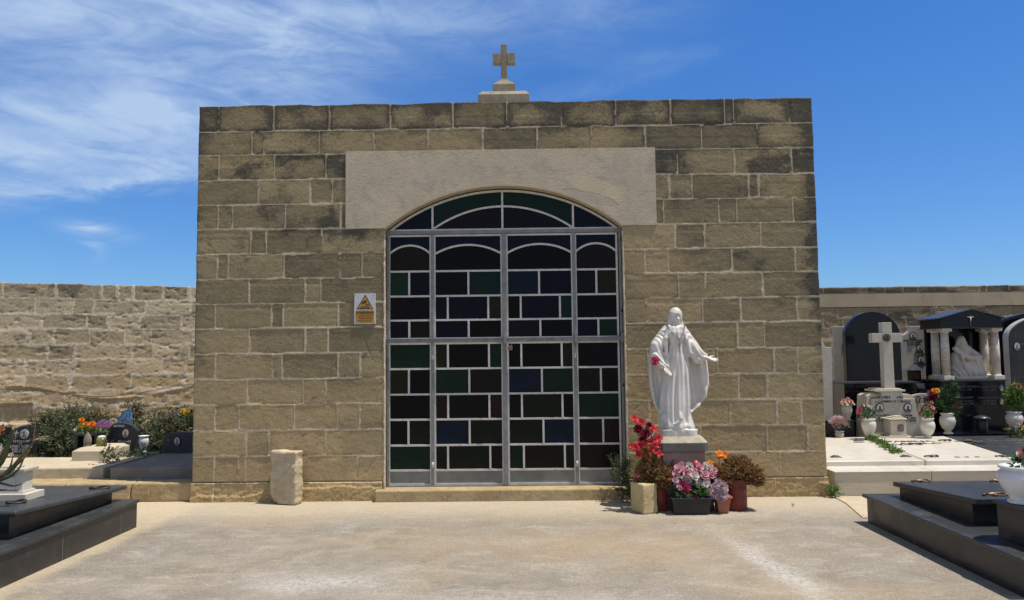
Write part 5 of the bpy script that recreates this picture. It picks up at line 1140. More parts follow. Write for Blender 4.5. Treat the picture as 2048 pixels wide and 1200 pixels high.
# jar lantern and dark pointed light on the box
jl = thing('jar_lantern', (At(203, 893, 9.4).x, 9.4, zt3b), 'green and amber glass jar lantern on the right of the sand coloured box', 'lantern')
b = MB(); p = At(203, 893, 9.4); b.lathe([(.05, 0), (.062, .01), (.062, .085), (.05, .10)], (p.x, 9.4, zt3b), 20); b.build('glass', m_glass_pot, jl)
b = MB(); b.lathe([(.05, .10), (.048, .118), (.03, .130), (.005, .133)], (p.x, 9.4, zt3b), 20); b.build('lid', m_paint, jl)
gl = thing('grave_light', (At(175, 893, 9.4).x, 9.4, zt3b), 'dark grey flame shaped grave light on the left of the sand coloured box', 'grave light')
b = MB(); p = At(175, 893, 9.4); b.lathe([(.045, 0), (.05, .008), (.045, .018)], (p.x, 9.4, zt3b), 18); b.build('base', m_brass, gl)
b = MB(); b.lathe([(.042, .018), (.052, .05), (.048, .10), (.03, .14), (.012, .165), (.002, .175)], (p.x, 9.4, zt3b), 18, sy=.6); b.build('shade', m_greyconc, gl)

def granite_flower_stand(): 
    t = thing('flower_stand', (At(178, 900, 9.95).x, 9.95, .17), 'black granite flower stand with orange, yellow and purple artificial flowers', 'flower stand')
    xa, xb = At(152, 870, 9.95).x, At(222, 870, 9.95).x; z1_ = At(180, 866, 9.95).z; xb = At(201, 870, 9.95).x; b = MB(); b.box(xa, xb, 9.88, 10.1, z1_-.03, z1_); b.build('top', m_graphite, t, .003)
    for x_ in (xa+.03, (xa+xb)/2, xb-.03): b = MB(); b.box(x_-.022, x_+.022, 9.9, 10.08, .17, z1_-.031); b.build('leg', m_graphite, t, .003)
    rnd = random.Random(5)
    for i, (px, py, r_, k_, m_) in enumerate(((164, 840, 0.039, 'carnation', p_or), (163, 852, 0.043, 'carnation', p_yel), (172, 849, 0.039, 'carnation', p_or), (185, 848, 0.047, 'carnation', p_or), (157, 856, 0.035, 'carnation', p_yel), (190, 853, .04, 'carnation', p_coral), (197, 846, .045, 'daisy', p_pur), (206, 844, .05, 'daisy', p_pur), (213, 847, .05, 'daisy', p_pur), (203, 852, .045, 'daisy', p_pur),
                                               (215, 853, .045, 'daisy', p_pur), (210, 855, .04, 'daisy', p_pur), (199, 852, .04, 'daisy', p_pur), (220, 849, .04, 'daisy', p_pur), (152, 860, .03, 'rose', p_pale), (198, 860, .03, 'carnation', p_lime))):
        put_blossom(t, At(px, py, 9.92+rnd.uniform(-.04, .04)), r_, k_, m_, (rnd.uniform(-.4, .4), -1, .6), i+500, 'flower')
    b = MB(); leaves(b, [V_(168, 859, 9.96, .11, .07, .05), V_(200, 860, 9.96, .13, .07, .04)], 170, .055, 9, .5, .2, .3); b.build('leaves', m_bright, t); return t
granite_flower_stand()

def outline_stone(name, label, out, y0, th, mat, cat='headstone', z0=None, bev=.006, group=None):
    xs_ = [p[0] for p in out]; zs_ = [p[1] for p in out]; t = thing(name, (sum(xs_)/len(xs_), y0, min(zs_)), label, cat, group)
    b = MB(); b.prism(out, y0, y0+th); b.build('slab', mat, t, bev, seg=2); return t
def px_out(pts, Y): return [(At(px, py, Y).x, At(px, py, Y).z) for px, py in pts]
def portrait(parent, px, py, Y, rx, rz, ring, face, bust, seed=0, rough_ring=False):
    p = At(px, py, Y); t = parent
    b = MB(); k = 28; o_ = [(p.x+rx*1.22*math.cos(2*math.pi*i/k)*(1+.05*(i % 2) if rough_ring else 1), p.z+rz*1.22*math.sin(2*math.pi*i/k)*(1+.05*(i % 2) if rough_ring else 1)) for i in range(k)]
    b.prism(o_, Y-.012, Y-.001); r_ = b.build('portrait', ring, t)
    b = MB(); o_ = [(p.x+rx*math.cos(2*math.pi*i/k), p.z+rz*math.sin(2*math.pi*i/k)) for i in range(k)]; b.prism(o_, Y-.016, Y-.0125); b.build('enamel', face, r_)
    b = MB(); k2 = 14; b.prism([(p.x+rx*.34*math.cos(2*math.pi*i/k2), p.z+rz*.22+rz*.36*math.sin(2*math.pi*i/k2)) for i in range(k2)], Y-.018, Y-.0165)
    sh = [(p.x-rx*.72, p.z-rz*.60), (p.x-rx*.35, p.z-rz*.86), (p.x+rx*.35, p.z-rz*.86), (p.x+rx*.72, p.z-rz*.60), (p.x+rx*.5, p.z-rz*.28), (p.x+rx*.15, p.z-rz*.12), (p.x-rx*.15, p.z-rz*.12), (p.x-rx*.5, p.z-rz*.28)]
    b.prism(sh, Y-.0185, Y-.0168); b.build('bust', bust, r_); return r_
m_enamel = M('pale_enamel', (.62, .60, .58), (.50, .48, .47), 30, .25, 0, 10); m_busta = M('sepia_print', (.16, .10, .10), (.30, .20, .19), 60, .4, 0, 10); m_bustb = M('black_print', (.03, .03, .035), (.12, .12, .12), 60, .4, 0, 10)
def inscr(parent, rows_, Y, mat, bold=.0004, align='CENTER', rot=(R(90), 0, 0)):
    for (s, px, py, hpx, sx_) in rows_: p = At(px, py, Y); text(s, hpx*Y/F_PX*1.38, (p.x, p.y-.001, p.z), mat, parent, 'inscription', sx=sx_, align=align, bold=bold, rot=rot)

# dark headstone far left
def arc_top(x0, x1, zs_, rise_, k=16): return [(x1+(x0-x1)*i/k, zs_+rise_*math.sin(math.pi*i/k)) for i in range(k+1)]
Y1 = 11.0
hs = outline_stone('headstone', 'dark grey shouldered headstone with a cross and oval portrait, far left',
                   px_out([(4, 914), (72, 914), (83, 868), (78, 860), (72, 856), (66, 852), (58, 850), (48, 851), (38, 853), (28, 858), (20, 863), (14, 868)], Y1), Y1, .09, m_graphite)
portrait(hs, 49.5, 868, Y1, .052, .056, m_silver, m_enamel, m_busta)
b = MB(); p = At(32, 870, Y1); b.bar((p.x-.012, p.z-.06), (p.x+.012, p.z+.062), .012, Y1-.008, Y1-.001); b.bar((p.x-.03, p.z+.026), (p.x+.042, p.z+.03), .012, Y1-.0085, Y1-.0012); b.build('engraved_cross', m_silver, hs)
inscr(hs, [('IN MEMORY', 43, 884.5, 4, 1.15), ('OF', 41, 889, 4, 1.1), ('ALFRED SCERRI', 40, 895, 5, 1.05), ('BORN 10-1-1930', 41, 900, 3.6, 1.0), ('DIED 67 YEARS', 41, 904.6, 3.6, 1.0)], Y1, m_silver, .0006)
b = MB(); b.box(At(-5, 914, Y1).x, At(112, 914, Y1).x, Y1-.12, Y1+.25, .165, At(40, 913, Y1).z); b.build('plinth', m_graphite, hs, .006)
# grey granite lantern beside it
def lantern(name, label, X0, X1, Y, z0, z1, mat, roofmat, inner, depth=None, group=None, steps=2, over=.03, basem=None, basew=.03):
    d_ = depth or (X1-X0); t = thing(name, ((X0+X1)/2, Y, z0), label, 'lantern', group); H = z1-z0; yb_ = Y+d_; pw = (X1-X0)*.17
    b = MB(); b.box(X0-basew, X1+basew, Y-basew, yb_+basew, z0, z0+H*.08); b.build('base', basem or mat, t, .003)
    b = MB(); b.box(X0, X1, Y, yb_, z0+H*.081, z0+H*.22); b.build('sill', mat, t, .003)
    zA, zB = z0+H*.2201, z0+H*.74
    for xx in (X0, X1-pw):
        for yy in (Y, yb_-pw): b = MB(); b.box(xx, xx+pw, yy, yy+pw, zA, zB); b.build('post', mat, t, .002)
    b = MB(); b.box(X0+pw, X1-pw, Y+pw*.6, yb_-pw*.6, zA, zB); b.build('glass', inner, t)
    b = MB(); zz = zB+.0005; ov = over; hh = (z1-zB)/(steps+1)
    for i in range(steps+1): b.box(X0-ov, X1+ov, Y-ov, yb_+ov, zz, zz+hh*.93); zz += hh*.9301+.0006; ov -= (over+(X1-X0)*.28)/(steps)*.95
    b.build('roof', roofmat, t, .002); return t
m_smoke = M('smoked_glass', (.015, .017, .02), (.05, .05, .055), 6, .12, 0, 10); m_pinkglass = M('dusky_pink_glass', (.10, .05, .07), (.28, .16, .20), 14, .2, 0, 10)
lantern('grave_lantern', 'grey granite lantern with a stepped roof, right of the far-left headstone', At(78, 900, 10.7).x, At(99, 900, 10.7).x, 10.7, .17, At(90, 869, 10.7).z, m_granite_grey, m_concrete, m_smoke, over=.05)

# the paired granite headstone
Y2 = 10.2
hb = outline_stone('headstone', 'dark granite headstone with a curved top and two oval portraits, behind the sand coloured box',
                   px_out([(186, 908), (267, 908), (274, 862), (270, 856), (262, 850), (252, 847), (242, 846), (230, 846.5), (222, 848.5), (216, 853), (200, 860), (192, 870)], Y2), Y2, .09, m_graphite)
portrait(hb, 252, 866.5, Y2, .040, .053, m_bronze, m_enamel, m_busta, rough_ring=True); portrait(hb, 211, 867, Y2, .038, .050, m_bronze, m_enamel, m_busta, rough_ring=True)
inscr(hb, [('BORG', 238, 854, 4.4, 1.35), ('FRANS', 249, 886, 5.2, 1.2), ('26 - 2 - 2000', 247, 892, 3.6, 1.0), ('ETA 88', 246, 898, 3.6, 1.15)], Y2, m_silver, .0006)
b = MB(); b.box(At(205, 917, Y2).x, At(305, 917, Y2).x, Y2-.28, Y2+.2, .17, At(240, 908.5, Y2-.1).z); b.build('plinth', m_graphite, hb, .006)

def vase(name, label, px, py_top, py_bot, wpx, Y, mat, kind=0, group=None, handles=False):
    p0_, p1_ = At(px, py_bot, Y), At(px, py_top, Y); H = p1_.z-p0_.z; r = wpx*Y/F_PX/2
    prof = {0: [(.55, 0), (.60, .03), (.55, .07), (.36, .12), (.38, .16), (.70, .28), (.95, .48), (1.0, .64), (.93, .78), (.72, .87), (.70, .90), (.86, .94), (.90, .98), (.86, 1.0), (.70, .99), (.62, .9)],
            1: [(.62, 0), (.64, .05), (.50, .10), (.62, .22), (.86, .42), (.99, .60), (1.0, .72), (.93, .84), (.80, .88), (.86, .91), (.95, .94), (.95, 1.0), (.80, .995), (.70, .88)],
            2: [(.5, 0), (.52, .06), (.44, .10), (.60, .25), (.92, .50), (1.0, .68), (.9, .84), (.72, .88), (.80, .92), (1.02, .95), (1.04, 1.0), (.84, .99), (.7, .88)]}[kind]
    t = thing(name, tuple(p0_), label, 'vase', group); b = MB(); b.lathe([(a*r, z*H) for a, z in prof], p0_, 32); b.build('vase_body', mat, t)
    return t, p0_, p1_, r
m_porc = M('cream_porcelain', (.66, .62, .54), (.72, .69, .62), 5, .22, .03, 40); m_porcw = M('white_porcelain', (.72, .73, .74), (.66, .67, .68), 5, .25, .03, 40)
vase('grave_vase', 'empty white vase on the black plinth right of the twin-portrait headstone', 287, 871, 905, 19, 10.15, m_porcw, 2)
Y3 = 9.75
hd_ = outline_stone('headstone', 'black headstone standing in the chapel shadow at the left corner of the chapel',
                    px_out([(319, 923), (392, 923), (398, 865), (352, 864), (340, 866), (331, 868), (326, 875)], Y3), Y3, .09, m_granite_grey)
portrait(hd_, 355, 882.5, Y3, .036, .052, m_graphite, m_enamel, m_busta)
b = MB(); p = At(337, 883, Y3); b.bar((p.x-.006, p.z-.05), (p.x+.006, p.z+.05), .009, Y3-.006, Y3-.001); b.bar((p.x-.025, p.z+.02), (p.x+.028, p.z+.022), .009, Y3-.0065, Y3-.0012); b.build('engraved_cross', m_faint, hd_)
b = MB(); b.box(At(310, 926, Y3).x, -3.68, Y3-.1, Y3+.2, .17, At(350, 922.5, Y3).z); b.build('plinth', m_granite_grey, hd_, .005)

# shrubs against the left wall
def shrub(label, vols, n1, n2, lf, L, seed, mat=m_shrub, name='shrub'):
    c = vols[0]; t = thing(name, (c[0], c[1], .17), label, 'shrub'); b = MB(); b.leafy = True; rnd = random.Random(seed)
    for v in vols:
        for i in range(5):
            e = Vector((v[0]+rnd.uniform(-.6, .6)*v[3], v[1]+rnd.uniform(-.6, .6)*v[4], v[2]+rnd.uniform(-.2, .9)*v[5])); s0 = Vector((c[0]+rnd.uniform(-.1, .1), c[1]+rnd.uniform(-.1, .1), .16))
            b.tube(smooth_pts([s0, (s0+e)/2+Vector((rnd.uniform(-.08, .08), 0, .05)), e], 6), [.014, .012, .01, .008, .006, .005, .003], 5)
    b.build('branches', m_stem, t); b = MB(); b.leafy = True; leaves(b, vols, n1, lf, seed, .55, .3, .25); sprigs(b, vols, n2, L, lf*.9, seed+1, 12, .5, 0, 1); b.build('foliage', [mat, m_stem], t); return t
shrub('dense dark green shrub between the far-left headstone and the orange flowers', [V_(112, 872, 11.0, .26, .25, .24), V_(120, 895, 10.8, .24, .25, .20), V_(100, 852, 11.3, .18, .25, .11), V_(134, 884, 10.7, .18, .22, .24), V_(140, 905, 10.5, .15, .2, .14, .6)], 2600, 300, .045, .22, 61)
shrub('loose twiggy shrub rising behind the orange flowers against the left wall', [V_(150, 845, 11.4, .20, .2, .18), V_(168, 856, 11.3, .26, .2, .14), V_(190, 850, 11.4, .16, .2, .12), V_(145, 865, 11.2, .2, .2, .2)], 420, 210, .042, .28, 62)
shrub('wide grey-green shrub behind the empty white vase, left of the chapel corner', [V_(306, 878, 11.2, .28, .25, .16), V_(332, 862, 11.3, .28, .25, .18), V_(362, 852, 11.2, .26, .25, .20), V_(288, 893, 11.0, .2, .2, .14), V_(320, 893, 10.9, .32, .2, .16), V_(380, 868, 11.0, .22, .25, .26)], 2300, 330, .045, .24, 63)
shrub('thin leafy shrub behind the curved headstone, beside the blue plaque', [V_(268, 850, 11.3, .12, .12, .22), V_(272, 828, 11.3, .05, .06, .12, .5), V_(215, 862, 11.3, .3, .15, .08, .5)], 200, 80, .04, .22, 64)
wc = thing('trailing_plant', (-5.0, 8.9, .3), 'dark trailing plant creeping over the gap between the two low grave slabs', 'plant')
b = MB(); b.leafy = True; tv = [V_(213, 905, 9.05, .05, .06, .14), V_(222, 918, 9.1, .08, .06, .07), V_(245, 915, 9.4, .14, .1, .05), V_(270, 908, 9.7, .18, .1, .05), V_(215, 935, 8.95, .07, .06, .08), V_(295, 903, 9.9, .14, .1, .04)]
leaves(b, tv, 420, .034, 65, .6, .2, .1); sprigs(b, tv, 46, .12, .03, 66, 8); b.build('foliage', [m_deep, m_stem], wc)
sh_ = thing('blue_plaque', (At(248, 850, 10.9).x, 10.9, .5), 'blue mottled fin-shaped plaque standing behind the curved headstone', 'plaque')
b = MB(); b.prism(px_out([(232, 850), (261, 852), (262, 832), (260, 818), (250, 820), (243, 827), (237, 837)], 10.9), 10.9, 10.94)
mb_, nb_, pb_ = newmat('blue_mottled_paint'); oc_ = nb_.new('ShaderNodeTexCoord').outputs['Object']
nb_.put(pb_.inputs['Base Color'], nb_.mx(nb_.ramp(nb_.noise(oc_, 14, 5, .7, 1.5), .42, .6), nb_.mx(nb_.ramp(nb_.noise(oc_, 22, 3, .6), .4, .6), (.01, .02, .09), (.02, .10, .38)), (.16, .38, .55))); pb_.inputs['Roughness'].default_value = .35
b.build('painted_face', mb_, sh_, .004); b = MB(); b.tube([(At(252, 853, 10.93).x, 10.92, .17), (At(252, 845, 10.93).x, 10.92, .6)], .012, 6); b.build('stake', m_stem, sh_)
yb = thing('flower_bunch', (At(368, 840, 11.0).x, 11.0, .6), 'yellow and purple flowers poking over the shrub at the chapel corner', 'flowers')
for i, (px, py, r_, k_, m_) in enumerate(((366, 823, .05, 'carnation', p_yel), (372, 826, .045, 'carnation', p_yel), (377, 822, .04, 'carnation', p_yel), (355, 826, .035, 'daisy', p_pur), (349, 829, .03, 'daisy', p_pur), (384, 822, .035, 'carnation', p_maroon), (360, 829, .03, 'rose', p_pale))): put_blossom(yb, At(px, py, 11.0), r_, k_, m_, (-.2, -1, .5), i+600, 'flower')
b = MB(); leaves(b, [V_(366, 833, 11.05, .12, .06, .07)], 60, .05, 67); b.leafy = True
b.tube([(At(368, 850, 11.05).x, 11.05, .3), tuple(At(368, 828, 11.02))], .006, 5); b.build('leaves', m_bright, yb)
# grass patch and left-edge bits
gb_ = MB(); gb_.leafy = True; rnd = random.Random(8)
for i in range(3800):
    x = rnd.uniform(-7.9, -5.7); y = rnd.uniform(9.3, 10.9); h = rnd.uniform(.03, .075); a = rnd.random()*6.28; w_ = .006
    if rnd.random() < .25 and x > -6.2: continue
    gb_.add([(x-w_*math.cos(a), y-w_*math.sin(a), .168), (x+w_*math.cos(a), y+w_*math.sin(a), .168), (x+rnd.uniform(-.02, .02), y+rnd.uniform(-.02, .02), .168+h)], [(0, 1, 2)])
go = gb_.build('grass', m_grass, None); setp(go, 'short green grass growing between the left graves', 'grass', kind='stuff')
fe = thing('headstone', (At(4, 850, 11.6).x, 11.6, .17), 'dark headstone cut off by the left edge of the view, behind the red flowers', 'headstone')
b = MB(); b.prism(px_out([(-60, 905), (14, 905), (16, 862), (15, 855), (-20, 853), (-60, 853)], 11.6), 11.6, 11.7); b.build('slab', m_granite, fe, .005)
fr_ = thing('flower_bunch', (At(-2, 870, 10.4).x, 10.4, .17), 'red and white flowers at the extreme left edge', 'flowers')
for i, (px, py, r_, m_) in enumerate(((2, 858, .05, p_coral), (-6, 862, .05, p_red), (4, 866, .035, p_maroon), (-2, 892, .045, p_pale), (5, 900, .04, p_pale), (-8, 880, .05, p_pale), (12, 905, .03, p_pale), (22, 910, .035, p_pale))): put_blossom(fr_, At(px, py, 10.4), r_, 'carnation', m_, (.2, -1, .4), i+700, 'flower')
b = MB(); leaves(b, [V_(0, 885, 10.45, .12, .08, .2)], 130, .06, 68); b.leafy = True; b.tube([(At(-2, 915, 10.45).x, 10.45, .17), tuple(At(0, 862, 10.42))], .008, 5); b.build('leaves', m_deep, fr_)

# ================================================================== NEAR LEFT TOMB
def ring_handle(parent, c, rx, ry, mat, seed=0, stand=.012):
    b = MB(); k = 18; b.tube([(c[0]+rx*math.cos(2*math.pi*i/k), c[1]+ry*math.sin(2*math.pi*i/k), c[2]+stand+.006*math.sin(2*math.pi*i/k*2)) for i in range(k+1)], [.0075+.003*math.sin(i*1.7) for i in range(k+1)], 6)
    b.ball((c[0]-rx*.2, c[1]-ry, c[2]+stand), (.02, .012, .014), 0, 8, 5); b.ball((c[0]+rx, c[1], c[2]+stand*.8), (.012, .016, .012), 0, 8, 5); b.ball((c[0]-rx, c[1], c[2]+stand*.8), (.012, .016, .012), 0, 8, 5)
    return b.build('ring_handle', mat, parent)
KX = -3.59; KY0, KY1 = 4.2, 7.05; KH = .255
tl = thing('granite_tomb', (-4.5, 6.0, 0), 'near black granite tomb on the left carrying the white marble box lantern', 'tomb')
b = MB(); b.box(-6.6, KX-.02, KY0+.02, KY1-.02, -.02, KH-.03); b.build('kerb', m_granite_dust, tl, .003)
b = MB(); b.box(-6.6, KX, KY0, KY1, KH-.029, KH); b.build('kerb_ledge', m_granite_grey, tl, .008, seg=3)
for yq in (5.9, 6.75):
    b = MB(); b.box(KX-.0195, KX-.0188, yq-.0025, yq+.0025, 0, KH-.031); b.build('kerb_joint', m_greyconc, tl)
BX = -3.80; ln0, ln1 = 5.55, 6.98; lz0, lz1 = .425, .345  # near, far heights of lid underside
def wedge(x0, x1, y0, y1, zb, zn, zf): return [(x0, y0, zb), (x1, y0, zb), (x1, y1, zb), (x0, y1, zb), (x0, y0, zn), (x1, y0, zn), (x1, y1, zf), (x0, y1, zf)]
b = MB(); b.hexa(wedge(-6.2, BX, ln0, ln1-.04, KH+.001, lz0-.001, lz1-.001)); b.build('body', m_granite_dust, tl, .002)
b = MB(); x0, x1 = -6.3, BX+.09; y0, y1 = ln0-.06, ln1+.06
b.hexa([(x0, y0, lz0), (x1, y0, lz0), (x1, y1, lz1), (x0, y1, lz1), (x0, y0, lz0+.042), (x1, y0, lz0+.042), (x1, y1, lz1+.042), (x0, y1, lz1+.042)]); b.build('lid', m_granite_grey, tl, .018, seg=4)
b = MB(); b.box(-6.2, BX-.02, 4.5, ln0-.15, KH+.001, .36); b.build('step_block', m_granite_dust, tl, .004)
zl = lambda y: lz1+.042+(lz0-lz1)*(y1-y)/(y1-y0)
p = AtZ(223, 970, .40); ring_handle(tl, (p.x, 6.78, zl(6.78)), .085, .05, m_dark)
p = AtZ(32, 1003, zl(5.7)); ring_handle(tl, (p.x-.0, p.y, zl(p.y)), .07, .06, m_dark)
# white marble box lantern with its lid, standing on the tomb
mbx = thing('marble_lantern', (-4.15, 6.1, zl(6.1)), 'white marble box lantern with a panelled front, on the near left black tomb', 'lantern')
ly0, ly1 = 6.08, 6.22; z_ = zl(6.1)-.004
def mbox(x0, x1, y0, y1, za, zb, nm, mt=m_marble, bv=.004): b = MB(); b.box(x0, x1, y0, y1, za, zb); return b.build(nm, mt, mbx, bv)
xr_ = -4.015; xl_ = xr_-.36
mbox(xl_-.06, xr_+.005, ly0-.04, ly1+.06, z_, z_+.058, 'base')
mbox(xl_-.015, xr_-.045, ly0+.0, ly1+.015, z_+.0585, z_+.078, 'lower_step')
mbox(xl_, xr_-.06, ly0+.015, ly1, z_+.0785, z_+.232, 'box_body')
mbox(xl_+.06, xr_-.12, ly0+.004, ly0+.0148, z_+.095, z_+.19, 'front_panel')
mbox(xl_-.03, xr_-.030, ly0-.015, ly1+.03, z_+.2325, z_+.256, 'lid', m_marble_old)
mbox(xl_+.06, xr_-.115, ly0+.03, ly1-.02, z_+.2565, z_+.272, 'lid_block', m_marble_old)
# aloe in a pot at the left edge
al = thing('aloe_plant', (-4.45, 5.75, zl(5.75)), 'large aloe with long fleshy leaves leaning in from the left edge, beside the marble lantern', 'plant')
m_aloe = M('aloe_leaf', (.055, .075, .03), (.14, .13, .06), 9, .45, .15, 50, .4, c3=(.17, .09, .045))
b = MB(); YA = 5.72
def ap(px, py, dy=0): p = At(px, py, YA+dy); return (p.x, p.y, p.z)
for (pts_, w_) in (([(-10, 955), (25, 945), (50, 915), (70, 890), (82, 878)], .085), ([(-14, 950), (12, 925), (28, 885), (40, 850)], .075), ([(-20, 960), (20, 955), (45, 938), (60, 905)], .08), ([(-25, 950), (-2, 905), (6, 865), (4, 842)], .08), ([(-20, 955), (8, 920), (22, 890), (42, 872), (66, 857)], .06),
                   ([(-15, 960), (15, 968), (35, 972), (52, 967), (60, 962)], .045), ([(-12, 965), (12, 960), (34, 952), (50, 946)], .05), ([(-30, 940), (-15, 890), (-14, 850)], .09), ([(-20, 975), (5, 980), (22, 978)], .06), ([(-10, 962), (18, 945), (30, 930), (34, 905)], .06)):
    rnd = random.Random(int(w_*1000)+len(pts_)); dy = rnd.uniform(-.10, .10); ctrl = [ap(px, py, dy*(i/len(pts_))) for i, (px, py) in enumerate(pts_)]
    b.leafy = False; ctrl = [(c_[0]-.03, c_[1], c_[2]) for c_ in ctrl]; blade(b, smooth_pts(ctrl, 12), w_*.7, w_*.28)
b.build('leaves', m_aloe, al)
b = MB(); b.tube(smooth_pts([ap(-6, 960), ap(40, 925), ap(62, 895), ap(69, 865), ap(73, 812)], 20), [.008-.0003*i for i in range(21)], 6); b.build('flower_stalk', M('dry_red_stalk', (.20, .08, .05), (.28, .14, .09), 20, .6, .1, 50), al)
b = MB(); p = At(-42, 985, YA); b.lathe([(.075, 0), (.09, .09), (.10, .10), (.10, .12), (.085, .12)], (p.x, YA, zl(5.7)-.002), 22); b.build('pot', m_terracotta, al)

# ================================================================== NEAR RIGHT TOMB
KXR = 3.14; RY0, RY1 = 4.79, 6.98
tr = thing('granite_tomb', (4.2, 6.0, 0), 'near black granite tomb on the right with bronze ring handles and a white vase', 'tomb')
b = MB(); b.box(KXR+.035, 6.4, RY0+.02, RY1-.02, -.02, KH-.03); b.build('kerb', m_granite_dust, tr, .003)
b = MB(); b.box(KXR, 6.4, RY0, RY1, KH-.029, KH); b.build('kerb_ledge', m_granite_grey, tr, .005)
for yq in (6.86, 6.15):
    b = MB(); b.box(KXR+.0338, KXR+.0345, yq-.0025, yq+.0025, 0, KH-.031); b.build('kerb_joint', m_greyconc, tr)
BXR = 3.40
b = MB(); b.hexa(wedge(BXR, 6.1, 5.72, 6.80, KH+.001, .419, .339)); b.build('body', m_granite_dust, tr, .002)
rl0, rl1 = 5.64, 6.87; rx = 3.375
b = MB(); b.hexa([(rx, rl0, .42), (6.15, rl0, .42), (6.15, rl1, .34), (rx, rl1, .34), (rx, rl0, .462), (6.15, rl0, .462), (6.15, rl1, .382), (rx, rl1, .382)]); b.build('lid', m_granite_grey, tr, .006)
zr_ = lambda y: .382+.08*(rl1-y)/(rl1-rl0)
for (px, py, zz, sxx) in ((1842, 963.5, .39, .075), (1995, 964.5, .39, .055), (1990, 992, .45, .085)):
    p = AtZ(px, py, zz); ring_handle(tr, (p.x, p.y, zr_(p.y)), sxx, .035, m_bronze)
b = MB(); b.box(3.355, 4.6, 4.95, 5.36, KH+.001, .49); b.build('end_block', m_granite_dust, tr, .004)
b = MB(); b.box(3.335, 4.65, 4.93, 5.38, .4905, .515); b.build('end_block_top', m_granite_grey, tr, .005)
vt, vp0, vp1, vr = vase('grave_vase', 'large round-bellied white vase with side knobs, cut by the right edge, on the near tomb', 2046, 931, 1006, 82, 5.2, m_porcw, 1)
b = MB(); b.ball((vp0.x-.005-vr*.05, 5.2-vr*.93, vp0.z+.155), (.06, .03, .03), 0, 12, 8); b.build('side_knob', m_porcw, vt)
fb_ = thing('flower_bunch', (vp0.x, 5.2, vp1.z), 'pinkish brown roses in the large white vase at the right edge', 'flowers')
for i, (px, py, r_, m_) in enumerate(((2040, 911, .035, p_salmon), (2048, 905, .04, p_maroon), (2036, 921, .03, p_dred), (2052, 918, .045, p_salmon), (2044, 922, .03, p_coral), (2062, 905, .05, p_salmon))): put_blossom(fb_, At(px, py, 5.2), r_, 'rose', m_, (-.3, -.8, .6), i+800, 'rose')
b = MB(); leaves(b, [V_(2044, 927, 5.2, .07, .06, .03), V_(2060, 918, 5.22, .08, .06, .05)], 70, .05, 71, .5, .2, .2); b.build('leaves', leafmat('teal_green_leaves', (.01, .10, .06), (.04, .20, .10)), fb_)

# ================================================================== WHITE TOMBS AND MONUMENTS ON THE RIGHT
gt = 'marble and granite tombs right of the chapel'
def flat_tomb(xl0, xl1, label, mat, kmat, kx0, kx1, z_near=.318, z_far=.385, y0=8.58, y1=10.35, skew=.16, letters=None, handles=()):
    t = thing('marble_tomb', ((xl0+xl1)/2, 9.3, 0), label, 'tomb', gt)
    b = MB(); b.box(kx0, kx1, 8.20, 8.72, 0, .252); b.build('kerb', kmat, t, .006)
    b = MB(); b.box(kx0-.0, kx1-.001, 8.19, 8.725, .2525, .262); b.build('kerb_ledge', mat, t, .003)
    b = MB(); sk = skew; b.add([(xl0+.04, y0+.05, .14), (xl1-.04, y0+.05, .14), (xl1-.04+sk, y1, .14), (xl0+.04+sk, y1, .14), (xl0+.04, y0+.05, z_near-.062), (xl1-.04, y0+.05, z_near-.062), (xl1-.04+sk, y1, z_far-.062), (xl0+.04+sk, y1, z_far-.062)],
              [(0, 3, 2, 1), (4, 5, 6, 7), (0, 1, 5, 4), (1, 2, 6, 5), (2, 3, 7, 6), (3, 0, 4, 7)]); b.build('body', m_granite_dust, t)
    b = MB(); b.hexa([(xl0, y0, z_near-.061), (xl1, y0, z_near-.061), (xl1+sk, y1, z_far-.061), (xl0+sk, y1, z_far-.061), (xl0, y0, z_near), (xl1, y0, z_near), (xl1+sk, y1, z_far), (xl0+sk, y1, z_far)]); b.build('lid', mat, t, .008, seg=3)
    zf = lambda y: z_near+(z_far-z_near)*(y-y0)/(y1-y0)
    for (px, py, dark) in handles:
        p = AtZ(px, py, zf(9.0)); p = AtZ(px, py, zf(p.y))
        if dark == 2: b = MB(); b.loft([[(p.x-.07, p.y-.03, p.z), (p.x+.07, p.y-.03, p.z), (p.x+.07, p.y+.04, p.z), (p.x-.07, p.y+.04, p.z)], [(p.x-.02, p.y-.01, p.z+.028), (p.x+.03, p.y-.01, p.z+.022), (p.x+.03, p.y+.02, p.z+.022), (p.x-.02, p.y+.02, p.z+.028)]], smooth=False); b.build('lifting_handle', m_dark, t, .004)
        else: ring_handle(t, (p.x, p.y, p.z), .075, .03, m_dark)
    return t, zf
kmid = At(1866, 968, 8.2).x-.01
t1, zf1 = flat_tomb(3.36, 4.585, 'white marble slab tomb against the right corner of the chapel, with a low marble kerb', m_marble, m_marble_old, 3.405, kmid, handles=((1672, 915, 2), (1812, 914, 2), (1718, 882, 2)))
t2, zf2 = flat_tomb(4.605, 5.66, 'white marble slab tomb with black lettering, left of the black slab tomb', m_marble, m_marble_old, kmid+.006, 5.72, handles=((1863, 914, 0), (2005, 914, 0), (1890, 882, 0)))
def flat_text(s, px, py, size, t, zf, mat, sx=1.0):
    p = AtZ(px, py, .36); p = AtZ(px, py, zf(p.y)); a = math.atan2(.067, 1.77); text(s, size, (p.x, p.y, zf(p.y)+.003), mat, t, 'inscription', rot=(a, 0, 0), sx=sx, bold=.001)
flat_text('FAMILJA', 1823, 883.5, .13, t2, zf2, m_ink, 1.3); flat_text('ABELA', 1842, 888, .13, t2, zf2, m_ink, 1.4); flat_text('QABAR 25', 1813, 890.5, .08, t2, zf2, m_ink, 1.2)
flat_text('E  S  B', 1936, 917, .045, t2, zf2, m_ink, 2.5)
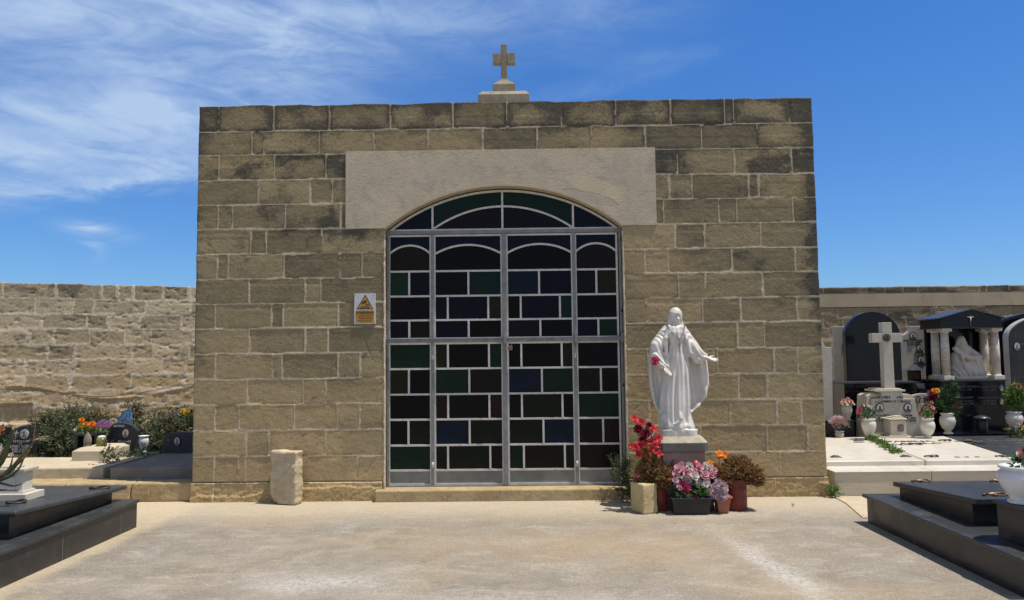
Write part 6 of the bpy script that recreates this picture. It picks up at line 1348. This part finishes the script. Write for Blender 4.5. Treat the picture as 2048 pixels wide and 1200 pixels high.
t3, zf3 = flat_tomb(5.68, 7.4, 'black granite slab tomb lying in front of the pillared monument', m_granite_grey, m_marble_old, 5.73, 7.5, handles=((1958, 887, 0), (1935, 881, 2)))
flat_text('QABAR TAL-FAMILJA', 1998, 882.5, .11, t3, zf3, m_faint, 1.1)
# creeping green plant along the joint
cp = thing('creeping_plant', (4.7, 9.7, .35), 'low green creeping plant growing along the joint between the two white slabs', 'plant')
b = MB(); b.leafy = True
vv = []
for i, (px, py) in enumerate(((1742, 878), (1752, 881), (1762, 885), (1772, 889), (1782, 893), (1792, 897))):
    p = AtZ(px, py, .39); vv.append((p.x, p.y, zf1(p.y)+.012, .07, .07, .028, 1))
leaves(b, vv, 620, .035, 81, .6, .6, .1); sprigs(b, vv, 30, .07, .03, 82, 6); b.build('foliage', [m_bright, m_gstem], cp)

def outl(name, pts, Y, th, mat, parent, bev=.006): b = MB(); b.prism(px_out(pts, Y), Y, Y+th); return b.build(name, mat, parent, bev)
# --- marble cross monument
YC = 10.55
mc = thing('marble_cross', (5.2, YC, .15), 'tall weathered white marble cross on a shouldered inscribed base', 'cross', gt)
b = MB(); b.prism(px_out([(1743, 880), (1844, 880), (1830, 797), (1743, 797)], YC), YC, YC+.30); b.build('base', m_marble_mon, mc, .006)
outl('base_shoulder', [(1731, 880), (1742.5, 880), (1742.5, 796), (1827, 796), (1824, 790), (1816, 788), (1740, 788), (1733, 792)], YC+.05, .30, m_marble_old, mc)
outl('inscribed_block', [(1764, 800), (1808, 800), (1804.5, 783.5), (1762.5, 783.5)], YC-.035, .2, m_marble_mon, mc, .003)
b = MB(); p0_, p1_ = At(1749, 787, YC), At(1806, 783, YC); b.box(p0_.x-.01, p1_.x+.01, YC-.05, YC+.28, At(1770, 783, YC).z, At(1770, 779.5, YC).z); b.box(p0_.x+.03, p1_.x-.03, YC-.02, YC+.25, At(1770, 779.4, YC).z, At(1770, 777, YC).z); b.build('step', m_marble_old, mc, .004)
zt_ = At(1770, 645, YC+.1).z; zb_ = At(1776, 777, YC+.1).z+.001; b = MB(); xm = (At(1776, 777, YC+.1).x); wt, wb = .068, .073
b.loft([[(xm+sx_*w_, YC+.1+sy_2*.055, z) for sx_, sy_2 in ((-1, -1), (1, -1), (1, 1), (-1, 1))] for w_, z in ((wb, zb_), (wt, zt_))], smooth=False)
za, zb2 = At(1770, 685, YC+.1).z, At(1770, 666.5, YC+.1).z
xa_, xb_ = At(1740.5, 676, YC+.1).x, At(1801, 676, YC+.1).x
b.box(xa_, xm-wt-.001, YC+.047, YC+.152, za, zb2); b.box(xm+wt+.001, xb_, YC+.047, YC+.152, za, zb2); b.build('cross_shaft', m_marble_mon, mc, .005)
r_ = portrait(mc, 1773, 675.5, YC+.045, .042, .042, m_dark, m_bronze, m_ink, rough_ring=True)
portrait(mc, 1759, 815.5, YC, .048, .052, m_ink, m_enamel, m_bustb, rough_ring=True); portrait(mc, 1815, 815.5, YC, .048, .052, m_ink, m_enamel, m_bustb, rough_ring=True)
inscr(mc, [('HEN      HU', 1785, 797, 5, 1.15)], YC-.037, m_ink, .001)
inscr(mc, [('I. CARMEN  U  I. MARIA', 1786, 805, 4.2, 1.15), ('M. DOLORES', 1760, 833, 4.2, 1.1), ('12 - 12 - 1983', 1761, 838, 4.0, 1.0), ('TA 72 SENA', 1761, 843, 4.2, 1.1), ('CARM', 1815, 833, 4.4, 1.15), ('1 - 9 - 2006', 1819, 838, 4.0, 1.0), ('89 SENA', 1821, 843, 4.2, 1.1)], YC, m_ink, .001)
# --- lantern and vases in front of it
YL = 10.28
lzb = .36
gl_ = thing('marble_lantern', (At(1797, 875, YL).x, YL, lzb-.03), 'small cream marble lantern with a dusky window, in front of the marble cross', 'lantern', gt)
def gb_box(x0p, x1p, ytp, ybp, Y, dep, nm, mt, bv=.004): a_ = At(x0p, ybp, Y); c_ = At(x1p, ytp, Y); q = MB(); q.box(a_.x, c_.x, Y, Y+dep, a_.z, c_.z); return q.build(nm, mt, gl_, bv)
gb_box(1767, 1830, 873.5, 880, YL-.06, .34, 'base', m_marble_old); gb_box(1779, 1816, 869.5, 873.2, YL-.02, .25, 'step', m_marble_old)
gb_box(1782, 1812, 841, 869.3, YL, .20, 'lantern_body', m_marble_old); b = MB(); b.prism(px_out([(1795, 863.5), (1806, 863.5), (1808, 861), (1808, 851), (1805, 848.5), (1798, 848.5), (1795, 851)], YL-.004), YL-.004, YL-.0005); b.build('window', m_pinkglass, gl_)
gb_box(1778, 1814.5, 837, 840.8, YL-.03, .26, 'eave', m_marble_old, .006); gb_box(1784, 1808, 834, 836.8, YL+.01, .18, 'roof', m_marble_old, .008); gb_box(1789, 1803, 831.5, 833.8, YL+.03, .1, 'cap', m_marble_old, .006)
v1 = vase('grave_vase', 'cream porcelain vase with mixed flowers, left of the small cream lantern', 1738.5, 836.5, 877, 27, 10.15, m_porc, 1, gt)
v2 = vase('grave_vase', 'cream porcelain vase on the black block, left of the dark arched headstone base', 1695, 809, 841, 20, 10.9, m_porc, 1, gt)
v3 = vase('grave_vase', 'cream porcelain urn on a foot, between the marble cross and the pillared monument', 1856.5, 836, 877, 27, 10.2, m_porc, 0, gt)
v4 = vase('grave_vase', 'tall cream urn full of green foliage at the left front of the pillared monument', 1896.5, 825.5, 868, 29, 10.5, m_porc, 0, gt)
v5 = vase('grave_vase', 'cream urn at the right front of the pillared monument, holding bushy leaves', 2030, 823, 862, 31, 10.5, m_porc, 0, gt)
v6 = vase('grave_vase', 'small grey marble vase of dried pink flowers, nearest the chapel corner', 1679.5, 862, 882, 17, 10.35, M('grey_marble', (.36, .33, .30), (.5, .47, .43), 14, .5, .1, 50), 2, gt)
def bunch(label, px, py, Y, fls, lv, seed, fol=m_deep, nl=120, lf=.05, asp=.5, name='flower_bunch'):
    p = At(px, py, Y); t = thing(name, tuple(p), label, 'flowers', gt); rnd = random.Random(seed)
    for i, (x, y, r_, k_, m_) in enumerate(fls): put_blossom(t, At(x, y, Y+rnd.uniform(-.05, .04)), r_, k_, m_, (rnd.uniform(-.5, .5), -1, rnd.uniform(.1, .8)), seed*50+i, 'flower')
    b = MB(); leaves(b, [V_(x, y, Y, rx_, rx_*.8, rz_, w__) for (x, y, rx_, rz_, w__) in lv], nl, lf, seed, asp, .4, .2); b.leafy = True
    for (x, y, rx_, rz_, w__) in lv:
        for k in range(3): e = At(x+rnd.uniform(-5, 5), y+rnd.uniform(-4, 4), Y); b.tube(smooth_pts([p, (Vector(p)+e)/2+Vector((rnd.uniform(-.02, .02), 0, .01)), e], 4), .004, 4, 1)
    b.build('leaves', [fol, m_gstem], t); return t
bunch('peach roses in the cream vase on the black block', 1695, 812, 10.9, [(1686, 803, .045, 'rose', p_salmon), (1694, 800, .05, 'rose', p_salmon), (1701, 804, .042, 'rose', p_salmon), (1690, 807, .04, 'rose', p_pale), (1699, 808, .035, 'rose', p_salmon), (1707, 809, .025, 'rose', p_pale), (1682, 807, .03, 'rose', p_salmon)], [(1695, 810, .06, .025, 1)], 3, m_deep, 30)
bunch('pink and white flowers with green leaves in the vase left of the cream lantern', 1737, 840, 10.15, [(1718, 825, .045, 'rose', p_coral), (1721, 817, .035, 'rose', p_mag), (1726, 812, .03, 'rose', p_pale), (1735, 812, .03, 'rose', p_pale), (1741, 815, .03, 'rose', p_pale), (1716, 833, .03, 'rose', p_maroon), (1739, 825, .028, 'rose', p_pale), (1722, 838, .03, 'rose', p_pink)], [(1733, 826, .08, .08, 1), (1724, 832, .05, .05, .5), (1742, 822, .04, .07, .5)], 4, leafmat('blue_green_leaves', (.03, .10, .06), (.09, .20, .11)), 150)
bunch('dried pink flowers drooping from the small grey marble vase', 1679, 864, 10.35, [(1666, 838, .035, 'daisy', p_lilac), (1672, 834, .04, 'daisy', p_pink), (1680, 834, .035, 'daisy', p_lilac), (1687, 838, .04, 'daisy', p_pink), (1661, 843, .035, 'daisy', p_lilac), (1690, 844, .035, 'daisy', p_lilac)], [(1678, 848, .11, .08, 1), (1670, 843, .08, .05, .5), (1686, 843, .06, .05, .5)], 5, m_dryf, 330, .045, .22)
bunch('red, pink and lime flowers in the urn between the cross and the pillared monument', 1856, 838, 10.2, [(1842, 820, .035, 'rose', p_coral), (1850, 813, .035, 'rose', p_maroon), (1858, 811, .035, 'rose', p_coral), (1865, 817, .035, 'rose', p_pink), (1846, 810, .03, 'rose', p_pink), (1870, 824, .03, 'rose', p_maroon), (1838, 828, .03, 'rose', p_coral), (1855, 822, .035, 'rose', p_pink), (1862, 806, .03, 'rose', p_coral)], [(1855, 829, .07, .04, 1), (1850, 818, .08, .07, .6)], 6, m_bright, 120)
bunch('tall green foliage with rust and yellow flowers, left of the pillared monument', 1896, 828, 10.5, [(1861, 786, .05, 'carnation', p_maroon), (1868, 782, .045, 'carnation', p_or), (1874, 781, .04, 'carnation', p_yel), (1864, 795, .05, 'carnation', p_dred), (1857, 800, .045, 'carnation', p_maroon), (1872, 792, .045, 'carnation', p_maroon), (1912, 808, .035, 'rose', p_maroon), (1905, 812, .03, 'rose', p_coral), (1895, 790, .022, 'rose', p_pale), (1885, 802, .02, 'rose', p_pale), (1916, 814, .03, 'rose', p_dred)],
      [(1895, 790, .10, .14, 1), (1904, 775, .05, .08, .5), (1885, 805, .10, .09, .8), (1905, 815, .08, .08, .5), (1868, 808, .08, .10, .5)], 7, m_deep, 460, .07, .4)
bunch('bushy light green leaves with rust blossoms, right of the pillared monument', 2030, 826, 10.5, [(2036, 772, .045, 'carnation', p_coral), (2028, 770, .035, 'rose', p_yel), (2043, 778, .045, 'carnation', p_maroon), (2046, 790, .04, 'carnation', p_maroon), (2032, 776, .03, 'rose', p_pale), (2050, 782, .04, 'carnation', p_lilac)], [(2025, 795, .10, .11, 1), (2038, 800, .10, .11, 1), (2020, 808, .05, .07, .5), (2035, 778, .07, .06, .5)], 8, m_bright, 420, .065, .5)
bunch('trailing cream and yellow flowers low at the right edge', 2038, 866, 10.2, [(2047, 857, .06, 'rose', p_yel), (2032, 855, .025, 'rose', p_pale), (2020, 858, .02, 'rose', p_pale), (2040, 872, .03, 'rose', p_lime), (2036, 848, .025, 'rose', p_salmon)], [(2035, 868, .12, .06, 1), (2022, 861, .09, .03, .5)], 9, m_shrub, 190, .045, .4)
bunch('purple and orange flowers on the dark ledge behind the marble cross', 1835, 795, 11.4, [(1820, 778, .035, 'daisy', p_pur), (1828, 783, .03, 'rose', p_or), (1846, 774, .04, 'daisy', p_lilac), (1852, 780, .035, 'daisy', p_pur), (1842, 786, .03, 'rose', p_pink), (1858, 756, .03, 'rose', p_yel), (1822, 790, .03, 'rose', p_salmon), (1838, 776, .03, 'rose', p_lilac)], [(1838, 788, .22, .06, 1)], 10, m_deep, 140)

# --- big dark arched monument
YA2 = 11.4
ar = thing('arched_headstone', (5.9, YA2, .15), 'tall black granite slab with rounded top on a broad base, behind the marble cross', 'headstone', gt)
xl_, xr2 = At(1694, 760, YA2).x, At(1805, 760, YA2).x; zb_ = At(1750, 761, YA2).z+.002; zs_ = At(1694, 672, YA2).z; za = At(1742, 623.5, YA2).z; k = 30
pts_ = [(xl_, zb_), (xr2, zb_)]+[(((xl_+xr2)/2)+(xr2-xl_)/2*math.cos(math.pi*i/k), zs_+(za-zs_)*math.sin(math.pi*i/k)) for i in range(k+1)]
b = MB(); b.prism(pts_, YA2, YA2+.10); b.build('slab', m_granite, ar, .005)
p0_, p1_ = At(1672, 880, YA2), At(1815, 761, YA2); b = MB(); b.box(p0_.x+.03, p1_.x-.02, YA2-.30, YA2+.35, .14, p1_.z-.03); b.build('base', m_granite, ar, .004)
b = MB(); b.box(p0_.x, p1_.x, YA2-.33, YA2+.38, p1_.z-.0295, p1_.z); b.build('base_top', m_granite_grey, ar, .004)
bb_ = thing('granite_block', (At(1678, 880, 10.85).x, 10.85, .15), 'low black granite block at the left, carrying the vase of peach roses', 'block', gt)
b = MB(); b.box(3.9, At(1709, 860, 10.8).x, 10.8, 11.02, .14, At(1690, 843, 10.8).z); b.build('block_body', m_granite_dust, bb_, .004); b = MB(); b.box(3.88, At(1710, 860, 10.8).x+.01, 10.78, 11.04, At(1690, 843, 10.8).z+.0005, At(1690, 840.5, 10.8).z); b.build('block_top', m_granite_grey, bb_, .004)
# --- white headstones
YW = 11.9
w1 = outline_stone('headstone', 'plain white marble headstone half hidden behind the tall black arched slab', px_out([(1668, 800), (1740, 800), (1740, 653), (1668, 653)], YW), YW, .06, m_marble_mon, group=gt)
portrait(w1, 1694, 677, YW, .04, .05, m_ink, m_enamel, m_bustb, rough_ring=True); inscr(w1, [('CARMELA', 1698, 688, 4, 1), ('10 - 5 - 1979', 1698, 693, 3.6, 1), ('TA 80 SENA', 1698, 697, 3.6, 1)], YW, m_ink, .001)
YW2 = 11.0
w2 = outline_stone('headstone', 'white marble headstone with one cut shoulder, against the chapel corner', px_out([(1610, 884), (1667, 884), (1663.5, 695), (1651, 694), (1646, 684), (1641, 674), (1634, 665), (1610, 660)], YW2), YW2, .07, m_marble_mon, group=gt)
YW3 = 11.75
w3 = outline_stone('headstone', 'white marble headstone with scooped shoulder and three small portraits, left of the pillared monument', px_out([(1803, 768), (1852, 768), (1850, 652), (1819, 652), (1818.5, 657), (1816, 663), (1811, 668), (1801, 671)], YW3), YW3, .07, m_marble_mon, group=gt)
portrait(w3, 1825.5, 672, YW3, .045, .05, m_ink, m_enamel, m_bustb, rough_ring=True); portrait(w3, 1839, 697, YW3, .042, .048, m_ink, m_enamel, m_bustb, rough_ring=True); portrait(w3, 1841, 720, YW3, .042, .048, m_ink, m_enamel, m_bustb, rough_ring=True)
inscr(w3, [('PHILIP STAFRAC', 1826, 682.5, 4, .95), ('1 - 12 - 1998', 1827, 687, 3.8, .95), ('TA 67 SENA', 1828, 691, 3.8, 1), ('MARIA', 1839, 706, 3.6, 1.1), ('31 - 9 - 1990', 1839, 710, 3.2, .9), ('TA 76', 1839, 714, 3.2, 1), ('SALVATORE', 1839, 729, 3.2, 1), ('TA 80', 1842, 733, 3.2, 1)], YW3, m_ink, .001)
lg = thing('granite_ledge', (At(1835, 768, 11.5).x, 11.5, .15), 'grey ledge with dark base behind the marble cross, carrying a small black lantern', 'ledge', gt)
b = MB(); b.box(At(1813, 775, 11.45).x, At(1856, 775, 11.45).x, 11.45, 11.74, At(1830, 773, 11.45).z, At(1830, 767, 11.45).z); b.build('ledge_top', m_marble_old, lg, .004); b = MB(); b.box(At(1816, 775, 11.5).x, At(1853, 775, 11.5).x, 11.5, 11.73, .14, At(1830, 773.2, 11.45).z); b.build('ledge_base', m_granite, lg)
lb_ = thing('grave_lantern', (At(1834, 766, 11.5).x, 11.5, At(1830, 767, 11.45).z), 'small black lantern with a white peaked roof on the grey ledge', 'lantern', gt)
def lbx(x0p, x1p, ytp, ybp, nm, mt, Y=11.5, d_=.16): a_ = At(x0p, ybp, Y); c_ = At(x1p, ytp, Y); q = MB(); q.box(a_.x, c_.x, Y, Y+d_, a_.z, c_.z); q.build(nm, mt, lb_, .004)
lbx(1824, 1844, 763, 766.5, 'base', m_granite); lbx(1826, 1842, 741, 762.8, 'lantern_body', m_granite); lbx(1829, 1839, 744, 759, 'window', M('dark_red_glass', (.06, .012, .012), (.12, .02, .02), 9, .2, 0, 10), 11.495, .004); lbx(1823, 1845, 738, 740.8, 'eave', m_marble_mon, 11.47, .22)
b = MB(); a_, c_ = At(1826, 737.5, 11.5), At(1842, 737.5, 11.5); zt_ = At(1834, 729, 11.5).z; b.loft([[(a_.x, 11.5, a_.z), (c_.x, 11.5, a_.z), (c_.x, 11.66, a_.z), (a_.x, 11.66, a_.z)], [(a_.x+.05, 11.54, zt_), (c_.x-.05, 11.54, zt_), (c_.x-.05, 11.62, zt_), (a_.x+.05, 11.62, zt_)]], smooth=False); b.build('roof', m_marble_mon, lb_, .004)
sc_ = thing('marble_plaque', (At(1840, 820, 10.9).x, 10.9, .15), 'scroll-shaped white marble plaque with dark carvings, right of the marble cross base', 'plaque', gt)
b = MB(); b.prism(px_out([(1832, 878), (1868, 878), (1868, 788), (1856, 787), (1842, 787), (1830, 789), (1824, 792), (1830, 803), (1835, 812)], 10.9), 10.9, 10.96); b.build('slab', m_marble_mon, sc_, .005)
b = MB()
for (px, py) in ((1836, 799), (1856, 798)): q_ = At(px, py, 10.9); b.tube([(q_.x+.035*math.cos(a*.5)*(1 if a < 9 else .6), 10.893, q_.z+.05*math.sin(a*.5)) for a in range(14)], .007, 5)
q_ = At(1849, 799, 10.9); b.tube([(q_.x, 10.893, q_.z-.06), (q_.x, 10.893, q_.z+.06)], .006, 5); b.tube([(q_.x-.03, 10.893, q_.z+.02), (q_.x+.03, 10.893, q_.z+.02)], .006, 5); b.build('carving', m_ink, sc_)

# --- pillared monument
YT = 11.0; YTB = 11.43
tm = thing('pillared_monument', (6.6, YT, .15), 'black granite monument shaped like a small temple with four marble columns and a gabled roof', 'monument', gt)
bx0, bx1 = At(1884, 800, YT).x, At(2014, 800, YT).x; zbt = At(1950, 759.5, YT).z; zstep = At(1950, 866.5, YT-.25).z
b = MB(); b.box(bx0-.0, bx1-.02, YT, YTB+.1, .14, zbt-.022); b.build('base_block', m_granite, tm, .004)
b = MB(); b.box(bx0-.03, bx1, YT-.03, YTB+.13, zbt-.0215, zbt); b.build('base_top', m_granite_grey, tm, .003)
b = MB(); b.box(At(1888, 870, YT-.3).x-.12, At(2024, 870, YT-.3).x, YT-.3, YT-.005, .14, zstep); b.build('step', m_granite, tm, .004)
m_capm = marble('pale_column_marble', (.70, .66, .58), (.45, .38, .30), .4, 3, .4)
zc0, zc1 = zbt+.001, At(1950, 655, YT).z
def column(x, y, r=.058):
    b = MB(); hz = zc1-zc0; b.lathe([(r, hz*.092), (r*1.02, hz*.5), (r*.90, hz*.905)], (x, y, zc0), 26); o = b.build('column', m_column, tm)
    b = MB(); b.box(x-r*1.32, x+r*1.32, y-r*1.32, y+r*1.32, zc0, zc0+hz*.075); b.lathe([(r*1.2, hz*.0752), (r*1.05, hz*.0918)], (x, y, zc0), 22); b.build('column_base', m_capm, o, .003)
    b = MB(); b.lathe([(r*.95, hz*.9052), (r*1.15, hz*.93)], (x, y, zc0), 22); b.box(x-r*1.3, x+r*1.3, y-r*1.3, y+r*1.3, zc0+hz*.9302, zc0+hz); b.build('column_capital', m_capm, o, .003)
xc1, xc2 = At(1891, 700, YT+.09).x, At(1987, 700, YT+.09).x
for x_ in (xc1, xc2+.03):
    column(x_, YT+.10)
    column(x_-.0, YTB-.07)
gx0, gx1 = At(1880, 645, YT-.02).x, At(2006, 645, YT-.02).x; ze0, ze1 = zc1+.001, At(1940, 637, YT-.02).z; zap = At(1940, 617, YT-.02).z; xap = (gx0+gx1)/2
b = MB(); b.box(gx0+.01, gx1-.01, YT-.015, YTB+.12, ze0, ze1-.004); b.build('entablature', m_granite, tm, .003)
b = MB(); b.box(gx0-.004, gx1+.004, YT-.025, YTB+.13, ze0-.0105, ze0-.0005); b.build('silver_edge', m_granite_grey, tm)
b = MB(); b.prism([(gx0+.02, ze1-.0035), (gx1-.02, ze1-.0035), (xap, zap-.02)], YT-.015, YTB+.12); b.build('pediment', m_granite, tm)
for s in (-1, 1):
    b = MB(); xe = gx0-.03 if s < 0 else gx1+.03; b.hexa([(xe, YT-.035, ze1-.006), (xap, YT-.035, zap-.018), (xap, YTB+.15, zap-.018), (xe, YTB+.15, ze1-.006), (xe, YT-.035, ze1+.012), (xap, YT-.035, zap), (xap, YTB+.15, zap), (xe, YTB+.15, ze1+.012)]); b.build('roof_slab', m_granite_grey, tm)
b = MB(); b.box(gx0+.03, gx1-.03, YTB+.02, YTB+.06, zc0, ze0-.011); b.build('back_panel', m_granite, tm)
q_ = At(1940, 640, YT-.02); b = MB(); b.bar((q_.x, q_.z-.09), (q_.x, q_.z+.075), .014, YT-.028, YT-.0165); b.bar((q_.x-.05, q_.z+.045), (q_.x+.05, q_.z+.045), .012, YT-.0285, YT-.0168); b.build('crucifix', m_bronze, tm)
b = MB(); b.tube([(q_.x, YT-.034, q_.z-.03), (q_.x, YT-.036, q_.z+.035)], [.005, .009], 6); b.tube([(q_.x-.042, YT-.034, q_.z+.05), (q_.x, YT-.034, q_.z+.03), (q_.x+.042, YT-.034, q_.z+.05)], .004, 5); b.ball((q_.x, YT-.036, q_.z+.048), .008, 0, 8, 5); b.build('crucifix_figure', m_silver, tm)
portrait(tm, 2002, 776, YT, .034, .046, m_granite_grey, m_faint, m_enamel, rough_ring=True); portrait(tm, 2003, 803, YT, .034, .046, m_granite_grey, m_faint, m_enamel, rough_ring=True)
inscr(tm, [('IL-QABAR TAL-FAM', 1931, 775, 3.8, 1), ('FL-GHOLI TIFKIRA', 1977, 775, 3.6, 1), ('11 - 6 - 1995', 1931, 781, 3.4, 1), ('4 - 4 - 2008', 1980, 781, 3.4, 1), ('GIUSEPPI', 1934, 797, 4, 1.15), ('MARIA ANTONIA', 1977, 797, 3.8, 1.0), ('TA 74 SENA', 1933, 804, 3.8, 1), ('TA 89 SENA', 1978, 804, 3.8, 1), ('25 - 12 - 1989', 1934, 809, 3.2, 1), ('17 - 2 - 2006', 1979, 809, 3.2, 1)], YT, m_faint, .0003)
ur = thing('granite_urn', (At(1967, 866, 10.8).x, 10.8, zstep), 'small black granite urn with a domed lid on the step of the pillared monument', 'urn', gt)
b = MB(); p = At(1967, 866, 10.8); b.lathe([(.065, 0), (.068, .02), (.078, .17), (.072, .18)], (p.x, 10.82, zstep), 8); b.build('urn_body', m_granite_dust, ur); b = MB(); b.lathe([(.075, .181), (.112, .20), (.108, .215), (.07, .235), (.03, .245), (.004, .247)], (p.x, 10.82, zstep), 24); b.build('lid', m_granite_grey, ur)

# seated mourning figure with a reclining one across the knees
pt = thing('mourning_statue', (At(1935, 757, YT+.28).x, YT+.30, zbt), 'pale stone statue of a seated veiled woman holding a reclining figure, between the columns', 'statue', gt)
PS = (YT+.28)/F_PX    # metres per photo pixel there
def pieta(X, Y, Z):
    q = lambda px, py, y: ((px-1935)*PS, y, (757-py)*PS)
    C_ = lambda a, b_, r1, r2: capsule(X, Y, Z, a, b_, r1*PS, r2*PS)
    F = ellip(X, Y, Z, q(1938, 738, .0), (28*PS, .15, 22*PS))
    F = smin(F, C_(q(1918, 745, -.02), q(1916, 712, 0), 13, 9), .05)
    F = smin(F, C_(q(1950, 742, -.06), q(1946, 716, -.03), 13, 10), .05); F = smin(F, C_(q(1960, 746, -.05), q(1952, 725, -.02), 9, 8), .05)
    fold = .0065*np.sin((X*.9+Z*.35)*88+2.2*np.sin(Z*17+X*9))*np.clip((q(0, 700, 0)[2]-Z)/.12, 0, 1); F = F-fold
    torso = C_(q(1934, 722, .03), q(1930, 696, .03), 13, 12); torso = smin(torso, C_(q(1921, 697, .02), q(1942, 697, .02), 6, 6), .03); F = smin(F, torso-.004*np.sin(Z*120+X*60), .03)
    F = smin(F, C_(q(1930, 690, .01), q(1929, 682, -.005), 5, 5.5), .015)
    head = ellip(X, Y, Z, q(1929, 681, -.005), (6.5*PS, .055, 8*PS)); veil = ellip(X, Y, Z, q(1928.5, 680, .01), (8*PS, .065, 9.5*PS)); veil = smin(veil, C_(q(1922, 684, .01), q(1920, 697, .02), 3.5, 4.5), .02); veil = smin(veil, C_(q(1936, 684, .01), q(1939, 697, .02), 3.5, 4.5), .02)
    veil = np.maximum(veil, -ellip(X, Y, Z, q(1929, 683, -.07), (5*PS, .05, 7*PS))); F = smin(F, head, .006); F = smin(F, veil, .006)
    F = smin(F, C_(q(1943, 698, .01), q(1955, 708, -.04), 5, 4), .02); F = smin(F, C_(q(1955, 708, -.04), q(1961, 713, -.07), 3.4, 2.2), .015); F = smin(F, C_(q(1961, 713, -.07), q(1965, 712, -.085), 1.8, 1.3), .006)
    F = smin(F, C_(q(1921, 699, .01), q(1913, 708, -.05), 5, 4.5), .02)
    # reclining figure: head at left, body sagging across the lap, legs down at the right
    r = ellip(X, Y, Z, q(1909, 697, -.09), (5.5*PS, .045, 5*PS)); r = smin(r, C_(q(1912, 701, -.09), q(1922, 709, -.10), 5, 6.5), .012); r = smin(r, C_(q(1922, 709, -.10), q(1936, 716, -.11), 6.5, 5.5), .015)
    r = smin(r, C_(q(1936, 716, -.11), q(1953, 714, -.12), 5.5, 4.2), .015); r = smin(r, C_(q(1953, 714, -.12), q(1957, 736, -.11), 3.8, 2.8), .012); r = smin(r, C_(q(1946, 716, -.13), q(1949, 738, -.14), 3.6, 2.6), .012)
    r = smin(r, C_(q(1957, 736, -.11), q(1963, 742, -.13), 2.6, 1.8), .008); r = smin(r, C_(q(1917, 706, -.13), q(1920, 722, -.14), 2.6, 2.2), .008); r = smin(r, C_(q(1920, 722, -.14), q(1923, 736, -.14), 2.1, 1.6), .006)
    F = smin(F, r, .010)
    F = np.maximum(F, -Z+.03)
    slab = np.maximum(np.maximum(np.abs(X-(1935-1935)*PS)-32*PS, np.abs(Y)-.15), np.maximum(Z-.038, -Z)); return smin(F, slab, .01)
net_object('figure_group', [(pieta, (-.28, -.24, -.02), (.30, .22, .70), .0065)], M('dusty_cream_stone', (.56, .50, .41), (.64, .58, .49), 8, .6, .15, 50, .3), pt)

# --- dark arched monument cut by the right edge
YR = 11.6
dm = thing('arched_headstone', (8.0, YR, .15), 'black granite arched monument with a pale inner arch, cut off by the right edge', 'headstone', gt)
xa_ = At(1994, 700, YR+.3).x; xb_ = xa_+1.9; zs_ = At(2030, 655, YR+.3).z; k = 30; za = At(2048, 630, YR+.3).z
pts_ = [(xa_, .15), (xb_, .15)]+[((xa_+xb_)/2+(xb_-xa_)/2*math.cos(math.pi*i/k), zs_+(za+.06-zs_)*math.sin(math.pi*i/k)) for i in range(k+1)]
b = MB(); b.prism(pts_, YR+.3, YR+.45); b.build('back_slab', m_granite, dm, .004)
x0_, zz1 = At(2018, 700, YR).x, At(2018, 676, YR).z; x1_ = x0_+1.25; za = At(2048, 662, YR).z
def archp(ins, zb): k = 26; return [(x0_+ins, zb), (x1_-ins, zb)]+[((x0_+x1_)/2+((x1_-x0_)/2-ins)*math.cos(math.pi*i/k), zz1+(za+.24-ins-zz1)*math.sin(math.pi*i/k)) for i in range(k+1)]
b = MB(); b.prism(archp(0, .75), YR+.02, YR+.14); b.build('pale_arch', m_marble_mon, dm, .004)
b = MB(); b.prism(archp(.018, .76), YR+.004, YR+.0195); b.build('inner_slab', granite('blue_black_granite', (.008, .012, .02)), dm)
b = MB(); b.box(x0_-.2, x1_+.3, YR-.1, YR+.28, .14, .745); b.build('base', m_granite, dm, .004)
portrait(dm, 2033, 693, YR+.003, .042, .058, m_granite_grey, m_enamel, m_busta)
q_ = At(2046, 690, YR); inscr(dm, [('MARIA', 2047, 690, 3.6, 1)], YR, m_faint, .0005)
